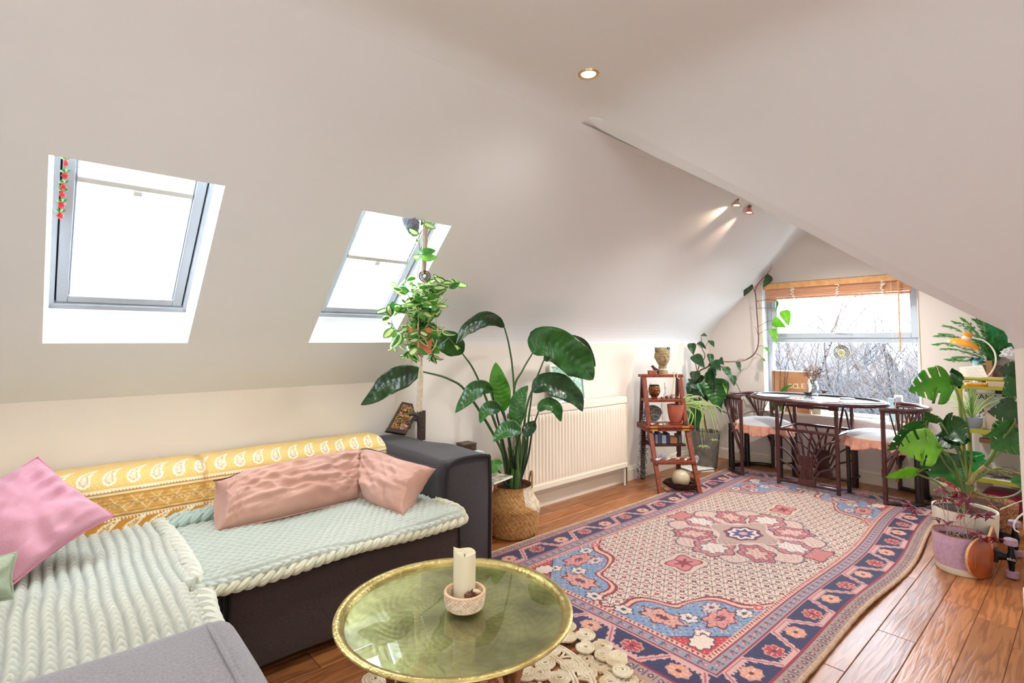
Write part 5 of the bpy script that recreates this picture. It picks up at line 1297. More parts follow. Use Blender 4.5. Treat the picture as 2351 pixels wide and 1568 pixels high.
# chilli garland on the first skylight
cg = thing('chilli_garland', 'string of red felt chillies with green leaves on the first skylight frame', 'garland', tuple(P(146, 430, Y=2.36)))
RED = mat('chilli_red', (206, 44, 40), r=.35, coat=.3); GRN = mat('chilli_green', (76, 150, 70), r=.5)
def CG(x, y):
    b0 = Vector((0, 2.81, 1.32)); d = P(x, y, Z=3)-CAM; t = ((b0-SN*.025)-CAM).dot(SN)/d.dot(SN); return CAM+d*t
m = M(); m.tube([CG(151, 364), CG(146, 430), CG(139, 500)], .001, 5); m.build('string', mat('string', (120, 140, 110), r=.9), cg)
for cx, cy, kk in ((151, 370, 2), (149, 400, 5), (145, 425, 4), (143, 443, 4), (141, 468, 6), (138, 492, 5)):
    for j in range(kk):
        a = -PI/2+(j-(kk-1)/2)*.55; p = CG(cx, cy-4); e = CG(cx+11*math.cos(a), cy-3-(16)*math.sin(a)); mid = p.lerp(e, .5)-SN*.006
        m = M(); m.tube(spline([p, mid, e], 4), [.002, .0032, .0042, .0045, .0042, .0034, .0024, .0015, .0005], 7); m.build('chilli', RED, cg)
    for j in range(4):
        a = .4+j*.8; p = CG(cx, cy-6); e = CG(cx+15*math.cos(a), cy-8-6*math.sin(a)); m = M(); leaf_mesh(m, [p, p.lerp(e, .5)-SN*.003, e], .008, .3, .2, 'oval', 6, 2); m.build('felt_leaf', mat('felt_leaf', (176, 226, 150), r=.9) if j % 2 else GRN, cg, smooth=180)
# ================================================================ LIBRARY STEPS WITH THEIR THINGS
LW = Vector((.79, -.61, 0)).normalized(); LD = Vector((.61, .79, 0)).normalized(); LB = Vector((3.585, 2.322, 0)); LWd = .335
def L_(s, t, z): return LB+LW*(s*LWd)+LD*t+Vector((0, 0, z))
MAH = mat('mahogany', (146, 66, 34), r=.42, var=(104, 40, 22), vs=14, stretch=(6, 6, 1.5), bump=.1, bs=60)
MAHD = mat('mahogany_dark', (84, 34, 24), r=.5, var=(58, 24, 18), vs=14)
ls = thing('library_steps', 'reddish brown folding wooden library steps used as a plant shelf', 'step ladder', tuple(L_(.5, .2, 0)))
def beam(a, b, w_, d_, name, mt=MAH, par=ls, wd=LW):
    a = Vector(a); b = Vector(b); t = (b-a); q = wd.normalized(); r = t.cross(q).normalized()
    m = M(); m.obox(a-q*w_/2-r*d_/2, t, q*w_, r*d_); return m.build(name, mt, par, smooth=0, bevel=.003)
for s in (.03, .97):
    beam(L_(s, 0, 0), L_(s, .232, .455), .034, .030, 'leg')
    beam(L_(s, .245, .47), L_(s, .375, .905), .034, .030, 'upright')
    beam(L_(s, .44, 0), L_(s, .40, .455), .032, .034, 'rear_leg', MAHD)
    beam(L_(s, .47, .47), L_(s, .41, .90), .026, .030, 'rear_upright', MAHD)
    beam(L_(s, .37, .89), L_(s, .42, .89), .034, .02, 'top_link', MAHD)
def step(t0, t1, z, name='step', s0=-.0, s1=1.0, th=.024, mt=MAH):
    m = M(); m.obox(L_(s0, t0, z-th), LW*(s1-s0)*LWd, LD*(t1-t0), Vector((0, 0, th))); return m.build(name, mt, ls, smooth=0, bevel=.004)
step(.205, .45, .47, 'hinged_platform', -.10, 1.12, .022); step(.195, .45, .492, 'hinged_platform', -.10, 1.12, .020)
step(.075, .20, .232); step(.30, .44, .70); step(.35, .45, .905, 'top_step', -.05, 1.05)
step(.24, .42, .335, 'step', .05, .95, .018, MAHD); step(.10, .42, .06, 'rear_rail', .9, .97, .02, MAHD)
BRS = mat('brass_hinge', (226, 180, 90), r=.3, metal=.9)
for s in (.10, .90):
    for dz in (.018, -.006): m = M(); m.obox(L_(s-.09, .192, .459+dz), LW*.06, LD*.006, Vector((0, 0, .014))); m.build('hinge', BRS, ls, smooth=0, bevel=.002)

def head(m, c, H_, face, tilt=0.0, hair=True, flat_top=0.0):
    """a carved head: spherical grid pushed into a face; face = horizontal direction it looks"""
    fx = Vector((face[0], face[1], 0)).normalized(); sx_ = Vector((-fx.y, fx.x, 0)); NU, NV = 96, 72; c = Vector(c)
    def g(a, b, sa, sb): return math.exp(-(a/sa)**2-(b/sb)**2)
    def f(u, v):
        q = 2*PI*u; ph = PI*v; z = -math.cos(ph); r = math.sin(ph)
        x = r*math.cos(q); y = r*math.sin(q)
        # skull proportions
        X_ = x*.80; Y_ = y*.66; Z_ = z
        if z < 0: Y_ *= 1-.30*(-z)**1.5; X_ *= 1-.12*(-z)
        if x > 0:
            fr = x
            d = .22*g(y, z+.16, .11, .18)+.10*g(y, z+.28, .14, .08)                 # nose
            d -= .11*g(abs(y)-.30, z-.02, .15, .10)                                  # eye sockets
            d += .055*g(abs(y)-.30, z-.01, .10, .05)                                 # eyeballs
            d += .06*g(abs(y)-.28, z-.19, .26, .06)                                  # brows
            d += .085*g(y, z+.47, .20, .05)+.075*g(y, z+.57, .17, .045)-.05*g(y, z+.52, .22, .02)     # lips
            d += .11*g(y, z+.80, .20, .14)                                           # chin
            d += .04*g(abs(y)-.44, z+.25, .16, .2)                                   # cheeks
            X_ += d*min(1, fr*2)
        else: X_ *= 1.02
        if abs(x) < .35: Y_ += math.copysign(.07*g(x+.02, z+.10, .12, .22), y)       # ears
        if hair and (z > .28-.0*x or (x < .0 and z > -.3)):
            k = min(1, (z-.22)/.2) if x > 0 else min(1, (z+.35)/.2); n_ = .085+.06*noise.noise(Vector((x*4.5, y*4.5, z*4.5)))+.045*noise.noise(Vector((x*11, y*11, z*11)))
            s_ = 1+max(0, k)*n_; X_ *= s_; Y_ *= s_; Z_ *= (1+max(0, k)*n_*.3)
        if flat_top and Z_ > flat_top: Z_ = flat_top+.02*(Z_-flat_top)
        p = fx*X_+sx_*Y_+Vector((0, 0, Z_)); 
        if tilt: p = Matrix.Rotation(tilt, 3, sx_) @ p
        return c+p*(H_/2)
    m.grid(f, NU, NV)
STN = mat('cast_stone', (168, 148, 112), r=.9, var=(146, 128, 96), vs=40, bump=.4, bs=120)
hc_ = L_(.56, .40, 0); hp0 = Vector((hc_.x, hc_.y, .905))
hd = thing('head_planter', 'cast stone planter shaped like a curly-haired classical head on top of the steps', 'planter', tuple(hp0))
fdir = (CAM-hp0); fdir = Vector((fdir.x, fdir.y, 0)).normalized(); fdir = Matrix.Rotation(.38, 3, 'Z') @ fdir
m = M(); head(m, hp0+Vector((0, 0, .150)), .185, fdir, .10, True, .86); m.build('head', STN, hd, smooth=180, weld=True)
m = M(); m.lathe([(.046, 0), (.048, .01), (.036, .04), (.033, .075), (.036, .10)], tuple(hp0), 28, cap=True); m.build('neck', STN, hd, smooth=60)
m = M(); m.lathe([(.038, 0), (.040, .004), (.040, .008), (.038, .012)], (hp0.x, hp0.y, .942), 28, cap=False)
tp0 = hp0+fdir*.038+Vector((0, 0, .04)); sdv = Vector((-fdir.y, fdir.x, 0))
m.build('tied_ribbon', mat('cream_ribbon', (222, 206, 180), r=.8), hd)
def cream_ribbon(pts, w_=.010):
    S_ = spline(pts, 6); m = M(); vs = []
    for i, p in enumerate(S_):
        t = (S_[min(i+1, len(S_)-1)]-S_[max(0, i-1)]).normalized(); sd = t.cross((CAM-p).normalized()).normalized(); vs += [p-sd*w_/2, p+sd*w_/2]
    m.add(vs, [(2*i, 2*i+1, 2*i+3, 2*i+2) for i in range(len(S_)-1)]); m.build('ribbon_end', mat('cream_ribbon'), hd, smooth=180, solid=.0006)
def LP(x, y, t=.36): 
    d = P(x, y, Z=5)-CAM; n_ = LD; t_ = ((LB+LD*t)-CAM).dot(n_)/d.dot(n_); return CAM+d*t_
cream_ribbon([LP(1546, 853, .33), LP(1548, 868, .33), LP(1546, 885, .34), LP(1544, 908, .33)]); cream_ribbon([LP(1548, 854, .33), LP(1556, 858, .33), LP(1555, 866, .33), LP(1561, 870, .32)], .008)
SUC = mat('succulent', (62, 74, 56), r=.5, var=(40, 52, 44), vs=60)
m = M()
for k in range(46):
    q = hr.uniform(0, 6.28); p = hp0+Vector((.066*math.cos(q), .058*math.sin(q), .222+hr.uniform(-.03, .012))); m.ball(p, hr.uniform(.003, .006), 6, 4)
    if k % 4 == 0: m.tube([hp0+Vector((.04*math.cos(q), .04*math.sin(q), .225)), p], .001, 4)
o = m.build('trailing_succulent', SUC, hd); o['kind'] = 'stuff'
# little box, cat figure
b0 = L_(.26, .37, .905); bx2 = thing('terracotta_box', 'small lidded terracotta coloured box on the top step', 'box', tuple(b0))
m = M(); m.obox(b0-LW*.035-LD*.02+Vector((0, 0, .001)), LW*.068, LD*.045, Vector((0, 0, .026))); m.build('body', mat('box_terracotta', (168, 96, 74), r=.6, var=(140, 74, 58), vs=30), bx2, smooth=0, bevel=.002)
m = M(); m.obox(b0-LW*.037-LD*.022+Vector((0, 0, .0275)), LW*.072, LD*.049, Vector((0, 0, .007))); m.build('lid', mat('box_lid_t', (186, 116, 92), r=.6), bx2, smooth=0, bevel=.002)
ca = L_(.36, .39, .906); cat_ = thing('crow_figure', 'small dark carved bird figure beside the terracotta box', 'figurine', tuple(ca))
CB = mat('carved_brown', (92, 58, 42), r=.5, var=(54, 36, 30), vs=60, bump=.3, bs=120)
m = M(); m.tube(spline([ca+LW*.035+Vector((0, 0, .006)), ca+LW*.012+Vector((0, 0, .028)), ca-LW*.012+Vector((0, 0, .050)), ca-LW*.022+Vector((0, 0, .062))], 5), [.003, .006, .010, .013, .015, .0165, .017, .017, .016, .0145, .013, .012, .0115, .011, .010, .008], 12); m.build('body', CB, cat_)
m = M(); m.ball(ca-LW*.024+Vector((0, 0, .066)), .0125, 12, 9); m.build('head', CB, cat_)
m = M(); m.tube([ca-LW*.032+Vector((0, 0, .067)), ca-LW*.047+Vector((0, 0, .064))], [.004, .0006], 6); m.build('beak', mat('beak', (40, 28, 24), r=.4), cat_)
m = M(); m.tube([ca-LW*.002+Vector((0, 0, .03)), ca-LW*.004+Vector((0, 0, .0))], .002, 5); m.tube([ca-LW*.010+LD*.008+Vector((0, 0, .03)), ca-LW*.010+LD*.008], .002, 5); m.build('legs', CB, cat_)
# bronze face pot on the middle step
fp0 = L_(.30, .37, .701); BRZ = mat('bronze', (150, 96, 58), r=.3, metal=.75, var=(110, 66, 40), vs=20)
fpn = thing('face_pot', 'bronze coloured pot shaped as a calm face with closed eyes on the middle step', 'planter', tuple(fp0))
fd2 = Matrix.Rotation(.55, 3, 'Z') @ Vector((CAM-fp0).to_2d().to_3d()).normalized()
m = M(); head(m, fp0+Vector((0, 0, .068)), .142, fd2, .12, False, .62); m.build('face', BRZ, fpn, smooth=180, weld=True)
m = M(); m.lathe([(.026, 0), (.028, .004), (.022, .012), (.022, .03)], tuple(fp0), 24); m.build('foot', BRZ, fpn)
m = M(); m.lathe([(.040, .112), (.040, .116), (.0, .116)], tuple(fp0), 24, cap=False); m.build('soil', SOIL, fpn)
def bead_string(par, pts, nb, r=.004, mt=None, spread=.004, name='trailing_leaves'):
    S_ = spline(pts, 8); m = M(); m.tube(S_, .0007, 4); 
    for k in range(nb):
        p = S_[int((k+.5)/nb*(len(S_)-1))]; a = hr.uniform(0, 6.28); m.ball(p+Vector((spread*math.cos(a), spread*math.sin(a), 0)), r*hr.uniform(.7, 1.2), 6, 4, (1, 1, .7))
    o = m.build(name, mt or SUC, par); o['kind'] = 'stuff'; return o
bead_string(fpn, [LP(1493, 880, .37), LP(1489, 895, .35), LP(1490, 908, .34)], 12); bead_string(fpn, [LP(1525, 880, .33), LP(1527, 900, .31), LP(1519, 925, .29), LP(1518, 952, .28)], 24, .0045)
bead_string(fpn, [LP(1520, 940, .29), LP(1521, 965, .28)], 10)
# dried flowers and stones on the middle step
cols3 = [(150, 92, 60), (110, 60, 48), (176, 120, 84), (90, 60, 50), (160, 110, 90)]
def stones(name, label, cat, grp, spots, cols, szs, seed=1, z=None, fl=.6):
    r_ = random.Random(seed)
    for i, p in enumerate(spots):
        s_ = szs[i % len(szs)]; m = M(); c = cols[i % len(cols)]; sh = r_.uniform(0, 9)
        def f(u, v):
            q = 2*PI*u; ph = PI*v; d = Vector((math.sin(ph)*math.cos(q), math.sin(ph)*math.sin(q)*.75, -math.cos(ph)*fl)); return Vector(p)+Vector((0, 0, s_*fl))+d*s_*(1+.28*noise.noise(d*2.2+Vector((sh, 0, 0))))
        m.grid(f, 12, 8); single(m, name, mat('%s_%d' % (name, i % len(cols)), c, r=.45, var=tuple(int(x*.75) for x in c), vs=60), label(i), cat, grp, smooth=40)
nm_ = ['russet', 'dark brown', 'tan', 'umber', 'dusty']
stones('dried_flower_head', lambda i: '%s dried flower head on the middle step, %s' % (nm_[i % 5], ['next to the face pot', 'in the middle', 'towards the back', 'towards the front', 'at its end'][i % 5]), 'dried flower', 'dried flower heads on the middle step',
       [L_(.48, .36, .70), L_(.60, .35, .70), L_(.74, .37, .70), L_(.84, .34, .70), L_(.92, .38, .70)], cols3, [.012, .019, .017, .013, .012], 3, fl=.7)
m = M()
for k in range(60): p = L_(hr.uniform(.68, .94), hr.uniform(.33, .41), .702+hr.uniform(.008, .03)); d_ = Vector((hr.uniform(-1, 1), hr.uniform(-1, 1), hr.uniform(-.2, 1))).normalized()*.012; m.tube([p, p+d_], [.0014, .0004], 4)
single(m, 'dried_petals', mat('petal_brown', (116, 62, 50), r=.8), 'heap of dark curled dried petals on the right of the middle step', 'dried petals')['kind'] = 'stuff'
# terracotta pot with the spider plant on the platform
tp_ = LP(1552, 984, .32); tp_.z = .493; tpn = thing('terracotta_pot', 'round terracotta pot with saucer on the library steps platform', 'plant pot', tuple(tp_))
TC2 = mat('terracotta_pink', (186, 102, 78), r=.75, var=(170, 88, 66), vs=14)
m = M(); m.lathe([(0, .010), (.043, .010), (.054, .03), (.064, .08), (.070, .155), (.071, .160), (.067, .161), (.063, .15), (0, .148)], tuple(tp_), 36, cap=False); m.build('pot', TC2, tpn, smooth=45)
m = M(); m.lathe([(0, 0), (.058, 0), (.064, .006), (.063, .009), (.054, .006), (0, .006)], tuple(tp_), 36, cap=False); m.build('saucer', TC2, tpn)
m = M(); m.lathe([(0, .1485), (.064, .1485)], tuple(tp_), 24, cap=False)
for k in range(50): a = hr.uniform(0, 6.28); r_ = hr.uniform(0, .055); m.ball(tp_+Vector((r_*math.cos(a), r_*math.sin(a), .151)), .006, 6, 4)
o = m.build('clay_pebbles', mat('clay_pebble', (96, 58, 44), r=.9), tpn); o['kind'] = 'stuff'
SPG = mat('spider_green', (132, 176, 84), r=.5, trans=.35); SPW = mat('spider_cream', (226, 228, 176), r=.5, trans=.35)
def blade(par, pts, w_, name='leaf', taper=True):
    S_ = spline(pts, 7); k = len(S_); m = M(); vs = []
    for i, p in enumerate(S_):
        t = (S_[min(i+1, k-1)]-S_[max(0, i-1)]).normalized(); vd = (CAM-p).normalized(); sd = t.cross(vd); sd = sd.normalized() if sd.length > .05 else t.orthogonal()
        nn = sd.cross(t); ww = w_*(1-(i/(k-1))**2.2)*min(1, .45+i/(k*.4))/2+.0004
        for j, c in enumerate((-1, -.4, .4, 1)): vs.append(p+sd*c*ww+nn*(abs(c)*ww*.5))
    m.add(vs, [(4*i+j, 4*i+j+1, 4*i+j+5, 4*i+j+4) for i in range(k-1) for j in range(3)]); m.mi = [1 if j == 1 else 0 for i in range(k-1) for j in range(3)]
    return m.build(name, [SPG, SPW], par, smooth=180)
sp1 = thing('spider_plant', 'spider plant arching out of the terracotta pot and down past the steps', 'plant', (tp_.x, tp_.y, .645))
o_ = Vector((tp_.x, tp_.y, .645))+LW*.03
for tx, ty, mx, my in ((1567, 1028, 1585, 950), (1572, 1020, 1592, 960), (1612, 1010, 1610, 950), (1618, 1018, 1612, 945), (1622, 1005, 1606, 935), (1640, 1000, 1625, 945), (1650, 985, 1625, 930), (1655, 1005, 1635, 950), (1660, 990, 1636, 935), (1674, 985, 1650, 940), (1630, 1005, 1615, 950), (1605, 945, 1590, 925), (1640, 960, 1612, 930), (1600, 930, 1585, 918), (1626, 925, 1600, 915), (1595, 910, 1580, 912), (1648, 1010, 1628, 948), (1596, 990, 1596, 940)):
    dp = hr.uniform(-.06, .12); b_ = LP(tx, ty, .32-dp*.5); md = LP(mx, my-6, .31-dp*.3)
    blade(sp1, [o_, o_.lerp(md, .55)+Vector((0, 0, .018)), md, md.lerp(b_, .5)+Vector((0, 0, .006)), b_], .012)
blade(sp1, [o_, LP(1562, 915, .34), LP(1566, 902, .34)], .008)
def plantlet(par, c, s_, n_=9):
    for k in range(n_):
        a = 2*PI*k/n_; d_ = Vector((math.cos(a), math.sin(a), .35)); blade(par, [c, c+d_*s_*.5+Vector((0, 0, s_*.15)), c+d_*s_-Vector((0, 0, s_*.35))], .006)
pl_ = LP(1615, 1028, .25); m = M(); m.tube(spline([LP(1610, 960, .28), LP(1608, 995, .26), pl_], 6), .0014, 5); m.build('runner', mat('runner', (206, 206, 150), r=.6), sp1); plantlet(sp1, pl_, .055)
pl2 = LP(1640, 1012, .27); plantlet(sp1, pl2, .04, 6)
# dark geode/hat-like round ornament behind, shells, glass lump and bottle
ge = LP(1500, 975, .40); ge.z = .493; go_ = thing('agate_slab', 'large round grey-blue banded agate slab leaning behind the left upright', 'stone', tuple(ge))
m = M()
def agf(r0, dpt):
    q_ = [ge+Vector((0, 0, .075))+LW*(r0*1.0*math.cos(a)*(1+.06*math.sin(3*a)))+Vector((0, 0, r0*math.sin(a)*.95)) - LD*dpt for a in np.linspace(0, 2*PI, 33)[:-1]]; return q_
m.poly(agf(.075, 0), LD*.02); m.build('slab', mat('agate_grey', (120, 130, 146), r=.4, var=(84, 92, 106), vs=40), go_, smooth=30)
m = M(); m.poly(agf(.052, .003), -LD*.002); m.build('dark_centre', mat('agate_dark', (40, 40, 42), r=.25, var=(150, 150, 140), vs=90), go_, smooth=30)
stones('sea_shell', lambda i: '%s shell %s on the steps platform' % (['pale pink', 'white', 'cream', 'grey'][i], ['at the left hinge', 'left of the terracotta pot', 'just before the pot', 'behind the pink shell'][i]), 'shell', 'shells on the platform',
       [L_(.10, .24, .493), L_(.30, .23, .493), L_(.42, .25, .493), L_(.2, .29, .493)], [(222, 180, 176), (232, 226, 214), (214, 206, 176), (150, 150, 150)], [.022, .018, .015, .016], 9, fl=.45)
dk = LP(1576, 962, .22); dk.z = .493; dkb = thing('dark_bottle', 'tiny dark bottle at the right of the terracotta pot', 'bottle', tuple(dk)); m = M(); m.lathe([(0, 0), (.012, 0), (.013, .02), (.007, .03), (.005, .042), (0, .042)], tuple(dk), 16, cap=False); m.build('body', mat('dark_glass', (40, 30, 36), r=.1, coat=1), dkb)
# lower steps: books, crystals, shells
bkc = [(70, 84, 120), (150, 156, 170), (70, 80, 110), (176, 190, 206), (56, 60, 84), (190, 130, 80), (110, 100, 96)]
x_ = .10
for i, c in enumerate(bkc):
    th_ = [.10, .07, .09, .12, .08, .20, .10][i]; hgt = [.085, .075, .09, .07, .085, .05, .07][i]; p = L_(x_, .27, .336)
    m = M(); m.obox(p, LW*(th_*LWd*.92), LD*.10, Vector((0, 0, hgt))); single(m, 'book', mat('spine_%d' % i, c, r=.5), '%s small book standing on the shaded inner step' % ['navy', 'pale grey', 'slate blue', 'light blue', 'dark indigo', 'tan', 'taupe'][i], 'book', 'books on the inner step', smooth=0, bevel=.002)
    x_ += th_*1.06
cs = [(206, 214, 232), (226, 222, 214), (232, 206, 176), (206, 166, 130), (240, 236, 226), (170, 190, 220), (180, 96, 70), (226, 190, 160), (150, 110, 90), (236, 226, 196), (206, 140, 96), (222, 222, 230)]
cn = ['bluish crystal', 'white quartz', 'peach stone', 'tan conch', 'ivory shell', 'pale blue calcite', 'red jasper', 'pink cowrie', 'brown pebble', 'long cream shell', 'orange agate', 'clear quartz']
stones('crystal', lambda i: '%s on the low step above the stone globe' % cn[i], 'stone', 'stones and shells on the low step',
       [L_(.06+.078*i, .09+.05*((i*7) % 3)/2+.01, .232) for i in range(12)], cs, [.016, .013, .018, .012, .015, .014, .012, .017], 12, fl=.65)
bc1 = LP(1505, 1045, .12); bc1.z = .233; gcl = thing('blue_crystal_cluster', 'cluster of pointed pale blue crystals at the left of the low step', 'crystal', tuple(L_(.2, .14, .233)))
for k in range(9):
    a = k*.7; b_ = L_(.14+.02*k, .15, .232); d_ = Vector((.4*math.cos(a), .4*math.sin(a), 1)).normalized(); m = M(); m.tube([b_, b_+d_*(.03+.012*(k % 3)), b_+d_*(.04+.012*(k % 3))], [.007, .006, .0005], 6); m.build('point', mat('crystal_blue', (206, 212, 228), r=.15, trans=.3, coat=1), gcl, smooth=0)
gh = L_(.58, .14, .233); ghs = thing('ghost_figurine', 'thin white twisted wire figurine upright on the low step', 'figurine', tuple(gh)); m = M(); m.tube(spline([gh, gh+Vector((.004, 0, .02)), gh+Vector((-.004, 0, .04)), gh+Vector((.006, 0, .055)), gh+Vector((.002, 0, .065))], 5), .0028, 7); m.build('body', mat('white_ceramic', (236, 232, 226), r=.3), ghs)
# stone globe in a bark bowl
sg = P(1563, 1128, Z=.012); sgc = Vector((sg.x+.03, sg.y+.04, 0)); 
gc_ = LP(1563, 1099, .10); gc_ = Vector((gc_.x, gc_.y, 0))
bb = thing('bark_bowl', 'rough dark bark bowl on the floor under the steps', 'bowl', (gc_.x, gc_.y, .009))
m = M()
def bbf(u, v):
    q = 2*PI*u; r_ = .03+.095*v; z = .012+.045*v**2+.02*v*abs(math.sin(q+.6)); p = Vector((gc_.x, gc_.y, 0))+LW*(r_*math.cos(q)*1.15)+LD*(r_*math.sin(q)*.95)+Vector((0, 0, z)); return p+noise.noise_vector(p*25)*.006
m.grid(bbf, 48, 10); m.grid(lambda u, v: bbf(u, v)-Vector((0, 0, .008)), 48, 10, flip=True)
m.build('shell', mat('bark_brown', (92, 50, 36), r=.8, var=(58, 34, 28), vs=30, bump=.8, bs=60), bb, smooth=60)
sgl = thing('stone_globe', 'round polished cream stone globe resting in the bark bowl', 'globe', (gc_.x, gc_.y, .02)); m = M(); m.ball((gc_.x, gc_.y, .092), .072, 40, 26); m.build('globe', mat('onyx_cream', (206, 190, 160), r=.22, var=(188, 170, 138), vs=9, coat=.5), sgl, smooth=180)
for i, (px, py, c, nm2) in enumerate(((1515, 1122, (190, 140, 96), 'sandy brown rock by the front leg'), (1530, 1128, (150, 104, 76), 'brown rock at the foot of the steps'), (1590, 1120, (120, 70, 60), 'reddish rock right of the bark bowl'))):
    p = P(px, py, Z=.012); m = M()
    def f(u, v):
        q = 2*PI*u; ph = PI*v; d = Vector((math.sin(ph)*math.cos(q), math.sin(ph)*math.sin(q), -math.cos(ph)*.6)); return Vector((p.x, p.y, .028))+d*.026*(1+.3*noise.noise(d*2+Vector((i*3, 0, 0))))
    m.grid(f, 12, 8); single(m, 'rock', mat('rock_%d' % i, c, r=.9, bump=.5, bs=60), nm2, 'stone', 'rocks under the steps', smooth=50)
# trailing black plant on the left of the steps
tv = thing('string_of_hearts', 'dark trailing string plant hanging down beside the left legs of the steps', 'plant', tuple(LP(1476, 960, .42)))
DKL = mat('dark_trail', (36, 40, 36), r=.5, var=(150, 156, 150), vs=90)
for k in range(7):
    a = hr.uniform(-5, 5); pts = [LP(1478+a, 905+10*k, .44), LP(1474+a, 950+6*k, .43), LP(1472+a*.8, 1000+4*k, .42), LP(1474+a, 1040+4*k, .40)]
    bead_string(tv, pts, 22, .0055, DKL, .007, 'trailing_leaves')
for k in range(5): a = hr.uniform(-8, 8); bead_string(tv, [LP(1484, 1000, .42), LP(1478+a, 1040, .40), LP(1474+a, 1075, .38), LP(1478+a*1.3, 1098, .36)], 26, .007, DKL, .012, 'trailing_leaves')
# magazines and bag behind the steps
mb = P(1600, 1082, Z=.0); mz = thing('magazine_stack', 'loose white magazines lying on the floor behind the steps', 'magazine', (mb.x, mb.y+.05, 0))
for i, (a, c) in enumerate(((.1, (232, 226, 216)), (.35, (120, 110, 110)), (.2, (240, 236, 226)))):
    m = M(); m.xf = Matrix.Translation((mb.x+.04, mb.y+.03, .001+.009*i)) @ Matrix.Rotation(a-.6, 4, 'Z'); m.bx(-.13, .13, -.09, .09, 0, .008); m.build('magazine', mat('mag_%d' % i, c, r=.6), mz, smooth=0)
bg_ = P(1612, 1060, Z=.06); bgt = thing('paper_bag', 'crumpled white and blue paper bag on the magazines behind the steps', 'bag', (bg_.x, bg_.y+.04, .028)); m = M()
def f(u, v):
    q = 2*PI*u; ph = PI*v; d = Vector((math.sin(ph)*math.cos(q)*.06, math.sin(ph)*math.sin(q)*.04, -math.cos(ph)*.05)); return Vector((bg_.x, bg_.y+.04, .08))+d*(1+.5*noise.noise(d*28))
m.grid(f, 30, 20); m.build('bag', mat('paper_crumpled', (222, 226, 234), r=.6, var=(90, 104, 130), vs=22), bgt, smooth=20)

# ---------------------------------------------------------------- philodendron in a grey pot in the corner, climbing to the window
gpc = (4.66, 2.50); pd = thing('philodendron', 'climbing philodendron in a tall grey pot in the room corner, its vine reaching the window', 'plant', (gpc[0], gpc[1], 0))
m = M(); m.lathe([(0, 0), (.085, 0), (.092, .01), (.125, .33), (.128, .345), (.118, .345), (.112, .32), (0, .31)], (gpc[0], gpc[1], 0), 40, cap=False); m.build('pot', mat('grey_pot', (128, 122, 112), r=.8, var=(104, 100, 92), vs=20, bump=.3, bs=60), pd, smooth=45)
m = M(); m.lathe([(0, .325), (.113, .325)], (gpc[0], gpc[1], 0), 24, cap=False); m.build('soil', SOIL, pd)
VB = mat('vine_brown', (120, 76, 58), r=.7, var=(92, 60, 46), vs=40); VR = mat('vine_red', (160, 60, 66), r=.6)
def W(x, y, d=0): return P(x, y, X=5.08+d)
def C_(x, y, d=0): return P(x, y, X=4.75+d)
base_ = Vector((gpc[0], gpc[1], .32))
def vine(pts, r0, r1, mt=VB, par=pd, name='vine'):
    S_ = spline(pts, 8); k = len(S_); m = M(); m.tube(S_, [r0+(r1-r0)*i/(k-1) for i in range(k)], 7); return m.build(name, mt, par)
vine([base_, C_(1600, 870), C_(1625, 842), C_(1645, 832), C_(1690, 830, .15), W(1712, 826), W(1732, 812), W(1741, 790), W(1741, 760), W(1738, 720), W(1736, 690), W(1733, 665)], .007, .005)
vine([W(1733, 668), W(1742, 650), W(1756, 635), W(1768, 620), W(1772, 606)], .006, .001, VR)
vine([base_+Vector((.02, 0, 0)), C_(1602, 860), C_(1618, 820), C_(1612, 800), C_(1610, 775)], .006, .003); vine([C_(1602, 860), C_(1596, 830), C_(1592, 805), C_(1594, 795)], .004, .002); vine([C_(1645, 832), C_(1665, 850), C_(1690, 880), C_(1715, 935)], .004, .003); vine([C_(1650, 940), C_(1690, 955), W(1725, 945), W(1750, 948)], .005, .004)
vine([W(1741, 770), W(1737, 758), W(1732, 748)], .003, .001, VR); vine([W(1738, 690), W(1744, 700), W(1745, 712)], .002, .001)
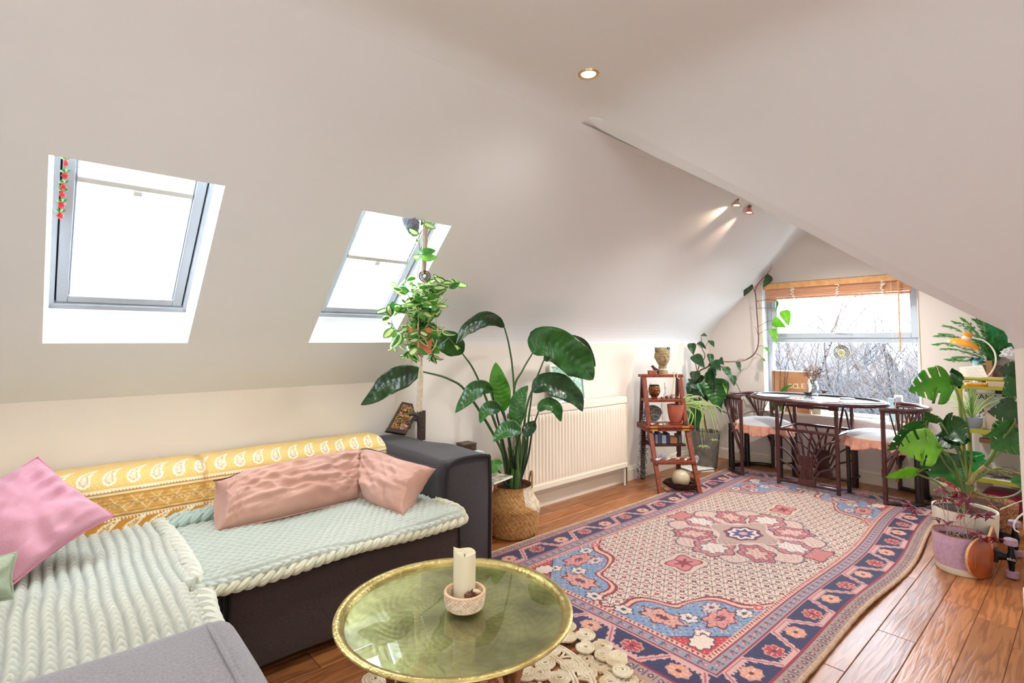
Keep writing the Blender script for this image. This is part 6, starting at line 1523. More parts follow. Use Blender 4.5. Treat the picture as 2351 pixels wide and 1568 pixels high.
PL = [ # (attach px), (base px), (tip px), width m, material, roll, W/C
 ((1733, 672), (1722, 650), (1708, 680), .075, GD, .2, W), ((1745, 655), (1768, 632), (1752, 660), .075, GD, .5, W), ((1737, 692), (1783, 690), (1781, 712), .05, GM, .9, W), ((1738, 708), (1800, 712), (1811, 748), .085, GY, .1, W),
 ((1738, 752), (1775, 735), (1805, 752), .085, GY, -.3, W), ((1741, 768), (1772, 755), (1784, 790), .07, GY, .4, W), ((1742, 795), (1755, 797), (1768, 812), .045, GL, .8, W), ((1735, 812), (1750, 823), (1758, 832), .03, GL, .6, W), ((1708, 826), (1693, 828), (1700, 856), .045, GD, .5, W),
 ((1612, 800), (1587, 788), (1592, 815), .075, GD, .1, C_), ((1612, 786), (1604, 786), (1622, 802), .05, GD, .6, C_), ((1618, 800), (1630, 782), (1640, 798), .055, GD, .7, C_), ((1610, 776), (1612, 768), (1624, 772), .04, GD, .6, C_), ((1600, 830), (1593, 815), (1618, 845), .10, GD, .3, C_), ((1630, 835), (1630, 812), (1634, 840), .06, GD, .3, C_),
 ((1636, 832), (1635, 830), (1655, 852), .10, GD, .2, C_), ((1650, 838), (1652, 824), (1662, 838), .06, GD, -.4, C_), ((1655, 845), (1664, 842), (1680, 872), .07, GD, .5, C_), ((1668, 850), (1682, 862), (1686, 886), .06, GD, .2, C_), ((1605, 862), (1597, 852), (1594, 880), .09, GD, -.2, C_), ((1612, 875), (1605, 880), (1617, 912), .08, GM, .6, C_),
 ((1645, 870), (1640, 868), (1648, 938), .22, GM, .05, C_), ((1600, 890), (1582, 900), (1612, 908), .10, GD, .6, C_), ((1625, 880), (1615, 872), (1590, 862), .08, GD, .4, C_), ((1640, 910), (1640, 900), (1655, 948), .12, GD, .7, C_), ((1600, 920), (1596, 915), (1590, 962), .12, GM, .3, C_), ((1628, 860), (1628, 850), (1640, 900), .12, GD, -.7, C_), ((1655, 880), (1662, 880), (1668, 905), .05, GY, .9, C_), ((1590, 890), (1586, 880), (1578, 905), .07, GD, .3, C_), ((1610, 930), (1600, 928), (1600, 990), .11, GM, -.5, C_), ((1625, 900), (1620, 893), (1622, 925), .09, GD, .1, C_), ((1640, 850), (1638, 845), (1622, 880), .09, GD, .5, C_), ((1580, 880), (1588, 870), (1600, 895), .10, GD, .7, C_), ((1660, 925), (1665, 915), (1672, 945), .06, GD, .5, C_), ((1598, 940), (1592, 938), (1598, 1012), .10, GM, .1, C_), ((1588, 925), (1584, 930), (1586, 965), .07, GM, -.3, C_)]
for (ax, ay), (bx3, by3), (tx, ty), w_, mt, roll, fn in PL:
    dd = -.10*hr.random() if fn is C_ else -.0
    a = fn(ax, ay); b = fn(bx3, by3, dd); t = fn(tx, ty, dd-.03)
    vine([a, a.lerp(b, .55)+Vector((0, 0, .012)), b], .0022, .0018, STEMD if mt is not GY else mat('petiole_red', (120, 70, 60), r=.6), pd, 'petiole')
    m = M(); leaf_mesh(m, [b, b.lerp(t, .35)+(CAM-b).normalized()*.012, b.lerp(t, .75)+(CAM-b).normalized()*.010, t], w_*1.15, roll, .28, 'heart', 34, 8, .05); m.build('leaf', mt, pd, smooth=180, solid=.0006)
# ================================================================ RATTAN DINING SET
RTN = mat('dark_rattan', (82, 38, 34), r=.28, var=(58, 26, 26), vs=30, coat=.4)
RTK = mat('black_rattan', (30, 20, 20), r=.3, coat=.4)
def rod(par, pts, r, name='cane', mt=RTN, sp=True, n=9):
    m = M(); m.tube(spline(pts, 7) if (sp and len(pts) > 2) else pts, r, n); return m.build(name, mt, par)
def wrap(par, a, b, r, name='binding'):
    m = M(); a = Vector(a); b = Vector(b); N = 7; m.tube([a.lerp(b, i/(N*2)) for i in range(N*2+1)], [r*(1.0 if i % 2 else 1.06) for i in range(N*2+1)], 9); return m.build(name, RTN, par)
tb = thing('rattan_table', 'dark rattan bistro table with an oval top and fan-shaped legs by the window', 'table', (4.76, 1.6, 0))
tx0, tx1, ty0, ty1, TZ = 4.57, 4.95, 1.375, 1.815, .70
for X_, nm in ((tx0, 'front'), (tx1, 'rear')):
    for y in (ty0, ty1): rod(tb, [(X_, y, 0), (X_, y, TZ-.01)], .0155, 'leg')
    for z in (.045, .465): rod(tb, [(X_, ty0, z), (X_, ty1, z)], .0125, 'rail')
    for z in (.665, .69): rod(tb, [(X_, ty0-.0, z), (X_, ty1, z)], .010, 'rail')
    m = M(); yc = (ty0+ty1)/2+.005
    for a, b in ((ty0-.02, ty0+.05), (yc-.07, yc+.055), (ty1-.05, ty1+.02)): m.bx(X_-.017, X_+.017, a, b, .65, .705)
    m.build('binding_wrap', RTN, tb, bevel=.006)['kind'] = 'stuff'
    m = M(); m.bx(X_-.022, X_+.022, yc-.066, yc+.060, .035, .088); m.build('fan_block', RTN, tb, smooth=0, bevel=.004)
    for i in range(8): y = yc-.05+i*.0135; rod(tb, [(X_-.004, y, .085), (X_, y*.75+yc*.25, .20+.02*math.sin(i)), (X_, y*.7+yc*.3, .27)], .0065, 'fan_stem')
    for sg in (-1, 1):
        ye = ty1 if sg > 0 else ty0
        for k, (z0, z1, yb) in enumerate(((.10, .215, .058), (.14, .315, .052), (.19, .41, .045))):
            rod(tb, [(X_, yc+sg*yb, z0), (X_, yc+sg*(yb+.045), z0+(z1-z0)*.55), (X_, yc+sg*(yb+.11), z1-.022), (X_, ye-sg*.012, z1)], .0075, 'fan_rib')
        rod(tb, [(X_, yc+sg*.040, .20), (X_, yc+sg*.055, .30), (X_, yc+sg*.10, .40), (X_, yc+sg*.135, .458)], .0075, 'fan_rib'); rod(tb, [(X_, yc+sg*.015, .24), (X_, yc+sg*.025, .36), (X_, yc+sg*.05, .458)], .0085, 'fan_rib')
for y in (ty0, ty1): 
    rod(tb, [(tx0, y, .465), (tx1, y, .465)], .010, 'side_rail'); rod(tb, [(tx0, y, .68), (tx1, y, .68)], .010, 'side_rail')
    rod(tb, [(tx0+.05, y, .465), (tx0+.19, y, .66), (tx1-.05, y, .465)], .009, 'side_arch')
ox, oy, ra, rb_ = 4.755, 1.585, .325, .50
def oval(k, z): return [(ox+ra*k*math.cos(q), oy+rb_*k*math.sin(q), z) for q in np.linspace(0, 2*PI, 73)[:-1]]
m = M(); m.tube(oval(1, .708), .016, 9, closed=True); m.build('top_rim', RTN, tb); m = M(); m.tube(oval(.965, .722), .009, 8, closed=True); m.build('inner_rim', RTK, tb)
m = M(); m.poly(oval(.97, .700), (0, 0, .012)); m.build('woven_top', mat('table_top_cane', (206, 200, 200), r=.5, var=(150, 136, 138), vs=90, vdet=5), tb, smooth=30)
m = M(); m.poly(oval(.955, .7125), (0, 0, .005)); m.build('glass_top', glass('table_glass2', (.93, .96, .97), ior=2.0), tb, smooth=30)
TT = .7178
def chair(label):
    c = thing('rattan_chair', label, 'chair', (0, 0, 0), 'rattan tub chairs of the dining set')
    R_c = .275
    def A(a, r, z): return (r*math.cos(math.radians(a)), r*math.sin(math.radians(a)), z)     # -90 = back
    for a in (188, 352):
        rod(c, [A(a, R_c, 0), A(a, R_c, .25), A(a, R_c, .675)], .0155, 'arm_post'); wrap(c, A(a, R_c, .20), A(a, R_c, .26), .0195)
    rod(c, [A(a, R_c+.005, .69) for a in np.linspace(184, 356, 17)], .0155, 'arm_rail'); rod(c, [A(a, R_c-.015, .672) for a in np.linspace(190, 350, 17)], .009, 'arm_rail')
    rod(c, [A(a, R_c, .018) for a in np.linspace(188, 352, 16)], .016, 'base_ring', RTK)
    for a in (238, 302):
        m = M(); m.tube([A(a, R_c-.02, .0), A(a, R_c-.02, .43)], [.028, .023], 10); m.build('rear_leg', RTK, c)
    for x in (-.115, .115): rod(c, [(x, .225, 0), (x, .225, .42)], .016, 'front_leg', RTK)
    rod(c, [(-.115, .225, .11), (0, .18, .115), (.115, .225, .11)], .008, 'stretcher', RTK)
    rod(c, [A(a, .216, .425) for a in range(0, 361, 15)], .013, 'seat_ring'); rod(c, [A(a, .208, .40) for a in range(0, 361, 15)], .010, 'seat_ring', RTK)
    m = M(); m.lathe([(0, .418), (.205, .418), (.208, .425), (0, .432)], (0, 0, 0), 40, cap=False); m.build('woven_seat', RTN, c)
    for sg, a0, a1 in ((1, 352, 305), (-1, 188, 235)):
        rod(c, [A(a1, R_c+.01, .675), A((a0+a1*2)/3, R_c+.02, .56), A((a0*2+a1)/3, R_c+.01, .39), A(a0-sg*6, R_c+.004, .27), A(a0, R_c, .22)], .0125, 'brace')
        for k, f in enumerate((.18, .36, .54, .72, .88)):
            a = a0+(a1-a0)*f; rod(c, [A(a, R_c, .675), A(a0+(a1-a0)*(.35+.25*f), R_c-.005, .45+.05*f)], .0055, 'spindle')
        rod(c, [A(a0, R_c, .30), A(a0-sg*14, R_c-.02, .38), A(a0-sg*30, R_c-.03, .41)], .009, 'seat_bracket')
    for f in range(7): a = 246+8*f; rod(c, [A(a, R_c, .675), A(a-(270-a)*-.3, .24, .43)], .0055, 'spindle')
    for x in (-.115, .115): rod(c, [(x, .225, .28), (x*.7, .20, .37), (x*.3, .17, .405)], .009, 'seat_bracket')
    return c
ch1 = chair('dark rattan tub chair at the right end of the table behind the monstera'); ch1.location = (4.86, 1.13, 0); ch1.rotation_euler = (0, 0, .05)
ch2 = copy_tree(ch1, (4.87, 2.075, 0), PI-.08, 'dark rattan tub chair at the left end of the table beside the climbing vine')
ROOT[ch1.name] = Vector((4.86, 1.13, 0))
PCH = mat('peach_cotton', (232, 172, 148), r=.9, var=(222, 158, 134), vs=30); WCT = mat('white_cotton', (238, 236, 238), r=.9, bump=.1, bs=90)
def seat_pad(cx, cy, label, seed):
    t = thing('seat_cushion', label, 'cushion', (cx, cy, .434)); m = M()
    def f(u, v):
        q = 2*PI*u; r_ = .234*v; z = .440+.062*(max(0, 1-v**3))**.6; return (cx+r_*math.cos(q), cy+r_*math.sin(q), z+.004*noise.noise(Vector((r_*math.cos(q)*14, r_*math.sin(q)*14, seed))))
    m.grid(f, 60, 18, flip=False); m.build('pad', WCT, t, smooth=180)
    m = M()
    def g(u, v):
        q = 2*PI*u; fl = .016*math.sin(q*17+seed)+.008*math.sin(q*41+seed*2); drop = .075+.018*math.sin(q*5+seed)
        r_ = .238+.016*v+fl*v; return (cx+r_*math.cos(q), cy+r_*math.sin(q), .452-drop*v)
    m.grid(g, 240, 8); m.build('ruffle', PCH, t, smooth=180, solid=.001)
    m = M()
    for s_ in range(-5, 6): 
        q0 = s_*.04; m.tube([(cx+q0*1.0, cy-.2*math.sqrt(max(0, 1-(q0/.21)**2))*.9, .494-.03*abs(s_)/6), (cx+q0, cy, .5), (cx+q0, cy+.19*math.sqrt(max(0, 1-(q0/.21)**2)), .49)], .0005, 3)
    return t
seat_pad(4.86, 1.16, 'round white cushion with a peach ruffle on the right chair', 1.0); seat_pad(4.86, 2.05, 'round white cushion with a peach ruffle on the left chair', 4.0)
# ---- things on the table
PM_ = mat('placemat_grey', (206, 202, 200), r=.6, var=(228, 226, 224), vs=40)
for (cx, cy, a, b, lb) in ((4.70, 1.90, .13, .13, 'round pale slate placemat at the left end of the rattan table'), (4.71, 1.27, .125, .125, 'round pale slate placemat at the right end of the rattan table'), (4.93, 1.40, .055, .055, 'small round slate coaster near the window side of the table')):
    m = M(); m.lathe([(0, 0), (a-.004, 0), (a, .003), (a-.004, .0065), (0, .0065)], (cx, cy, TT+.0005), 48, cap=False); o = m.build('placemat' if a > .1 else 'coaster', PM_, smooth=30); tag(o, lb, 'placemat', 'slate mats on the table')
    m = M(); m.tube([(cx+(a-.001)*math.cos(q), cy+(a-.001)*math.sin(q), TT+.004) for q in np.linspace(0, 2*PI, 49)[:-1]], .0028, 6, closed=True)
    ROOT[o.name] = Vector((0, 0, 0)); m.build('dark_edge', mat('placemat_edge', (60, 50, 52), r=.6), o)
jp = P(1866, 908, Z=TT); jr = thing('glass_jar', 'clear glass jar holding dried flowers in the middle of the table', 'jar', (jp.x, jp.y, TT))
JG = glass('jar_glass', (.86, .90, .93), rough=.05, ior=2.4)
m = M(); m.lathe([(0, .003), (.040, .003), (.046, .012), (.047, .085), (.040, .102), (.034, .106), (.034, .112), (.037, .114), (.037, .126), (.033, .127)], (jp.x, jp.y, TT), 32, cap=False); m.build('jar', JG, jr, smooth=40)
m = M(); m.lathe([(.030, .127), (.031, .108), (.042, .095), (.043, .015), (0, .010)], (jp.x, jp.y, TT), 32, cap=False); m.build('inner_wall', glass('jar_inner', (.84, .89, .93), ior=1.6), jr, smooth=40)
m = M()
for z in (.113, .120): m.tube([(jp.x+.0365*math.cos(q), jp.y+.0365*math.sin(q), TT+z) for q in np.linspace(0, 2*PI, 33)[:-1]], .0022, 6, closed=True)
m.build('screw_thread', JG, jr)
df = thing('dried_bouquet', 'dried gypsophila and a tall dark thistle stem in the glass jar', 'dried flowers', (jp.x, jp.y, TT+.02))
dr_ = random.Random(8); J0 = Vector((jp.x, jp.y, TT+.015)); m = M(); m2 = M()
for k in range(60):
    a = dr_.uniform(0, 6.28); R_e = dr_.uniform(.02, .10); tip = J0+Vector((R_e*math.cos(a), R_e*math.sin(a), dr_.uniform(.16, .26))); nk = J0+Vector((.02*math.cos(a), .02*math.sin(a), .12)); m.tube([J0+Vector((-.02*math.cos(a), -.02*math.sin(a), 0)), nk, tip], .0008, 3)
    for j in range(7):
        p = nk.lerp(tip, dr_.uniform(.4, 1))+Vector((dr_.uniform(-1, 1), dr_.uniform(-1, 1), dr_.uniform(-.3, 1)))*.016; m.tube([nk.lerp(tip, .5), p], .0005, 3); (m2 if j % 3 else m).ball(p, dr_.uniform(.0022, .0042), 5, 4)
o = m.build('dry_stems', mat('dry_stem', (112, 82, 68), r=.9), df); o['kind'] = 'stuff'; o = m2.build('dry_heads', mat('dry_head', (206, 190, 176), r=.9, var=(120, 66, 60), vs=60), df); o['kind'] = 'stuff'
THI = mat('thistle', (60, 58, 84), r=.9, bump=.8, bs=300); tpx = [(1878, 880), (1884, 855), (1892, 832), (1900, 805), (1908, 788)]
pts = [P(x, y, X=jp.x) for x, y in tpx]; rod(df, [J0+Vector((0, 0, .03))]+pts, .0013, 'stem', THI)
for x, y, s_ in ((1908, 787, 6), (1904, 793, 7), (1900, 802, 6), (1897, 806, 5), (1894, 818, 7), (1890, 833, 8), (1884, 848, 8), (1880, 857, 8), (1890, 853, 6), (1876, 820, 3), (1884, 828, 4)):
    p = P(x, y, X=jp.x); m = M()
    for k in range(7): a = k*.9; m.tube([p, p+Vector((math.cos(a), math.sin(a), .4*math.sin(a*2)))*s_*.0016], [.003, .0006], 4)
    m.ball(p, s_*.0009, 7, 5); m.build('thistle_head', THI, df, smooth=0)
def crown(px, py, lb):
    p = P(px, py, Z=TT); t = thing('tealight_holder', lb, 'candle holder', (p.x, p.y, TT), 'dark metal tealight holders'); m = M()
    m.lathe([(0, 0), (.026, 0), (.026, .018), (.030, .022), (.024, .022), (.022, .006), (0, .006)], (p.x, p.y, TT), 24, cap=False); m.build('cup', mat('dark_iron', (62, 50, 52), r=.5, metal=.6), t, smooth=30)
    m = M()
    for k in range(14): a = 2*PI*k/14; m.tube([(p.x+.026*math.cos(a), p.y+.026*math.sin(a), TT+.018), (p.x+.038*math.cos(a), p.y+.038*math.sin(a), TT+.026), (p.x+.036*math.cos(a), p.y+.036*math.sin(a), TT+.030)], [.005, .004, .001], 5)
    m.build('petal_rim', mat('dark_iron'), t)
    m = M(); m.lathe([(0, .007), (.019, .007), (.019, .016), (0, .016)], (p.x, p.y, TT), 20, cap=False); m.build('tealight', WAX, t)
crown(1857, 908, 'dark metal tealight holder in front of the glass jar'); crown(1893, 902, 'dark metal tealight holder to the right of the glass jar')
# ================================================================ BLIND, WINDOW ORNAMENT, SILL
BAM = mat('bamboo_rail', (222, 166, 112), r=.55, var=(206, 148, 94), vs=20)
BSL = mat('bamboo_slat', (222, 166, 122), r=.6, var=(196, 136, 96), vs=8, stretch=(1, 1, 60))
bl = thing('bamboo_blind', 'raised bamboo blind gathered at the head of the gable window', 'blind', (XW-.06, 1.56, 1.70)); by0, by1, bX = .975, 2.125, XW-.075
m = M(); m.bx(bX-.012, XW-.004, by0, by1, 1.685, 1.738); m.build('head_rail', BAM, bl, smooth=0, bevel=.003)
m = M(); m.bx(bX-.004, XW-.002, by0+.01, by1-.005, 1.738, 1.744); m.build('fixing_strip', mat('blind_strip', (176, 160, 130), r=.8, var=(110, 96, 76), vs=120), bl, smooth=0)
for i in range(15):
    z = 1.680-i*.0077; m = M(); x = bX+.006+.010*((i*7) % 5)/5; m.obox((x, by0+.005, z-.0035), (.012+.004*math.sin(i*3), 0, .001*math.sin(i)), (0, by1-by0-.02, .002*math.sin(i*1.7)), (0, 0, .0062)); m.build('slat', BSL, bl, smooth=0)
CW_ = mat('blind_cord_white', (236, 228, 214), r=.9)
for yy in (P(1820, 680, X=bX).y, P(1922, 670, X=bX).y, P(2028, 660, X=bX).y):
    m = M(); r_ = random.Random(int(yy*100)); pts = [Vector((bX-.012-.006*r_.random(), yy+r_.uniform(-.02, .02), 1.69-.10*k/16+r_.uniform(-.006, .006))) for k in range(17)]; m.tube(spline(pts, 4), .0028, 5); m.build('knotted_cord', CW_, bl)
wa, wb = P(2062, 645, X=bX-.02), P(2067, 807, X=bX-.02); rod(bl, [wa, wb], .0055, 'tilt_wand', BAM, False); rod(bl, [(bX-.012, P(2046, 650, X=bX).y, 1.69), (bX-.012, P(2046, 650, X=bX).y, 1.0), (bX-.012, P(2046, 650, X=bX).y, .16)], .0012, 'pull_cord', CW_, False)
for z in (.19, .12): m = M(); yy = P(2060, 1075, X=bX).y; m.tube([(bX-.012, yy, z), (bX-.012, yy, z-.045)], [.009, .012], 10); m.build('cord_pull', mat('cord_wood', (186, 136, 90), r=.5), bl)
sm_ = P(1932, 809, X=XF+.012); sn2 = thing('sun_medallion', 'round pierced brass sun medallion hanging in the lower window pane', 'ornament', tuple(sm_)); BM = mat('antique_brass', (128, 122, 84), r=.4, metal=.7, var=(86, 84, 60), vs=120)
def ringx(m, c, r, t, n=40): m.tube([(c.x, c.y+r*math.cos(q), c.z+r*math.sin(q)) for q in np.linspace(0, 2*PI, n+1)[:-1]], t, 6, closed=True)
m = M(); ringx(m, sm_, .060, .004); ringx(m, sm_, .048, .002); ringx(m, sm_, .034, .003); m.build('rings', BM, sn2)
m = M()
for k in range(30): q = 2*PI*k/30; m.tube([(sm_.x, sm_.y+.034*math.cos(q), sm_.z+.034*math.sin(q)), (sm_.x, sm_.y+.059*math.cos(q+.05), sm_.z+.059*math.sin(q+.05))], .0026, 5)
m.build('rays', BM, sn2); m = M(); m.ball(sm_, .026, 20, 14, (.25, 1, 1)); m.build('sun_face', mat('pale_brass', (214, 204, 140), r=.35, metal=.6), sn2)
m = M()
for dy, dz, s_ in ((.009, .008, .004), (-.009, .008, .004), (0, -.001, .003), (0, -.011, .0055)): m.ball((sm_.x-.0065, sm_.y+dy, sm_.z+dz), s_, 8, 6, (.5, 1, .6))
m.build('features', BM, sn2); rod(sn2, [sm_+Vector((0, 0, .062)), sm_+Vector((0, 0, .10))], .0008, 'thread', CW_, False)
SZ = WZ0
def S(x, y, d=0): return P(x, y, X=XW+.04+d)
# wooden crate with lettering
cr = thing('lettered_crate', 'plain wooden box with cream capital lettering standing on the window sill', 'box', (XW+.02, 1.87, SZ)); WDL = mat('pale_wood', (196, 146, 104), r=.6, var=(182, 128, 86), vs=8)
c0, c1 = S(1778, 935), S(1862, 945); zt_ = S(1800, 853).z
m = M(); m.bx(XW+.0, XW+.012, c1.y, c0.y, SZ, zt_); m.build('front_board', WDL, cr, smooth=0, bevel=.002)
m = M(); m.bx(XW+.012, XW+.09, c0.y-.012, c0.y, SZ, zt_); m.bx(XW+.012, XW+.09, c1.y, c1.y+.012, SZ, zt_); m.bx(XW+.078, XW+.09, c1.y, c0.y, SZ, zt_); m.bx(XW+.01, XW+.09, c1.y, c0.y, SZ, SZ+.01); m.build('box_sides', WDL, cr, smooth=0)['kind'] = 'stuff'
m = M(); m.bx(XW-.003, XW+.093, c1.y-.002, c0.y+.002, zt_, zt_+.008); m.build('rim', mat('pale_wood_edge', (214, 190, 160), r=.6), cr, smooth=0)
LC = mat('lettering_cream', (246, 224, 190), r=.6)
for ch, px in (('R', 1815), ('C', 1825), ('L', 1833.5), ('E', 1843)):
    p = P(px, 887, X=XW-.001); text(ch, .065, 'letter', cr, LC, basis(p, (0, -1, 0), (0, 0, 1)))
# wire plant hoops and orchid
oc = thing('orchid', 'orchid with bare spikes on two wire hoops at the left of the sill', 'plant', (XW-.02, S(1800, 940).y, SZ)); WIR = mat('dark_wire', (54, 50, 50), r=.4)
for pts in ([(1778, 895), (1778, 845), (1782, 836), (1787, 834), (1791, 842), (1792, 870), (1791, 892)], [(1801, 892), (1803, 850), (1807, 837), (1810, 837), (1810, 850), (1806, 870), (1805, 890)]): rod(oc, [P(x, y, X=XW-.03) for x, y in pts]+[Vector((XW-.03, P(pts[-1][0], 890, X=XW-.03).y, SZ+.03))], .0022, 'wire_hoop', WIR)
for x, y in ((1792, 868), (1797, 872), (1800, 864), (1803, 862), (1795, 878), (1798, 882)): m = M(); p = P(x, y, X=XW-.035); m.ball(p, .006, 8, 6, (.6, 1, .9)); m.build('bud', mat('bud_pink', (206, 176, 166), r=.6, var=(60, 50, 54), vs=150), oc)
for b_, t_, w_, mt in (((1783, 940), (1768, 915), .05, GD), ((1785, 940), (1778, 912), .05, GL), ((1795, 940), (1798, 916), .06, GL), ((1792, 900), (1822, 883), .03, GL)):
    a = P(*b_, X=XW-.03); t = P(*t_, X=XW-.05); m = M(); leaf_mesh(m, [a, a.lerp(t, .5)+Vector((-.01, 0, .01)), t], w_, .3, .3, 'lance', 14, 6); m.build('leaf', mt, oc, smooth=180, solid=.001)
oz = P(1790, 940, X=XW-.0); m = M(); m.lathe([(0, 0), (.034, 0), (.044, .05), (.04, .05), (0, .045)], (XW+.0-.0, oz.y-.0, SZ+.001), 24, cap=False); m.build('pot', mat('olive_pot', (132, 140, 76), r=.5), oc)
tw = thing('driftwood_branch', 'bare twisting branch on the left end of the window sill', 'branch', tuple(P(1760, 950, X=XW-.04)))
for pts in ([(1737, 940), (1752, 938), (1758, 930), (1764, 918), (1772, 912)], [(1737, 948), (1755, 945), (1768, 950), (1775, 958)], [(1752, 940), (1757, 944), (1766, 944)]): rod(tw, [P(x, y, X=XW-.05) for x, y in pts], .004, 'twig', mat('twig_brown', (126, 96, 70), r=.8))
rp0 = S(1849, 948, -.04); rpn = thing('ribbed_bowl', 'small salmon and white ribbed bowl on the window sill behind the table', 'bowl', (XW-.0, rp0.y, SZ)); m = M()
def rbf(u, v): q = 2*PI*u; r_ = (.035+.040*v)*(1+.03*math.sin(22*q)); return (XW+.05+r_*math.cos(q), rp0.y+r_*math.sin(q), SZ+.001+.075*v)
m.grid(rbf, 132, 10); m.grid(lambda u, v: Vector(rbf(u, v))*1+Vector((0, 0, .003)), 132, 10, flip=True); m.build('ribbed_wall', mat('salmon_glaze', (220, 136, 106), r=.3, var=(240, 214, 200), vs=30), rpn, smooth=60)
for (xa, xb, ya, yb, c, nm, lb, cat2) in ((1864, 1884, 927, 944, (206, 196, 170), 'small_card', 'small beige card leaning at the right of the salmon bowl on the sill', 'card'), (2040, 2058, 915, 967, (170, 196, 206), 'glass_tile', 'pale blue glass tile at the right of the sill seen through the chair', 'ornament'), (2055, 2072, 908, 968, (240, 240, 238), 'small_picture', 'white photo frame standing near the right end of the sill', 'picture frame'), (2070, 2092, 945, 970, (222, 150, 100), 'orange_card', 'orange and white picture card at the right end of the sill', 'card')):
    a, b = S(xa, yb, -.02), S(xb, ya, -.02); m = M(); m.bx(XW+.02, XW+.03, min(a.y, b.y), max(a.y, b.y), SZ+.001, b.z); o = m.build(nm, mat(nm, c, r=.4), smooth=0, bevel=.002); tag(o, lb, cat2); ROOT[o.name] = Vector((0, 0, 0))
    if 'small_picture' in nm or 'orange' in nm:
        y0_, y1_ = sorted((a.y, b.y)); m = M(); m.bx(XW+.018, XW+.0199, y0_+.010, y1_-.010, SZ+.018, b.z-.016); m.build('picture', mat(nm+'_pic', (226, 224, 216) if 'orange' in nm else (190, 196, 196), r=.5, var=(150, 120, 100) if 'orange' in nm else (150, 156, 160), vs=60), o, smooth=0)
# ================================================================ GREEN METAL TROLLEY AND WHAT IT CARRIES
OL = mat('olive_paint', (158, 156, 48), r=.45, var=(146, 142, 42), vs=12)
gx0, gx1, gy0, gy1 = 4.80, 5.10, .355, .665
sh = thing('shelf_trolley', 'olive yellow metal shelf trolley against the window wall behind the pots', 'trolley', (4.95, .51, 0))
for x in (gx0, gx1):
    for y in (gy0, gy1): m = M(); m.bx(x-.012, x+.012, y-.012, y+.012, 0, .90); m.build('post', OL, sh, smooth=0, bevel=.003)
for i, z in enumerate((.875, .572, .245)):
    m = M(); m.bx(gx0, gx1, gy0, gy1, z, z+.008); h = .024 if i == 0 else .03
    m.build('shelf', OL, sh, smooth=0)
    for q in ((gx0-.012, gx0-.009, gy0-.012, gy1+.012), (gx1+.009, gx1+.012, gy0-.012, gy1+.012), (gx0-.012, gx1+.012, gy0-.012, gy0-.009), (gx0-.012, gx1+.012, gy1+.009, gy1+.012)): m = M(); m.bx(*q, z-.012, z+h-.012); m.build('shelf_lip', OL, sh, smooth=0, bevel=.001)
rod(sh, [(gx0-.02, gy0, .935), (gx0-.02, gy1, .935)], .012, 'handle_bar', OL, False); 
for y in (gy0+.01, gy1-.01): rod(sh, [(gx0-.02, y, .935), (gx0, y, .89)], .006, 'handle_bracket', OL, False)
ZT = .8835
def G(x, y, X_=4.92): return P(x, y, X=X_)
# orange lamp
ORG = mat('orange_enamel', (242, 158, 32), r=.25, coat=.6); lpn = thing('desk_lamp', 'orange mushroom-shaded lamp with a curved white arm on the trolley', 'lamp', (4.86, .585, ZT)); LX = 4.86
lb_ = G(2240, 872, LX); m = M(); m.lathe([(0, 0), (.060, 0), (.063, .004), (.062, .016), (.056, .020), (0, .022)], (LX, lb_.y, ZT), 40, cap=False); m.build('base', ORG, lpn, smooth=50)
rod(lpn, [G(x, y, LX) for x, y in ((2264, 868), (2278, 852), (2286, 832), (2284, 810), (2272, 792), (2254, 780), (2234, 776))], .0055, 'arm', mat('white_enamel', (236, 230, 218), r=.3)); rod(lpn, [Vector((LX, lb_.y, ZT+.02)), Vector((LX+.0, G(2264, 868, LX).y, ZT+.022)), G(2264, 868, LX)], .005, 'arm_foot', mat('white_enamel'))
sc_ = G(2213, 789, LX); ax = (G(2222, 768, LX)-sc_).normalized(); ax = (ax+Vector((.05, 0, 0))).normalized(); t_, s_, u_ = frame_of(ax)
def lathe_ax(m, prof, c, ax, n=40):
    t, s2, u2 = frame_of(ax); m.grid(lambda u, v: Vector(c)+t*(prof[min(int(v*(len(prof)-1)+.0001), len(prof)-1)][1])+(s2*math.cos(2*PI*u)+u2*math.sin(2*PI*u))*prof[min(int(v*(len(prof)-1)+.0001), len(prof)-1)][0], n, len(prof)-1)
m = M(); dome = [(.092*math.sin(a), .048*math.cos(a)-.016) for a in np.linspace(.22, 1.62, 12)]; lathe_ax(m, dome, sc_, ax); m.build('shade', ORG, lpn, smooth=180, solid=.002, weld=True)
m = M(); lathe_ax(m, [(.024, .028), (.026, .034), (.024, .038), (.026, .042), (.024, .046), (.023, .052)], sc_, ax); m.build('collar', mat('chrome_ring', (236, 226, 214), r=.25, metal=.3), lpn, smooth=40)
m = M(); lathe_ax(m, [(.022, .050), (.026, .062), (.036, .080), (.030, .081), (.0, .070)], sc_, ax); m.build('top_cup', ORG, lpn, smooth=40)
m = M(); m.ball(sc_-ax*.012, .018, 14, 10); m.build('bulb', mat('bulb_glass', (240, 238, 230), r=.2), lpn)
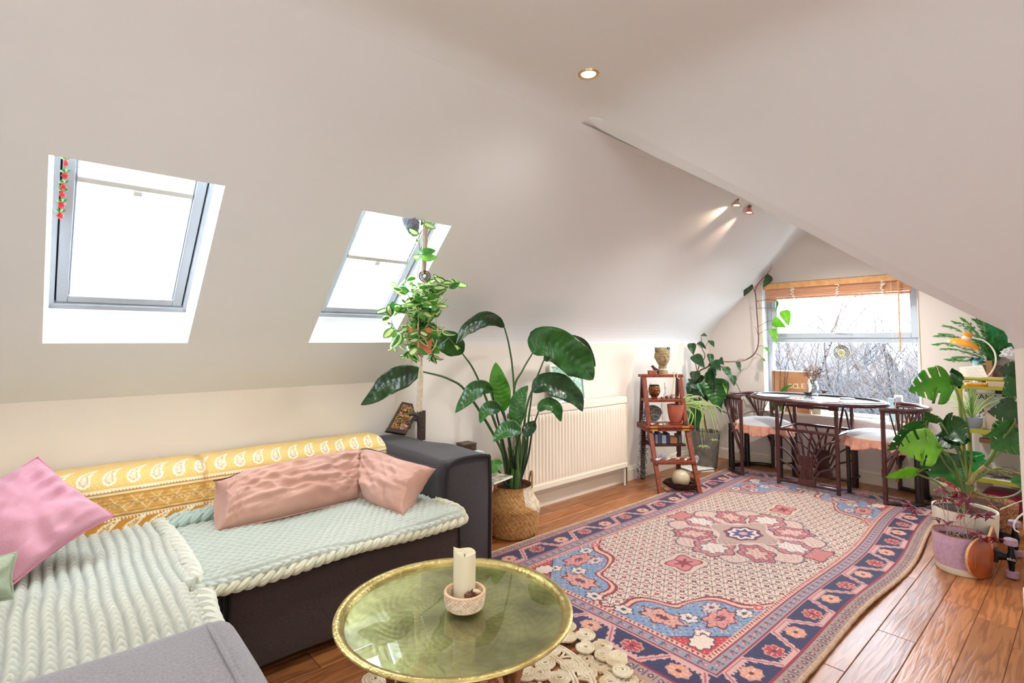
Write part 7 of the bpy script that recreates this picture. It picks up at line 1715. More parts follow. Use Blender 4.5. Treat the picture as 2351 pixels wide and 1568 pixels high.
# green board behind, fern, pots, papers
gb_ = thing('green_board', 'deep green panel leaning on the wall behind the fern', 'board', (5.08, .42, ZT)); a, b = G(2262, 745, 5.09), G(2345, 835, 5.09); m = M(); m.bx(5.085, 5.10, b.y-.05, a.y, G(2262, 832, 5.09).z, a.z+.03); m.build('panel', mat('emerald', (10, 122, 72), r=.35), gb_, smooth=0, bevel=.002)
m = M(); m.bx(5.07, 5.084, b.y, a.y-.03, ZT, G(2262, 832, 5.09).z); m.build('stand', mat('stand_grey', (150, 140, 132), r=.6), gb_, smooth=0)
fpz = G(2285, 838, 4.99); fp_ = (5.0, fpz.y-.0, ZT); fern = thing('asparagus_fern', 'feathery asparagus fern fanning out over the orange lamp', 'plant', fp_)
m = M(); m.bx(4.955, 5.045, fp_[1]-.06, fp_[1]+.075, ZT, fpz.z); m.build('planter', mat('brown_planter', (120, 88, 70), r=.7, var=(150, 120, 100), vs=20), fern, smooth=0, bevel=.004)
FG = mat('fern_green', (70, 140, 62), r=.6, trans=.35, var=(104, 170, 96), vs=30); o_ = Vector((5.0, fp_[1], fpz.z-.005)); fr2 = random.Random(4)
def frond(tx, ty, hgt=.05, X_=4.95):
    tip = P(tx, ty, X=X_); S_ = spline([o_, o_.lerp(tip, .35)+Vector((0, 0, hgt)), o_.lerp(tip, .75)+Vector((0, 0, hgt*.8)), tip], 7); m = M(); m.tube(S_, .0009, 3)
    Ln = (tip-o_).length
    for j in range(4, len(S_)):
        t = (S_[j]-S_[j-1]).normalized(); _, s2, u2 = frame_of(t)
        for sg in (-1, 1):
            L1 = .055*(1-(j/len(S_))*.6)*fr2.uniform(.7, 1.2); d_ = (t*.6+(s2*math.cos(.4)+u2*math.sin(.4)*fr2.uniform(-1, 1))*sg).normalized(); e = S_[j]+d_*L1-Vector((0, 0, L1*.2)); m.tube([S_[j], e], .0005, 3)
            for k in range(7):
                q = S_[j].lerp(e, (k+1)/7)
                for s3 in (-1, 1): dd = (d_*.5+(t*s3)+Vector((0, 0, fr2.uniform(-.4, .4)))).normalized()*.014; n3 = d_.cross(dd).normalized()*.0013; m.add([q-n3, q+n3, q+dd], [(0, 1, 2)])
    return m.build('frond', FG, fern, smooth=0)
for tx, ty, h in ((2145, 790, .05), (2150, 770, .06), (2170, 748, .06), (2190, 738, .06), (2210, 732, .05), (2240, 733, .05), (2165, 800, .03), (2175, 825, .01), (2190, 820, .02), (2160, 765, .05), (2280, 745, .03), (2300, 760, .03), (2315, 780, .02), (2325, 800, .02), (2260, 760, .03), (2270, 790, .0), (2300, 800, .0), (2240, 780, .02), (2255, 740, .04), (2225, 750, .04), (2290, 775, .02), (2262, 800, 0), (2335, 790, .02)): frond(tx, ty, h, 4.93 if ty < 780 else 4.97)
pp = thing('letter_sheet', 'white sheet with small handwriting propped on the trolley', 'paper', tuple(G(2240, 865, 4.84))); PAP = mat('paper_lined', (236, 230, 218), r=.8)
a, b, c = G(2206, 868, 4.835), G(2268, 866, 4.835), G(2200, 845, 4.845); c = a+(G(2202, 843, 4.85)-a); m = M(); d4 = G(2255, 838, 4.85); m.add([a, b, d4, c], [(0, 1, 2, 3)]); m.build('sheet', PAP, pp, smooth=0, solid=.001)
INK = mat('ink_line', (132, 122, 122), r=.8); m = M()
for k in range(8):
    f = .12+.1*k; l0, l1 = a.lerp(c, f), b.lerp(d4, f); p0 = l0.lerp(l1, .28)-Vector((.0012, 0, 0)); p1 = l0.lerp(l1, .93-.1*(k % 3))-Vector((.0012, 0, 0)); N = 16
    for j in range(N):
        if (j*7+k*3) % 5 == 0: continue
        m.tube([p0.lerp(p1, j/N), p0.lerp(p1, (j+.8)/N)], .0006, 3)
o = m.build('handwriting', INK, pp); o['kind'] = 'stuff'
def boxy(name, lb, cat2, px0, py0, px1, py1, X_, dp, c, z0=None, par=None, **k):
    a, b = G(px0, py1, X_), G(px1, py0, X_); m = M(); m.bx(X_, X_+dp, min(a.y, b.y), max(a.y, b.y), z0 if z0 is not None else a.z, b.z); o = m.build(name, mat(name+str(px0), c, r=k.get('r', .6), var=k.get('var'), vs=40), smooth=0, bevel=.002); tag(o, lb, cat2); ROOT[o.name] = Vector((0, 0, 0)); return o
bt = G(2240, 828, 4.93); rb2 = thing('turquoise_toy_bird', 'turquoise and white striped figurine under the lamp shade', 'figurine', (4.93, bt.y, ZT)); TQ = mat('turquoise', (40, 176, 196), r=.4); 
m = M(); m.tube([(4.93, bt.y, ZT), (4.93, bt.y, bt.z)], [.022, .017], 16); m.build('body', mat('pale_cyan', (176, 226, 236), r=.4), rb2)
for k in range(4): m = M(); m.tube([(4.93, bt.y+.03-.018*k, bt.z+.0), (4.93, bt.y+.012-.018*k, bt.z+.022)], .007, 8); m.build('stripe', TQ if k % 2 else mat('teal_dark', (16, 66, 84), r=.4), rb2)
boxy('grey_box', 'grey box behind the white lamp arm on the trolley', 'box', 2288, 818, 2330, 846, 4.98, .05, (160, 150, 144), ZT)
boxy('kraft_tube', 'brown cardboard tube-like block standing beside the handwritten sheet', 'box', 2265, 828, 2277, 868, 4.90, .03, (176, 132, 92), ZT)
opt = G(2325, 843, 4.90); op_ = thing('orange_pot', 'small orange terracotta pot at the right edge of the trolley top', 'plant pot', (4.90, opt.y, ZT)); m = M(); m.lathe([(0, 0), (.022, 0), (.027, opt.z+.02-ZT), (.023, opt.z+.02-ZT), (0, .02)], (4.90, opt.y, ZT), 24, cap=False); m.build('pot', TER, op_)
cs_ = G(2318, 812, 4.88); cw_ = thing('crumpled_cloth', 'crumpled pale grey cloth bundle above the orange pot', 'cloth', (4.88, cs_.y, cs_.z-.03)); m = M()
def f(u, v):
    q = 2*PI*u; ph = PI*v; d = Vector((math.sin(ph)*math.cos(q)*.03, math.sin(ph)*math.sin(q)*.04, -math.cos(ph)*.036)); return Vector((4.88, cs_.y, cs_.z))+d*(1+.7*noise.noise(d*60))
m.grid(f, 36, 24); m.build('bundle', mat('cloth_grey', (206, 204, 206), r=.8), cw_, smooth=25)
m = M(); m.tube([(4.88, cs_.y, cs_.z-.03), (4.90, opt.y, opt.z)], .004, 6); m.build('stalk', mat('cloth_grey'), cw_)
boxy('wooden_tray', 'low pale wooden tray on the trolley top right of the lamp base', 'tray', 2268, 868, 2312, 880, 4.83, .08, (214, 186, 160), ZT)
# second shelf
Z2 = .5805; gp2 = G(2232, 958, 4.88); sp2 = thing('potted_spider_plant', 'small upright spider plant in a grey-blue bowl on the middle shelf', 'plant', (4.88, gp2.y, Z2)); m = M(); m.lathe([(0, 0), (.040, 0), (.050, .015), (.056, .05), (.057, .075), (.052, .075), (.05, .065), (0, .062)], (4.88, gp2.y, Z2+.006), 32, cap=False); m.build('bowl', mat('grey_blue_glaze', (142, 146, 164), r=.3, coat=.3), sp2, smooth=50)
m = M(); m.lathe([(0, 0), (.055, 0), (.058, .006), (0, .006)], (4.88, gp2.y, Z2), 32, cap=False); m.build('saucer', mat('saucer_green', (190, 196, 150), r=.5), sp2)
o_ = Vector((4.88, gp2.y, Z2+.07))
for tx, ty in ((2220, 888), (2226, 885), (2232, 884), (2238, 884), (2243, 888), (2212, 905), (2250, 900), (2205, 920), (2255, 925), (2170, 905), (2172, 925), (2178, 940), (2198, 960), (2192, 975), (2290, 905), (2310, 915), (2168, 895), (2215, 940)):
    t = G(tx, ty, 4.84); blade(sp2, [o_, o_.lerp(t, .4)+Vector((0, 0, .035)), o_.lerp(t, .8)+Vector((0, 0, .02)), t], .013)
bkk = thing('patterned_book', 'large white patterned book with black lettering standing on the middle shelf', 'book', (5.02, .52, Z2)); a, b = G(2215, 975, 5.0), G(2300, 905, 5.0); m = M(); m.bx(5.0, 5.03, b.y, a.y, Z2, b.z); m.build('book', mat('cover_white', (226, 222, 210), r=.5), bkk, smooth=0, bevel=.002)
BKI = mat('black_print', (26, 26, 28), r=.6); text('CANA', .050, 'letter', bkk, BKI, basis(G(2262, 912, 4.998), (0, -1, 0), (0, 0, 1)))
m = M(); rr2 = random.Random(3)
for k in range(46): yy = rr2.uniform(b.y+.01, a.y-.01); zz = rr2.uniform(Z2+.02, b.z-.07); q = rr2.uniform(0, 3); m.obox((4.9985, yy, zz), (-.0005, 0, 0), (0, .014*math.cos(q), .014*math.sin(q)), (0, -.005*math.sin(q), .005*math.cos(q)))
o = m.build('printed_marks', BKI, bkk, smooth=0); o['kind'] = 'stuff'
boxy('grey_leaflet', 'light grey leaflet with lines of print at the right of the patterned book', 'leaflet', 2275, 912, 2322, 935, 4.96, .006, (206, 206, 212), None, var=(190, 190, 198)); boxy('pinkish_folder', 'pinkish card folder leaning on the middle shelf', 'folder', 2262, 940, 2320, 985, 4.90, .012, (206, 180, 168), Z2); boxy('dark_binder', 'black binder under the top shelf', 'binder', 2285, 893, 2325, 912, 5.04, .03, (40, 52, 54), Z2)
m = M(); m.bx(5.0, 5.07, .37, .60, .47, .50); o = m.build('shadow_box', mat('wood_box_b', (178, 130, 100), r=.6), smooth=0, bevel=.002); tag(o, 'low brown wooden box held under the middle shelf', 'box')
# bottom shelf: papers and twigs
Z3 = .2535; 
for i, (c, lb) in enumerate((((232, 226, 214), 'cream paper sheet spread on the lowest shelf'), ((206, 204, 200), 'grey printed paper on the lowest shelf'), ((60, 60, 66), 'dark magazine under twigs on the lowest shelf'))):
    m = M(); m.xf = Matrix.Translation((4.93+.02*i, .5-.02*i, Z3+.006*i)) @ Matrix.Rotation(.3*i-.2, 4, 'Z'); m.bx(-.10, .10, -.12, .12, 0, .004); o = m.build('paper_sheet', mat('ps_%d' % i, c, r=.6, var=(40, 40, 44) if i == 1 else None, vs=50), smooth=0); tag(o, lb, 'paper')
m = M()
for k in range(70): p = Vector((rr2.uniform(4.83, 5.03), rr2.uniform(.38, .64), Z3+.02+rr2.uniform(0, .05))); q = rr2.uniform(0, 3.1); d_ = Vector((math.cos(q), math.sin(q), rr2.uniform(-.2, .2)))*rr2.uniform(.03, .09); m.tube([p-d_, p+Vector((0, 0, .004)), p+d_], .0018, 4)
single(m, 'dry_twigs', mat('twig_mix', (126, 76, 54), r=.8, var=(196, 180, 160), vs=50), 'tangled heap of dry brown twigs on the lowest shelf', 'twigs')['kind'] = 'stuff'
mcu = thing('magenta_cushion', 'magenta felt cushion pushed under the trolley', 'cushion', (4.95, .47, 0)); m = M(); rounded_box(m, 4.86, 5.04, .38, .58, .01, .17, .04, .01, 12); m.build('cover', mat('magenta_felt', (140, 30, 62), r=.95, sheen=.3), mcu)
# ================================================================ POTS, MONSTERA, PURPLE SHAMROCK
bs2 = (4.36, .52); wbk = thing('woven_planter', 'brown woven basket planter behind the cream pot', 'basket', (bs2[0], bs2[1], 0)); m = M()
def wf(u, v): q = 2*PI*u; r_ = .15+.03*v+.003*math.sin(40*q+PI*int(v*12))*abs(math.sin(PI*v*12)); return (bs2[0]+r_*math.cos(q)*.8, bs2[1]+r_*math.sin(q)*.9, .0+.22*v)
m.grid(wf, 160, 48); m.build('woven_wall', mat('basket_brown', (112, 62, 44), r=.8, var=(186, 136, 96), vs=90, vdet=4), wbk, smooth=50); m = M(); m.lathe([(0, .19), (.12, .19)], (bs2[0], bs2[1], 0), 30, cap=False); m.build('soil', SOIL, wbk)
cp_ = (3.90, .545); mo = thing('monstera', 'large monstera with split bright green leaves in a cream pot beside the trolley', 'plant', (cp_[0], cp_[1], 0)); m = M(); m.lathe([(0, 0), (.110, 0), (.118, .01), (.132, .08), (.142, .17), (.146, .245), (.145, .255), (.138, .253), (.134, .235), (0, .215)], (cp_[0], cp_[1], .0), 48, cap=False); m.build('pot', mat('cream_pot', (222, 212, 196), r=.6, bump=.05, bs=50), mo, smooth=50)
m = M(); m.lathe([(0, .238), (.135, .238)], (cp_[0], cp_[1], 0), 36, cap=False); m.build('soil', SOIL, mo)
MST = mat('monstera_stem', (112, 128, 62), r=.45, var=(90, 112, 54), vs=20); MSB = mat('monstera_bark', (176, 146, 96), r=.6, var=(120, 130, 60), vs=30)
def Q(x, y, d=0): return P(x, y, X=3.92+d)
O1 = Vector((cp_[0], cp_[1], .22)); nod = Q(2222, 1112)
vine([O1, Q(2216, 1135), nod], .019, .015, MST, mo, 'trunk'); 
vine([nod, Q(2238, 1092), Q(2262, 1070)], .014, .011, MSB, mo, 'trunk')
def notch(seed, n_=5.5, dp=.62):
    def g(q, av, pos):
        if q < .24 or q > .93: return 1
        f = (q*n_+(.18 if pos else .0)+seed) % 1
        return 1-dp if f < .15 else 1
    return g
MON = [ # stem pts, base, mid, tip, width, mat, roll, notch depth, depth offs
 ([nod, Q(2230, 1060), Q(2226, 1000), Q(2212, 940), Q(2192, 884)], (2192, 884), (2139, 884), (2086, 898), .19, GL, .1, .62, 0),
 ([Q(2225, 1135), Q(2200, 1080), Q(2180, 1040), Q(2158, 1028)], (2160, 1030), (2112, 1026), (2062, 1034), .185, GY, -.15, .62, -.08),
 ([Q(2222, 1140), Q(2200, 1100), Q(2170, 1060), Q(2130, 980)], (2128, 965), (2083, 998), (2036, 1036), .12, GM, .75, .6, -.03),
 ([Q(2205, 1150), Q(2165, 1110), Q(2118, 1080)], (2119, 1079), (2076, 1085), (2032, 1096), .085, GY, .95, .5, -.12),
 ([Q(2220, 1135), Q(2200, 1080)], (2165, 1040), (2180, 1080), (2205, 1120), .22, GM, .15, .35, .06),
 ([Q(2225, 1130), Q(2215, 1060), Q(2190, 1010)], (2160, 975), (2190, 985), (2214, 1020), .15, GD, -.3, .5, .02),
 ([Q(2225, 1130), Q(2205, 1050), Q(2160, 970)], (2150, 972), (2140, 960), (2125, 945), .08, GM, .6, .3, 0),
 ([Q(2225, 1130), Q(2215, 1050)], (2150, 1000), (2190, 1008), (2230, 1014), .12, GD, .3, .6, .03),
 ([nod, Q(2205, 940)], (2192, 886), (2200, 862), (2186, 845), .09, GD, .9, .1, 0),
 ([Q(2262, 1070), Q(2300, 1035), Q(2345, 985)], (2345, 990), (2310, 1010), (2275, 1030), .17, GM, .2, .55, .0),
 ([Q(2262, 1070), Q(2310, 1000), Q(2345, 940)], (2350, 935), (2310, 945), (2266, 945), .12, GD, .1, .4, .05),
 ([Q(2262, 1070), Q(2320, 960)], (2348, 860), (2320, 850), (2290, 850), .10, GD, .2, .4, .08),
 ([Q(2262, 1070), Q(2330, 940)], (2350, 880), (2325, 895), (2300, 905), .12, GM, .2, .5, .05),
 ([Q(2262, 1070), Q(2300, 1010), Q(2330, 970)], (2330, 960), (2290, 990), (2255, 1004), .07, GM, .95, .3, -.05),
 ([Q(2240, 1100), Q(2290, 1075), Q(2345, 1090)], (2349, 1092), (2356, 1110), (2362, 1130), .10, GM, .2, .4, 0),
 ([Q(2222, 1130), Q(2245, 1080), Q(2240, 1060)], (2220, 1035), (2238, 1060), (2236, 1085), .10, mat('leaf_emerald', (30, 150, 60), r=.35, trans=.3, coat=.3), .1, .2, .1),
]
for stp, b_, md_, t_, w_, mt, roll, nd, do in MON:
    pts = [p+Vector((do*(i/(len(stp)-1)), 0, 0)) if i else p for i, p in enumerate(stp)]; a = Q(*b_, do); mid = Q(*md_, do-.03); t = Q(*t_, do-.08)
    if (pts[-1]-a).length > .02: pts.append(a)
    if pts[0] not in (nod,) and pts[0].z < .33: pts[0] = Vector((O1.x+max(-.05, min(.05, pts[0].x-O1.x)), O1.y+max(-.05, min(.05, pts[0].y-O1.y)), .22))
    vine(pts, .0075, .0045, MST, mo, 'petiole')
    m = M(); L0 = (t-a).length; back = a-(mid-a).normalized()*w_*.10
    leaf_mesh(m, [back, a.lerp(mid, .5), mid, t], w_*1.25, roll, .16, 'heart', 90, 14, .03, lobes=notch(w_*7, 5.5, nd)); m.build('leaf', mt, mo, smooth=180, solid=.001)
vine([nod, Q(2240, 1130), Q(2280, 1143), Q(2320, 1140), Q(2346, 1125), Q(2352, 1100)], .006, .004, MST, mo, 'petiole'); vine([Q(2262, 1070), Q(2300, 1085), Q(2350, 1110)], .005, .004, MST, mo, 'aerial_root'); vine([Q(2225, 1100), Q(2250, 1130), Q(2290, 1170)], .0025, .0015, mat('root_tan', (176, 120, 90), r=.7), mo, 'aerial_root'); vine([Q(2296, 1170), Q(2320, 1160), Q(2350, 1148)], .003, .002, mat('root_cream', (222, 200, 176), r=.7), mo, 'aerial_root')
# purple shamrock
pp_ = (3.60, .53); ox_ = thing('purple_shamrock', 'purple-leaved shamrock in a lilac glazed pot with a bare cream foot', 'plant', (pp_[0], pp_[1], 0)); LIL = mat('lilac_glaze', (186, 150, 172), r=.35, var=(200, 166, 186), vs=60, coat=.3)
m = M(); rP = .106
m.lathe([(0, 0), (rP-.010, 0), (rP-.006, .006), (rP-.003, .034)], (pp_[0], pp_[1], .001), 48, cap=False); m.build('bare_foot', mat('bare_clay', (226, 214, 190), r=.8), ox_, smooth=40)
m = M(); m.lathe([(rP-.003, .034), (rP, .05), (rP+.004, .14), (rP+.006, .192)], (pp_[0], pp_[1], .001), 48, cap=False); m.build('glazed_wall', LIL, ox_, smooth=40)
m = M(); m.lathe([(rP+.006, .192), (rP+.0045, .197), (rP, .196), (rP-.004, .19)], (pp_[0], pp_[1], .001), 48, cap=False); m.build('brown_rim', mat('rim_brown', (150, 84, 66), r=.4), ox_, smooth=40)
m = M(); m.lathe([(rP-.004, .19), (rP-.008, .165)], (pp_[0], pp_[1], .001), 48, cap=False); m.build('inner_wall', LIL, ox_, smooth=40)
m = M(); m.lathe([(0, .165), (rP-.008, .166)], (pp_[0], pp_[1], 0), 36, cap=False); m.build('soil', SOIL, ox_)
PUR = mat('shamrock_purple', (96, 30, 50), r=.5, trans=.25, var=(130, 36, 56), vs=40); PRD = mat('shamrock_red', (168, 36, 42), r=.5, trans=.35); STP = mat('shamrock_stem', (206, 182, 172), r=.6, trans=.2)
tri = []
for mt in (PUR, PRD):
    m = M()
    for k in range(3):
        a = 2*PI*k/3; d_ = Vector((math.cos(a), math.sin(a), -.25)).normalized(); s2 = Vector((-math.sin(a), math.cos(a), 0)); L1 = .040
        for sg in (-1, 1): m.add([(0, 0, 0), d_*L1*.9, d_*L1+s2*sg*L1*.62+Vector((0, 0, -.012)), d_*L1*.45+s2*sg*L1*.30+Vector((0, 0, -.005))], [(0, 1, 2, 3)])
    tri.append(m.build('leaf_trefoil', mt, link=False, smooth=0).data)
def QS(x, y, X_=3.58): return P(x, y, X=X_)
SHM = [(2160, 1122, 0), (2190, 1112, 1), (2168, 1098, 1), (2150, 1148, 0), (2172, 1140, 0), (2088, 1157, 0), (2100, 1170, 0), (2160, 1190, 0), (2178, 1196, 0), (2205, 1180, 1), (2215, 1150, 0), (2225, 1140, 0), (2200, 1130, 0), (2245, 1178, 0), (2262, 1178, 0), (2235, 1165, 0), (2250, 1228, 0), (2268, 1232, 0), (2285, 1236, 0), (2240, 1225, 0), (2205, 1145, 0), (2190, 1150, 0)]
for i, (x, y, k) in enumerate(SHM):
    t = QS(x, y, 3.52+.10*((i*5) % 4)/4); f0 = Vector((pp_[0]+.05*math.sin(i*2.1), pp_[1]+.05*math.cos(i*1.7), .167)); vine([f0, f0.lerp(t, .5)+Vector((0, 0, .02)), t], .0014, .0011, STP, ox_, 'leaf_stalk')
    me_ = tri[k]; sc_v = (.8, 1.0, .9)[i % 3]; inst(me_, 'leaf', ox_, Matrix.Translation(t) @ Matrix.Rotation(i*1.3, 4, 'Z') @ Matrix.Rotation(.5*math.sin(i*2.7), 4, 'X') @ Matrix.Rotation(-.55, 4, 'Y') @ Matrix.Scale(sc_v, 4))
# ================================================================ SKATEBOARD
DK = mat('deck_graphic', (150, 72, 36), r=.25, var=(196, 96, 50), vs=6, coat=.5); EDG = mat('maple_edge', (226, 178, 128), r=.5, var=(200, 140, 96), vs=200, stretch=(1, 1, 1))
sk0 = P(2272, 1334, Z=0); skb = thing('skateboard', 'wooden skateboard with lilac wheels standing on its long edge beside the lilac pot', 'skateboard', (sk0.x, sk0.y, 0))
dirv = Vector((.985, .04, 0)).normalized(); nrm = Vector((-dirv.y, dirv.x, 0))   # nrm points to the pots (deck top side)
S0 = Vector((3.46, .392, 0)); Ld, Wd = .78, .20
def deck(u, v, off):
    s_ = Ld*(1-math.cos(PI*u))/2; k = 2*v-1
    e = min(s_, Ld-s_); wd = 1 if e > .09 else math.sqrt(max(0, 1-((.09-e)/.09)**2))
    kick = (max(0, .16-e)/.16)**1.25*.078; conc = .010*k*k
    return S0+dirv*s_+nrm*(kick+conc+off)+Vector((0, 0, .004+Wd/2+k*wd*Wd/2))
m = M(); m.grid(lambda u, v: deck(u, v, 0), 60, 12, flip=True); m.build('deck_underside', DK, skb, smooth=180)
m = M(); m.grid(lambda u, v: deck(u, v, .011), 60, 12); m.build('grip_side', mat('grip_tape', (34, 32, 32), r=.95), skb, smooth=180)
m = M(); ring = [(i/60, 0) for i in range(61)]+[(1-i/60, 1) for i in range(61)]
vs = []; 
for u, v in ring: vs += [deck(u, v, 0), deck(u, v, .011)]
m.add(vs, [(2*i, 2*i+1, (2*i+3) % len(vs), (2*i+2) % len(vs)) for i in range(len(ring))]); m.build('deck_edge', EDG, skb, smooth=60)
m = M()
for k in range(9): p = deck(.12, .25+.055*k, -.001); m.obox(p, dirv*.006, Vector((0, 0, .006 if k % 3 else .009)), -nrm*.0004)
o = m.build('small_lettering', mat('print_cream', (226, 206, 180), r=.6), skb, smooth=0); o['kind'] = 'stuff'
LW_ = mat('lilac_wheel', (176, 146, 164), r=.5, var=(160, 130, 150), vs=90); BLK = mat('black_metal', (18, 18, 20), r=.3, metal=.4)
for s_ in (.20, .58):
    c = S0+dirv*s_+Vector((0, 0, .004+Wd/2)); m = M(); m.obox(c-dirv*.035-Vector((0, 0, .03)), dirv*.07, Vector((0, 0, .06)), -nrm*.014); m.build('base_plate', BLK, skb, smooth=0, bevel=.003)
    m = M(); m.tube([c-nrm*.012, c-nrm*.05], [.024, .014], 12); m.build('kingpin', BLK, skb)
    ax_ = c-nrm*.062; m = M(); m.tube([ax_-Vector((0, 0, .075)), ax_-Vector((0, 0, .03)), ax_, ax_+Vector((0, 0, .03)), ax_+Vector((0, 0, .075))], [.010, .013, .022, .013, .010], 12); m.build('truck', BLK, skb)
    if s_ < .3:
        text('eko', .022, 'letter', skb, mat('print_white', (232, 228, 222), r=.5), basis(ax_-dirv*.0225, (0, -1, 0), (0, 0, 1)))
    for sg in (-1, 1):
        w0 = ax_+Vector((0, 0, sg*.062)); m = M(); m.tube([w0, w0+Vector((0, 0, sg*.004)), w0+Vector((0, 0, sg*.030)), w0+Vector((0, 0, sg*.034))], [.021, .027, .027, .022], 24); m.build('wheel', LW_, skb, smooth=50); m = M(); m.tube([w0+Vector((0, 0, sg*.033)), w0+Vector((0, 0, sg*.036))], .009, 12); m.build('bearing', mat('bearing_pale', (206, 200, 190), r=.4), skb)
cbl = thing('white_cable', 'loop of white cable hanging over the skateboard wheel', 'cable', tuple(P(2335, 1200, Y=.40))); rod(cbl, [P(x, y, X=3.75) for x, y in ((2350, 1178), (2336, 1190), (2328, 1204), (2330, 1216), (2340, 1222))], .004, 'cable', mat('cable_white', (226, 220, 212), r=.5))
# ================================================================ CEILING LIGHTS
p0 = Vector((1.66, 1.39, ZC))
for i, (x, y) in enumerate(LAMPS[:1]):
    dlg = thing('recessed_downlight', 'round recessed ceiling downlight with a brass ring, lit', 'light', (x, y, ZC)); zc = min(smin(smin(ZC, A_(y), .03), B_(x), .05), ZC)
    m = M(); m.lathe([(.030, -.002), (.036, -.006), (.043, -.005), (.045, 0)], (x, y, zc), 40, cap=False); m.build('ring', mat('lamp_ring', (206, 176, 130), r=.3, metal=.7), dlg)
    m = M(); m.lathe([(0, -.0015), (.031, -.0015)], (x, y, zc), 32, cap=False); m.build('lens', mat('lamp_glow', (255, 244, 220), emit=6), dlg)
for k, (px, py, c, lab) in enumerate(((1692, 461, (238, 206, 180), 'left of the two small cone spotlights under the sloped ceiling edge'), (1721, 478, (236, 150, 120), 'right of the two small cone spotlights under the sloped ceiling edge'))):
    b_ = P(px, py, Y=1.72); s_ = thing('cone_spotlight', lab, 'light', tuple(b_), 'small cone spotlights')
    zc = A_(b_.y); CH = mat('spot_chrome', (150, 120, 104), r=.3, metal=.8)
    m = M(); m.tube([(b_.x, b_.y, A_(1.72)-.015), (b_.x, b_.y, b_.z+.012)], .006, 8); m.build('stem', CH, s_)
    d_ = Vector((-.15, .05, -1)).normalized(); m = M(); m.ball(b_+Vector((0, 0, .012)), .015, 14, 10); m.build('ball_joint', CH, s_)
    m = M(); m.tube([b_, b_+d_*.012, b_+d_*.04], [.011, .014, .030], 20, cap=False); m.build('cone_shade', mat('spot_shade_%d' % k, c, r=.4), s_, solid=.001)
    m = M(); m.tube([b_+d_*.030, b_+d_*.034], .020, 16); m.build('lens', mat('spot_lens', (255, 236, 206), emit=3), s_)
    tgt = P(1500 if k == 0 else 1630, 540, Y=2.0); dv = (Vector((tgt.x-.15, 2.32, A_(2.32)))-(b_+d_*.05))
    l = lamp('spot_bulb', 'SPOT', b_+d_*.045, 4.5 if k == 0 else 3.2, (1, .74, .50) if k == 0 else (1, .58, .46), .01); l.data.spot_size = math.radians(52); l.data.spot_blend = 1; l.rotation_euler = dv.to_track_quat('-Z', 'Y').to_euler()
# ================================================================ OUTSIDE THE WINDOW
gnd = M(); gnd.bx(8, 90, -40, 50, -6.2, -6.0); g = gnd.build('outside_ground', mat('winter_lawn', (60, 64, 54), r=1, var=(50, 54, 44), vs=.3), smooth=0); g['kind'] = 'structure'
BKT = [mat('bark_grey', (44, 42, 43), r=.9), mat('bark_pale', (56, 53, 54), r=.9), mat('bark_buff', (74, 62, 54), r=.9)]
tr = random.Random(31)
def tree(x, y, h, label, mt, seed, top=None, dens=5, br=(3, 5)):
    r_ = random.Random(seed); t = thing('bare_tree', label, 'tree', (x, y, -6), 'bare winter trees beyond the window'); m = M(); tw = M()
    cnt = [0]
    def grow(p, d, L, R, lv):
        n = 3; q = p; pts = [p]
        for i in range(n): d = (d+Vector((r_.uniform(-1, 1), r_.uniform(-1, 1), r_.uniform(-.3, .6)))*.16).normalized(); q = q+d*L/n; pts.append(q)
        (m if lv < 2 else tw).tube(pts, [R*(1-.25*i/n) for i in range(n+1)], 5 if lv < 2 else 3, cap=False)
        if lv >= dens: return
        k = r_.randint(*br) if lv else 6
        for i in range(k):
            a = r_.uniform(0, 6.28); f = r_.uniform(.35, 1) if i else 1; s_ = pts[min(n, int(f*n))]; side_ = Vector((math.cos(a), math.sin(a), 0)); nd = (d*.75+side_*r_.uniform(.4, .85)+Vector((0, 0, .12))).normalized(); grow(s_, nd, L*r_.uniform(.60, .80), R*.58, lv+1)
    grow(Vector((x, y, -6)), Vector((0, 0, 1)), h*.41, h*.0105, 0)
    m.build('trunk', mt, t, smooth=60); o = tw.build('twigs', mt, t, smooth=0); o['kind'] = 'stuff'
tree(15.5, 6.2, 8.6, 'tall pale bare tree seen left in the lower window pane', BKT[1], 3)
tree(17.5, 4.4, 9.4, 'buff bare tree whose crown reaches the upper window pane', BKT[2], 8)
tree(14.5, 3.2, 8.2, 'grey bare tree behind the hanging sun medallion', BKT[0], 12)
tree(19, 2.0, 9.0, 'pale bare tree right of the sun medallion', BKT[1], 17)
tree(12.5, 1.3, 7.6, 'grey bare tree near the right side of the lower pane', BKT[0], 23)
tree(24, 9, 10, 'far bare tree at the left behind the houses', BKT[1], 28, dens=4, br=(4, 5)); tree(26, 4.8, 10, 'far buff bare tree in the middle behind the houses', BKT[2], 33, dens=4, br=(4, 5)); tree(13.2, 4.6, 7.0, 'low twiggy tree between the two jar flowers and the medallion', BKT[0], 41)
m = M(); hr3 = random.Random(6)
for k in range(11000):
    y = hr3.uniform(-1, 12); x = hr3.uniform(10.5, 12.0); z = -6+hr3.uniform(1.5, 7.0)*(.86+.14*math.sin(y*1.7)); p = Vector((x, y, z)); d_ = Vector((hr3.uniform(-1, 1), hr3.uniform(-1, 1), hr3.uniform(-.4, 1))).normalized()*hr3.uniform(.2, .7); sd = d_.orthogonal().normalized()*.011; m.add([p-sd, p+sd, p+d_], [(0, 1, 2)])
def bank(u, v):
    y = -4+20*u; hh = 5.6+.5*noise.noise(Vector((y*.8, 0, 0)))+.35*noise.noise(Vector((y*2.6, 3, 0)))+.2*noise.noise(Vector((y*9, 3, 0))); z = -6+hh*v; p = Vector((12.6+1.2*v, y, z)); return p+noise.noise_vector(p*2.2)*.35+noise.noise_vector(p*7)*.12
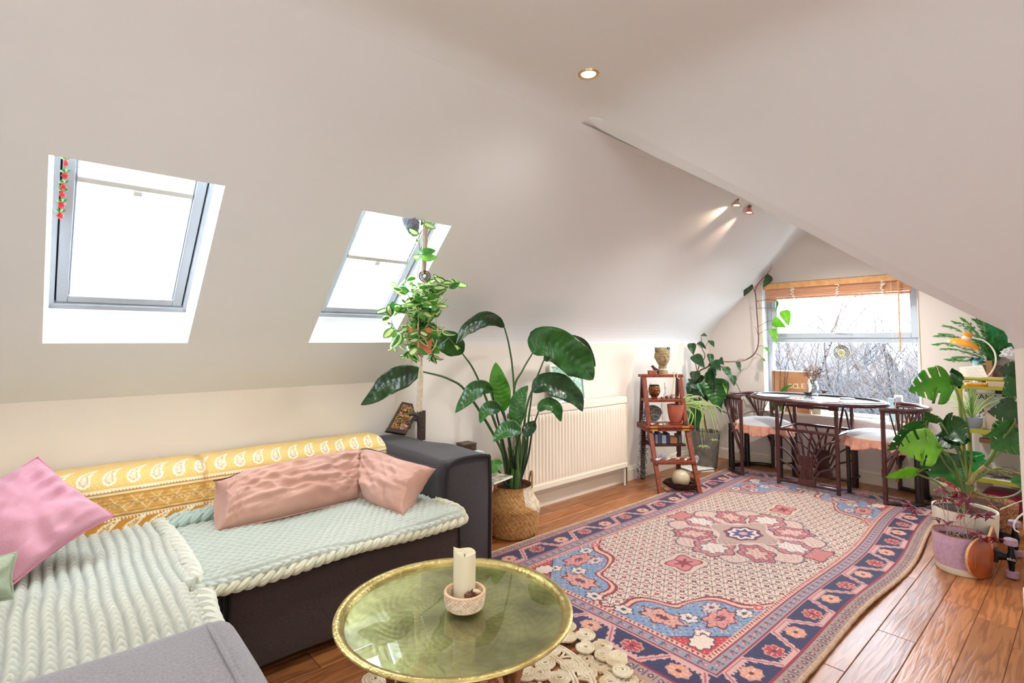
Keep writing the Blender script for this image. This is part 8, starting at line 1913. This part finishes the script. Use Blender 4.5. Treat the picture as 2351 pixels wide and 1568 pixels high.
mb_ = M(); mb_.grid(bank, 260, 60)
o = single(mb_, 'shrub_bank', mat('shrub_grey', (66, 68, 74), r=1, var=(40, 42, 48), vs=5, vdet=8), 'grey mass of winter shrubs behind the twiggy hedge', 'shrubs', smooth=0); o['kind'] = 'stuff'
hg = single(m, 'twiggy_hedge', mat('hedge_twig', (50, 50, 54), r=1, var=(38, 38, 42), vs=2), 'dense grey twiggy hedge filling the bottom of the window view', 'hedge', smooth=0); hg['kind'] = 'stuff'
def house(x, y, w_, d_, h, c, rc, label):
    t = thing('far_house', label, 'house', (x, y, -6)); m = M(); m.bx(x, x+d_, y, y+w_, -6, -6+h); m.build('wall', mat('house_%s' % label[:8], c, r=.9), t, smooth=0)
    m = M(); m.add([(x-.2, y-.2, -6+h), (x-.2, y+w_+.2, -6+h), (x+d_/2, y+w_+.2, -6+h+1.8), (x+d_/2, y-.2, -6+h+1.8), (x+d_+.2, y-.2, -6+h), (x+d_+.2, y+w_+.2, -6+h)], [(0, 1, 2, 3), (3, 2, 5, 4)]); m.build('roof', mat('roof_%s' % label[:8], rc, r=.8), t, smooth=0, solid=.1)
    m = M()
    for yy in (y, y+w_): m.add([(x, yy, -6+h), (x+d_, yy, -6+h), (x+d_/2, yy, -6+h+1.7)], [(0, 1, 2)])
    m.build('gable', mat('house_%s' % label[:8]), t, smooth=0)
    for i in range(3):
        for j in range(2):
            yy = y+w_*(.14+.3*i); zz = -6+h*(.16+.45*j); m = M(); m.bx(x-.06, x, yy, yy+w_*.14, zz, zz+h*.22); f_ = m.build('window', mat('house_frame', (236, 236, 236), r=.6), t, smooth=0); m = M(); m.bx(x-.07, x-.058, yy+.08, yy+w_*.14-.08, zz+.08, zz+h*.22-.08); m.build('pane', mat('house_pane', (130, 140, 150), r=.15), f_, smooth=0)
house(29, 7.5, 7, 6, 5.2, (104, 102, 100), (62, 62, 68), 'white house with a grey roof beyond the trees at the left'); house(31, -1.5, 8, 6, 4.8, (84, 74, 68), (66, 62, 64), 'pale brick house beyond the trees at the right')
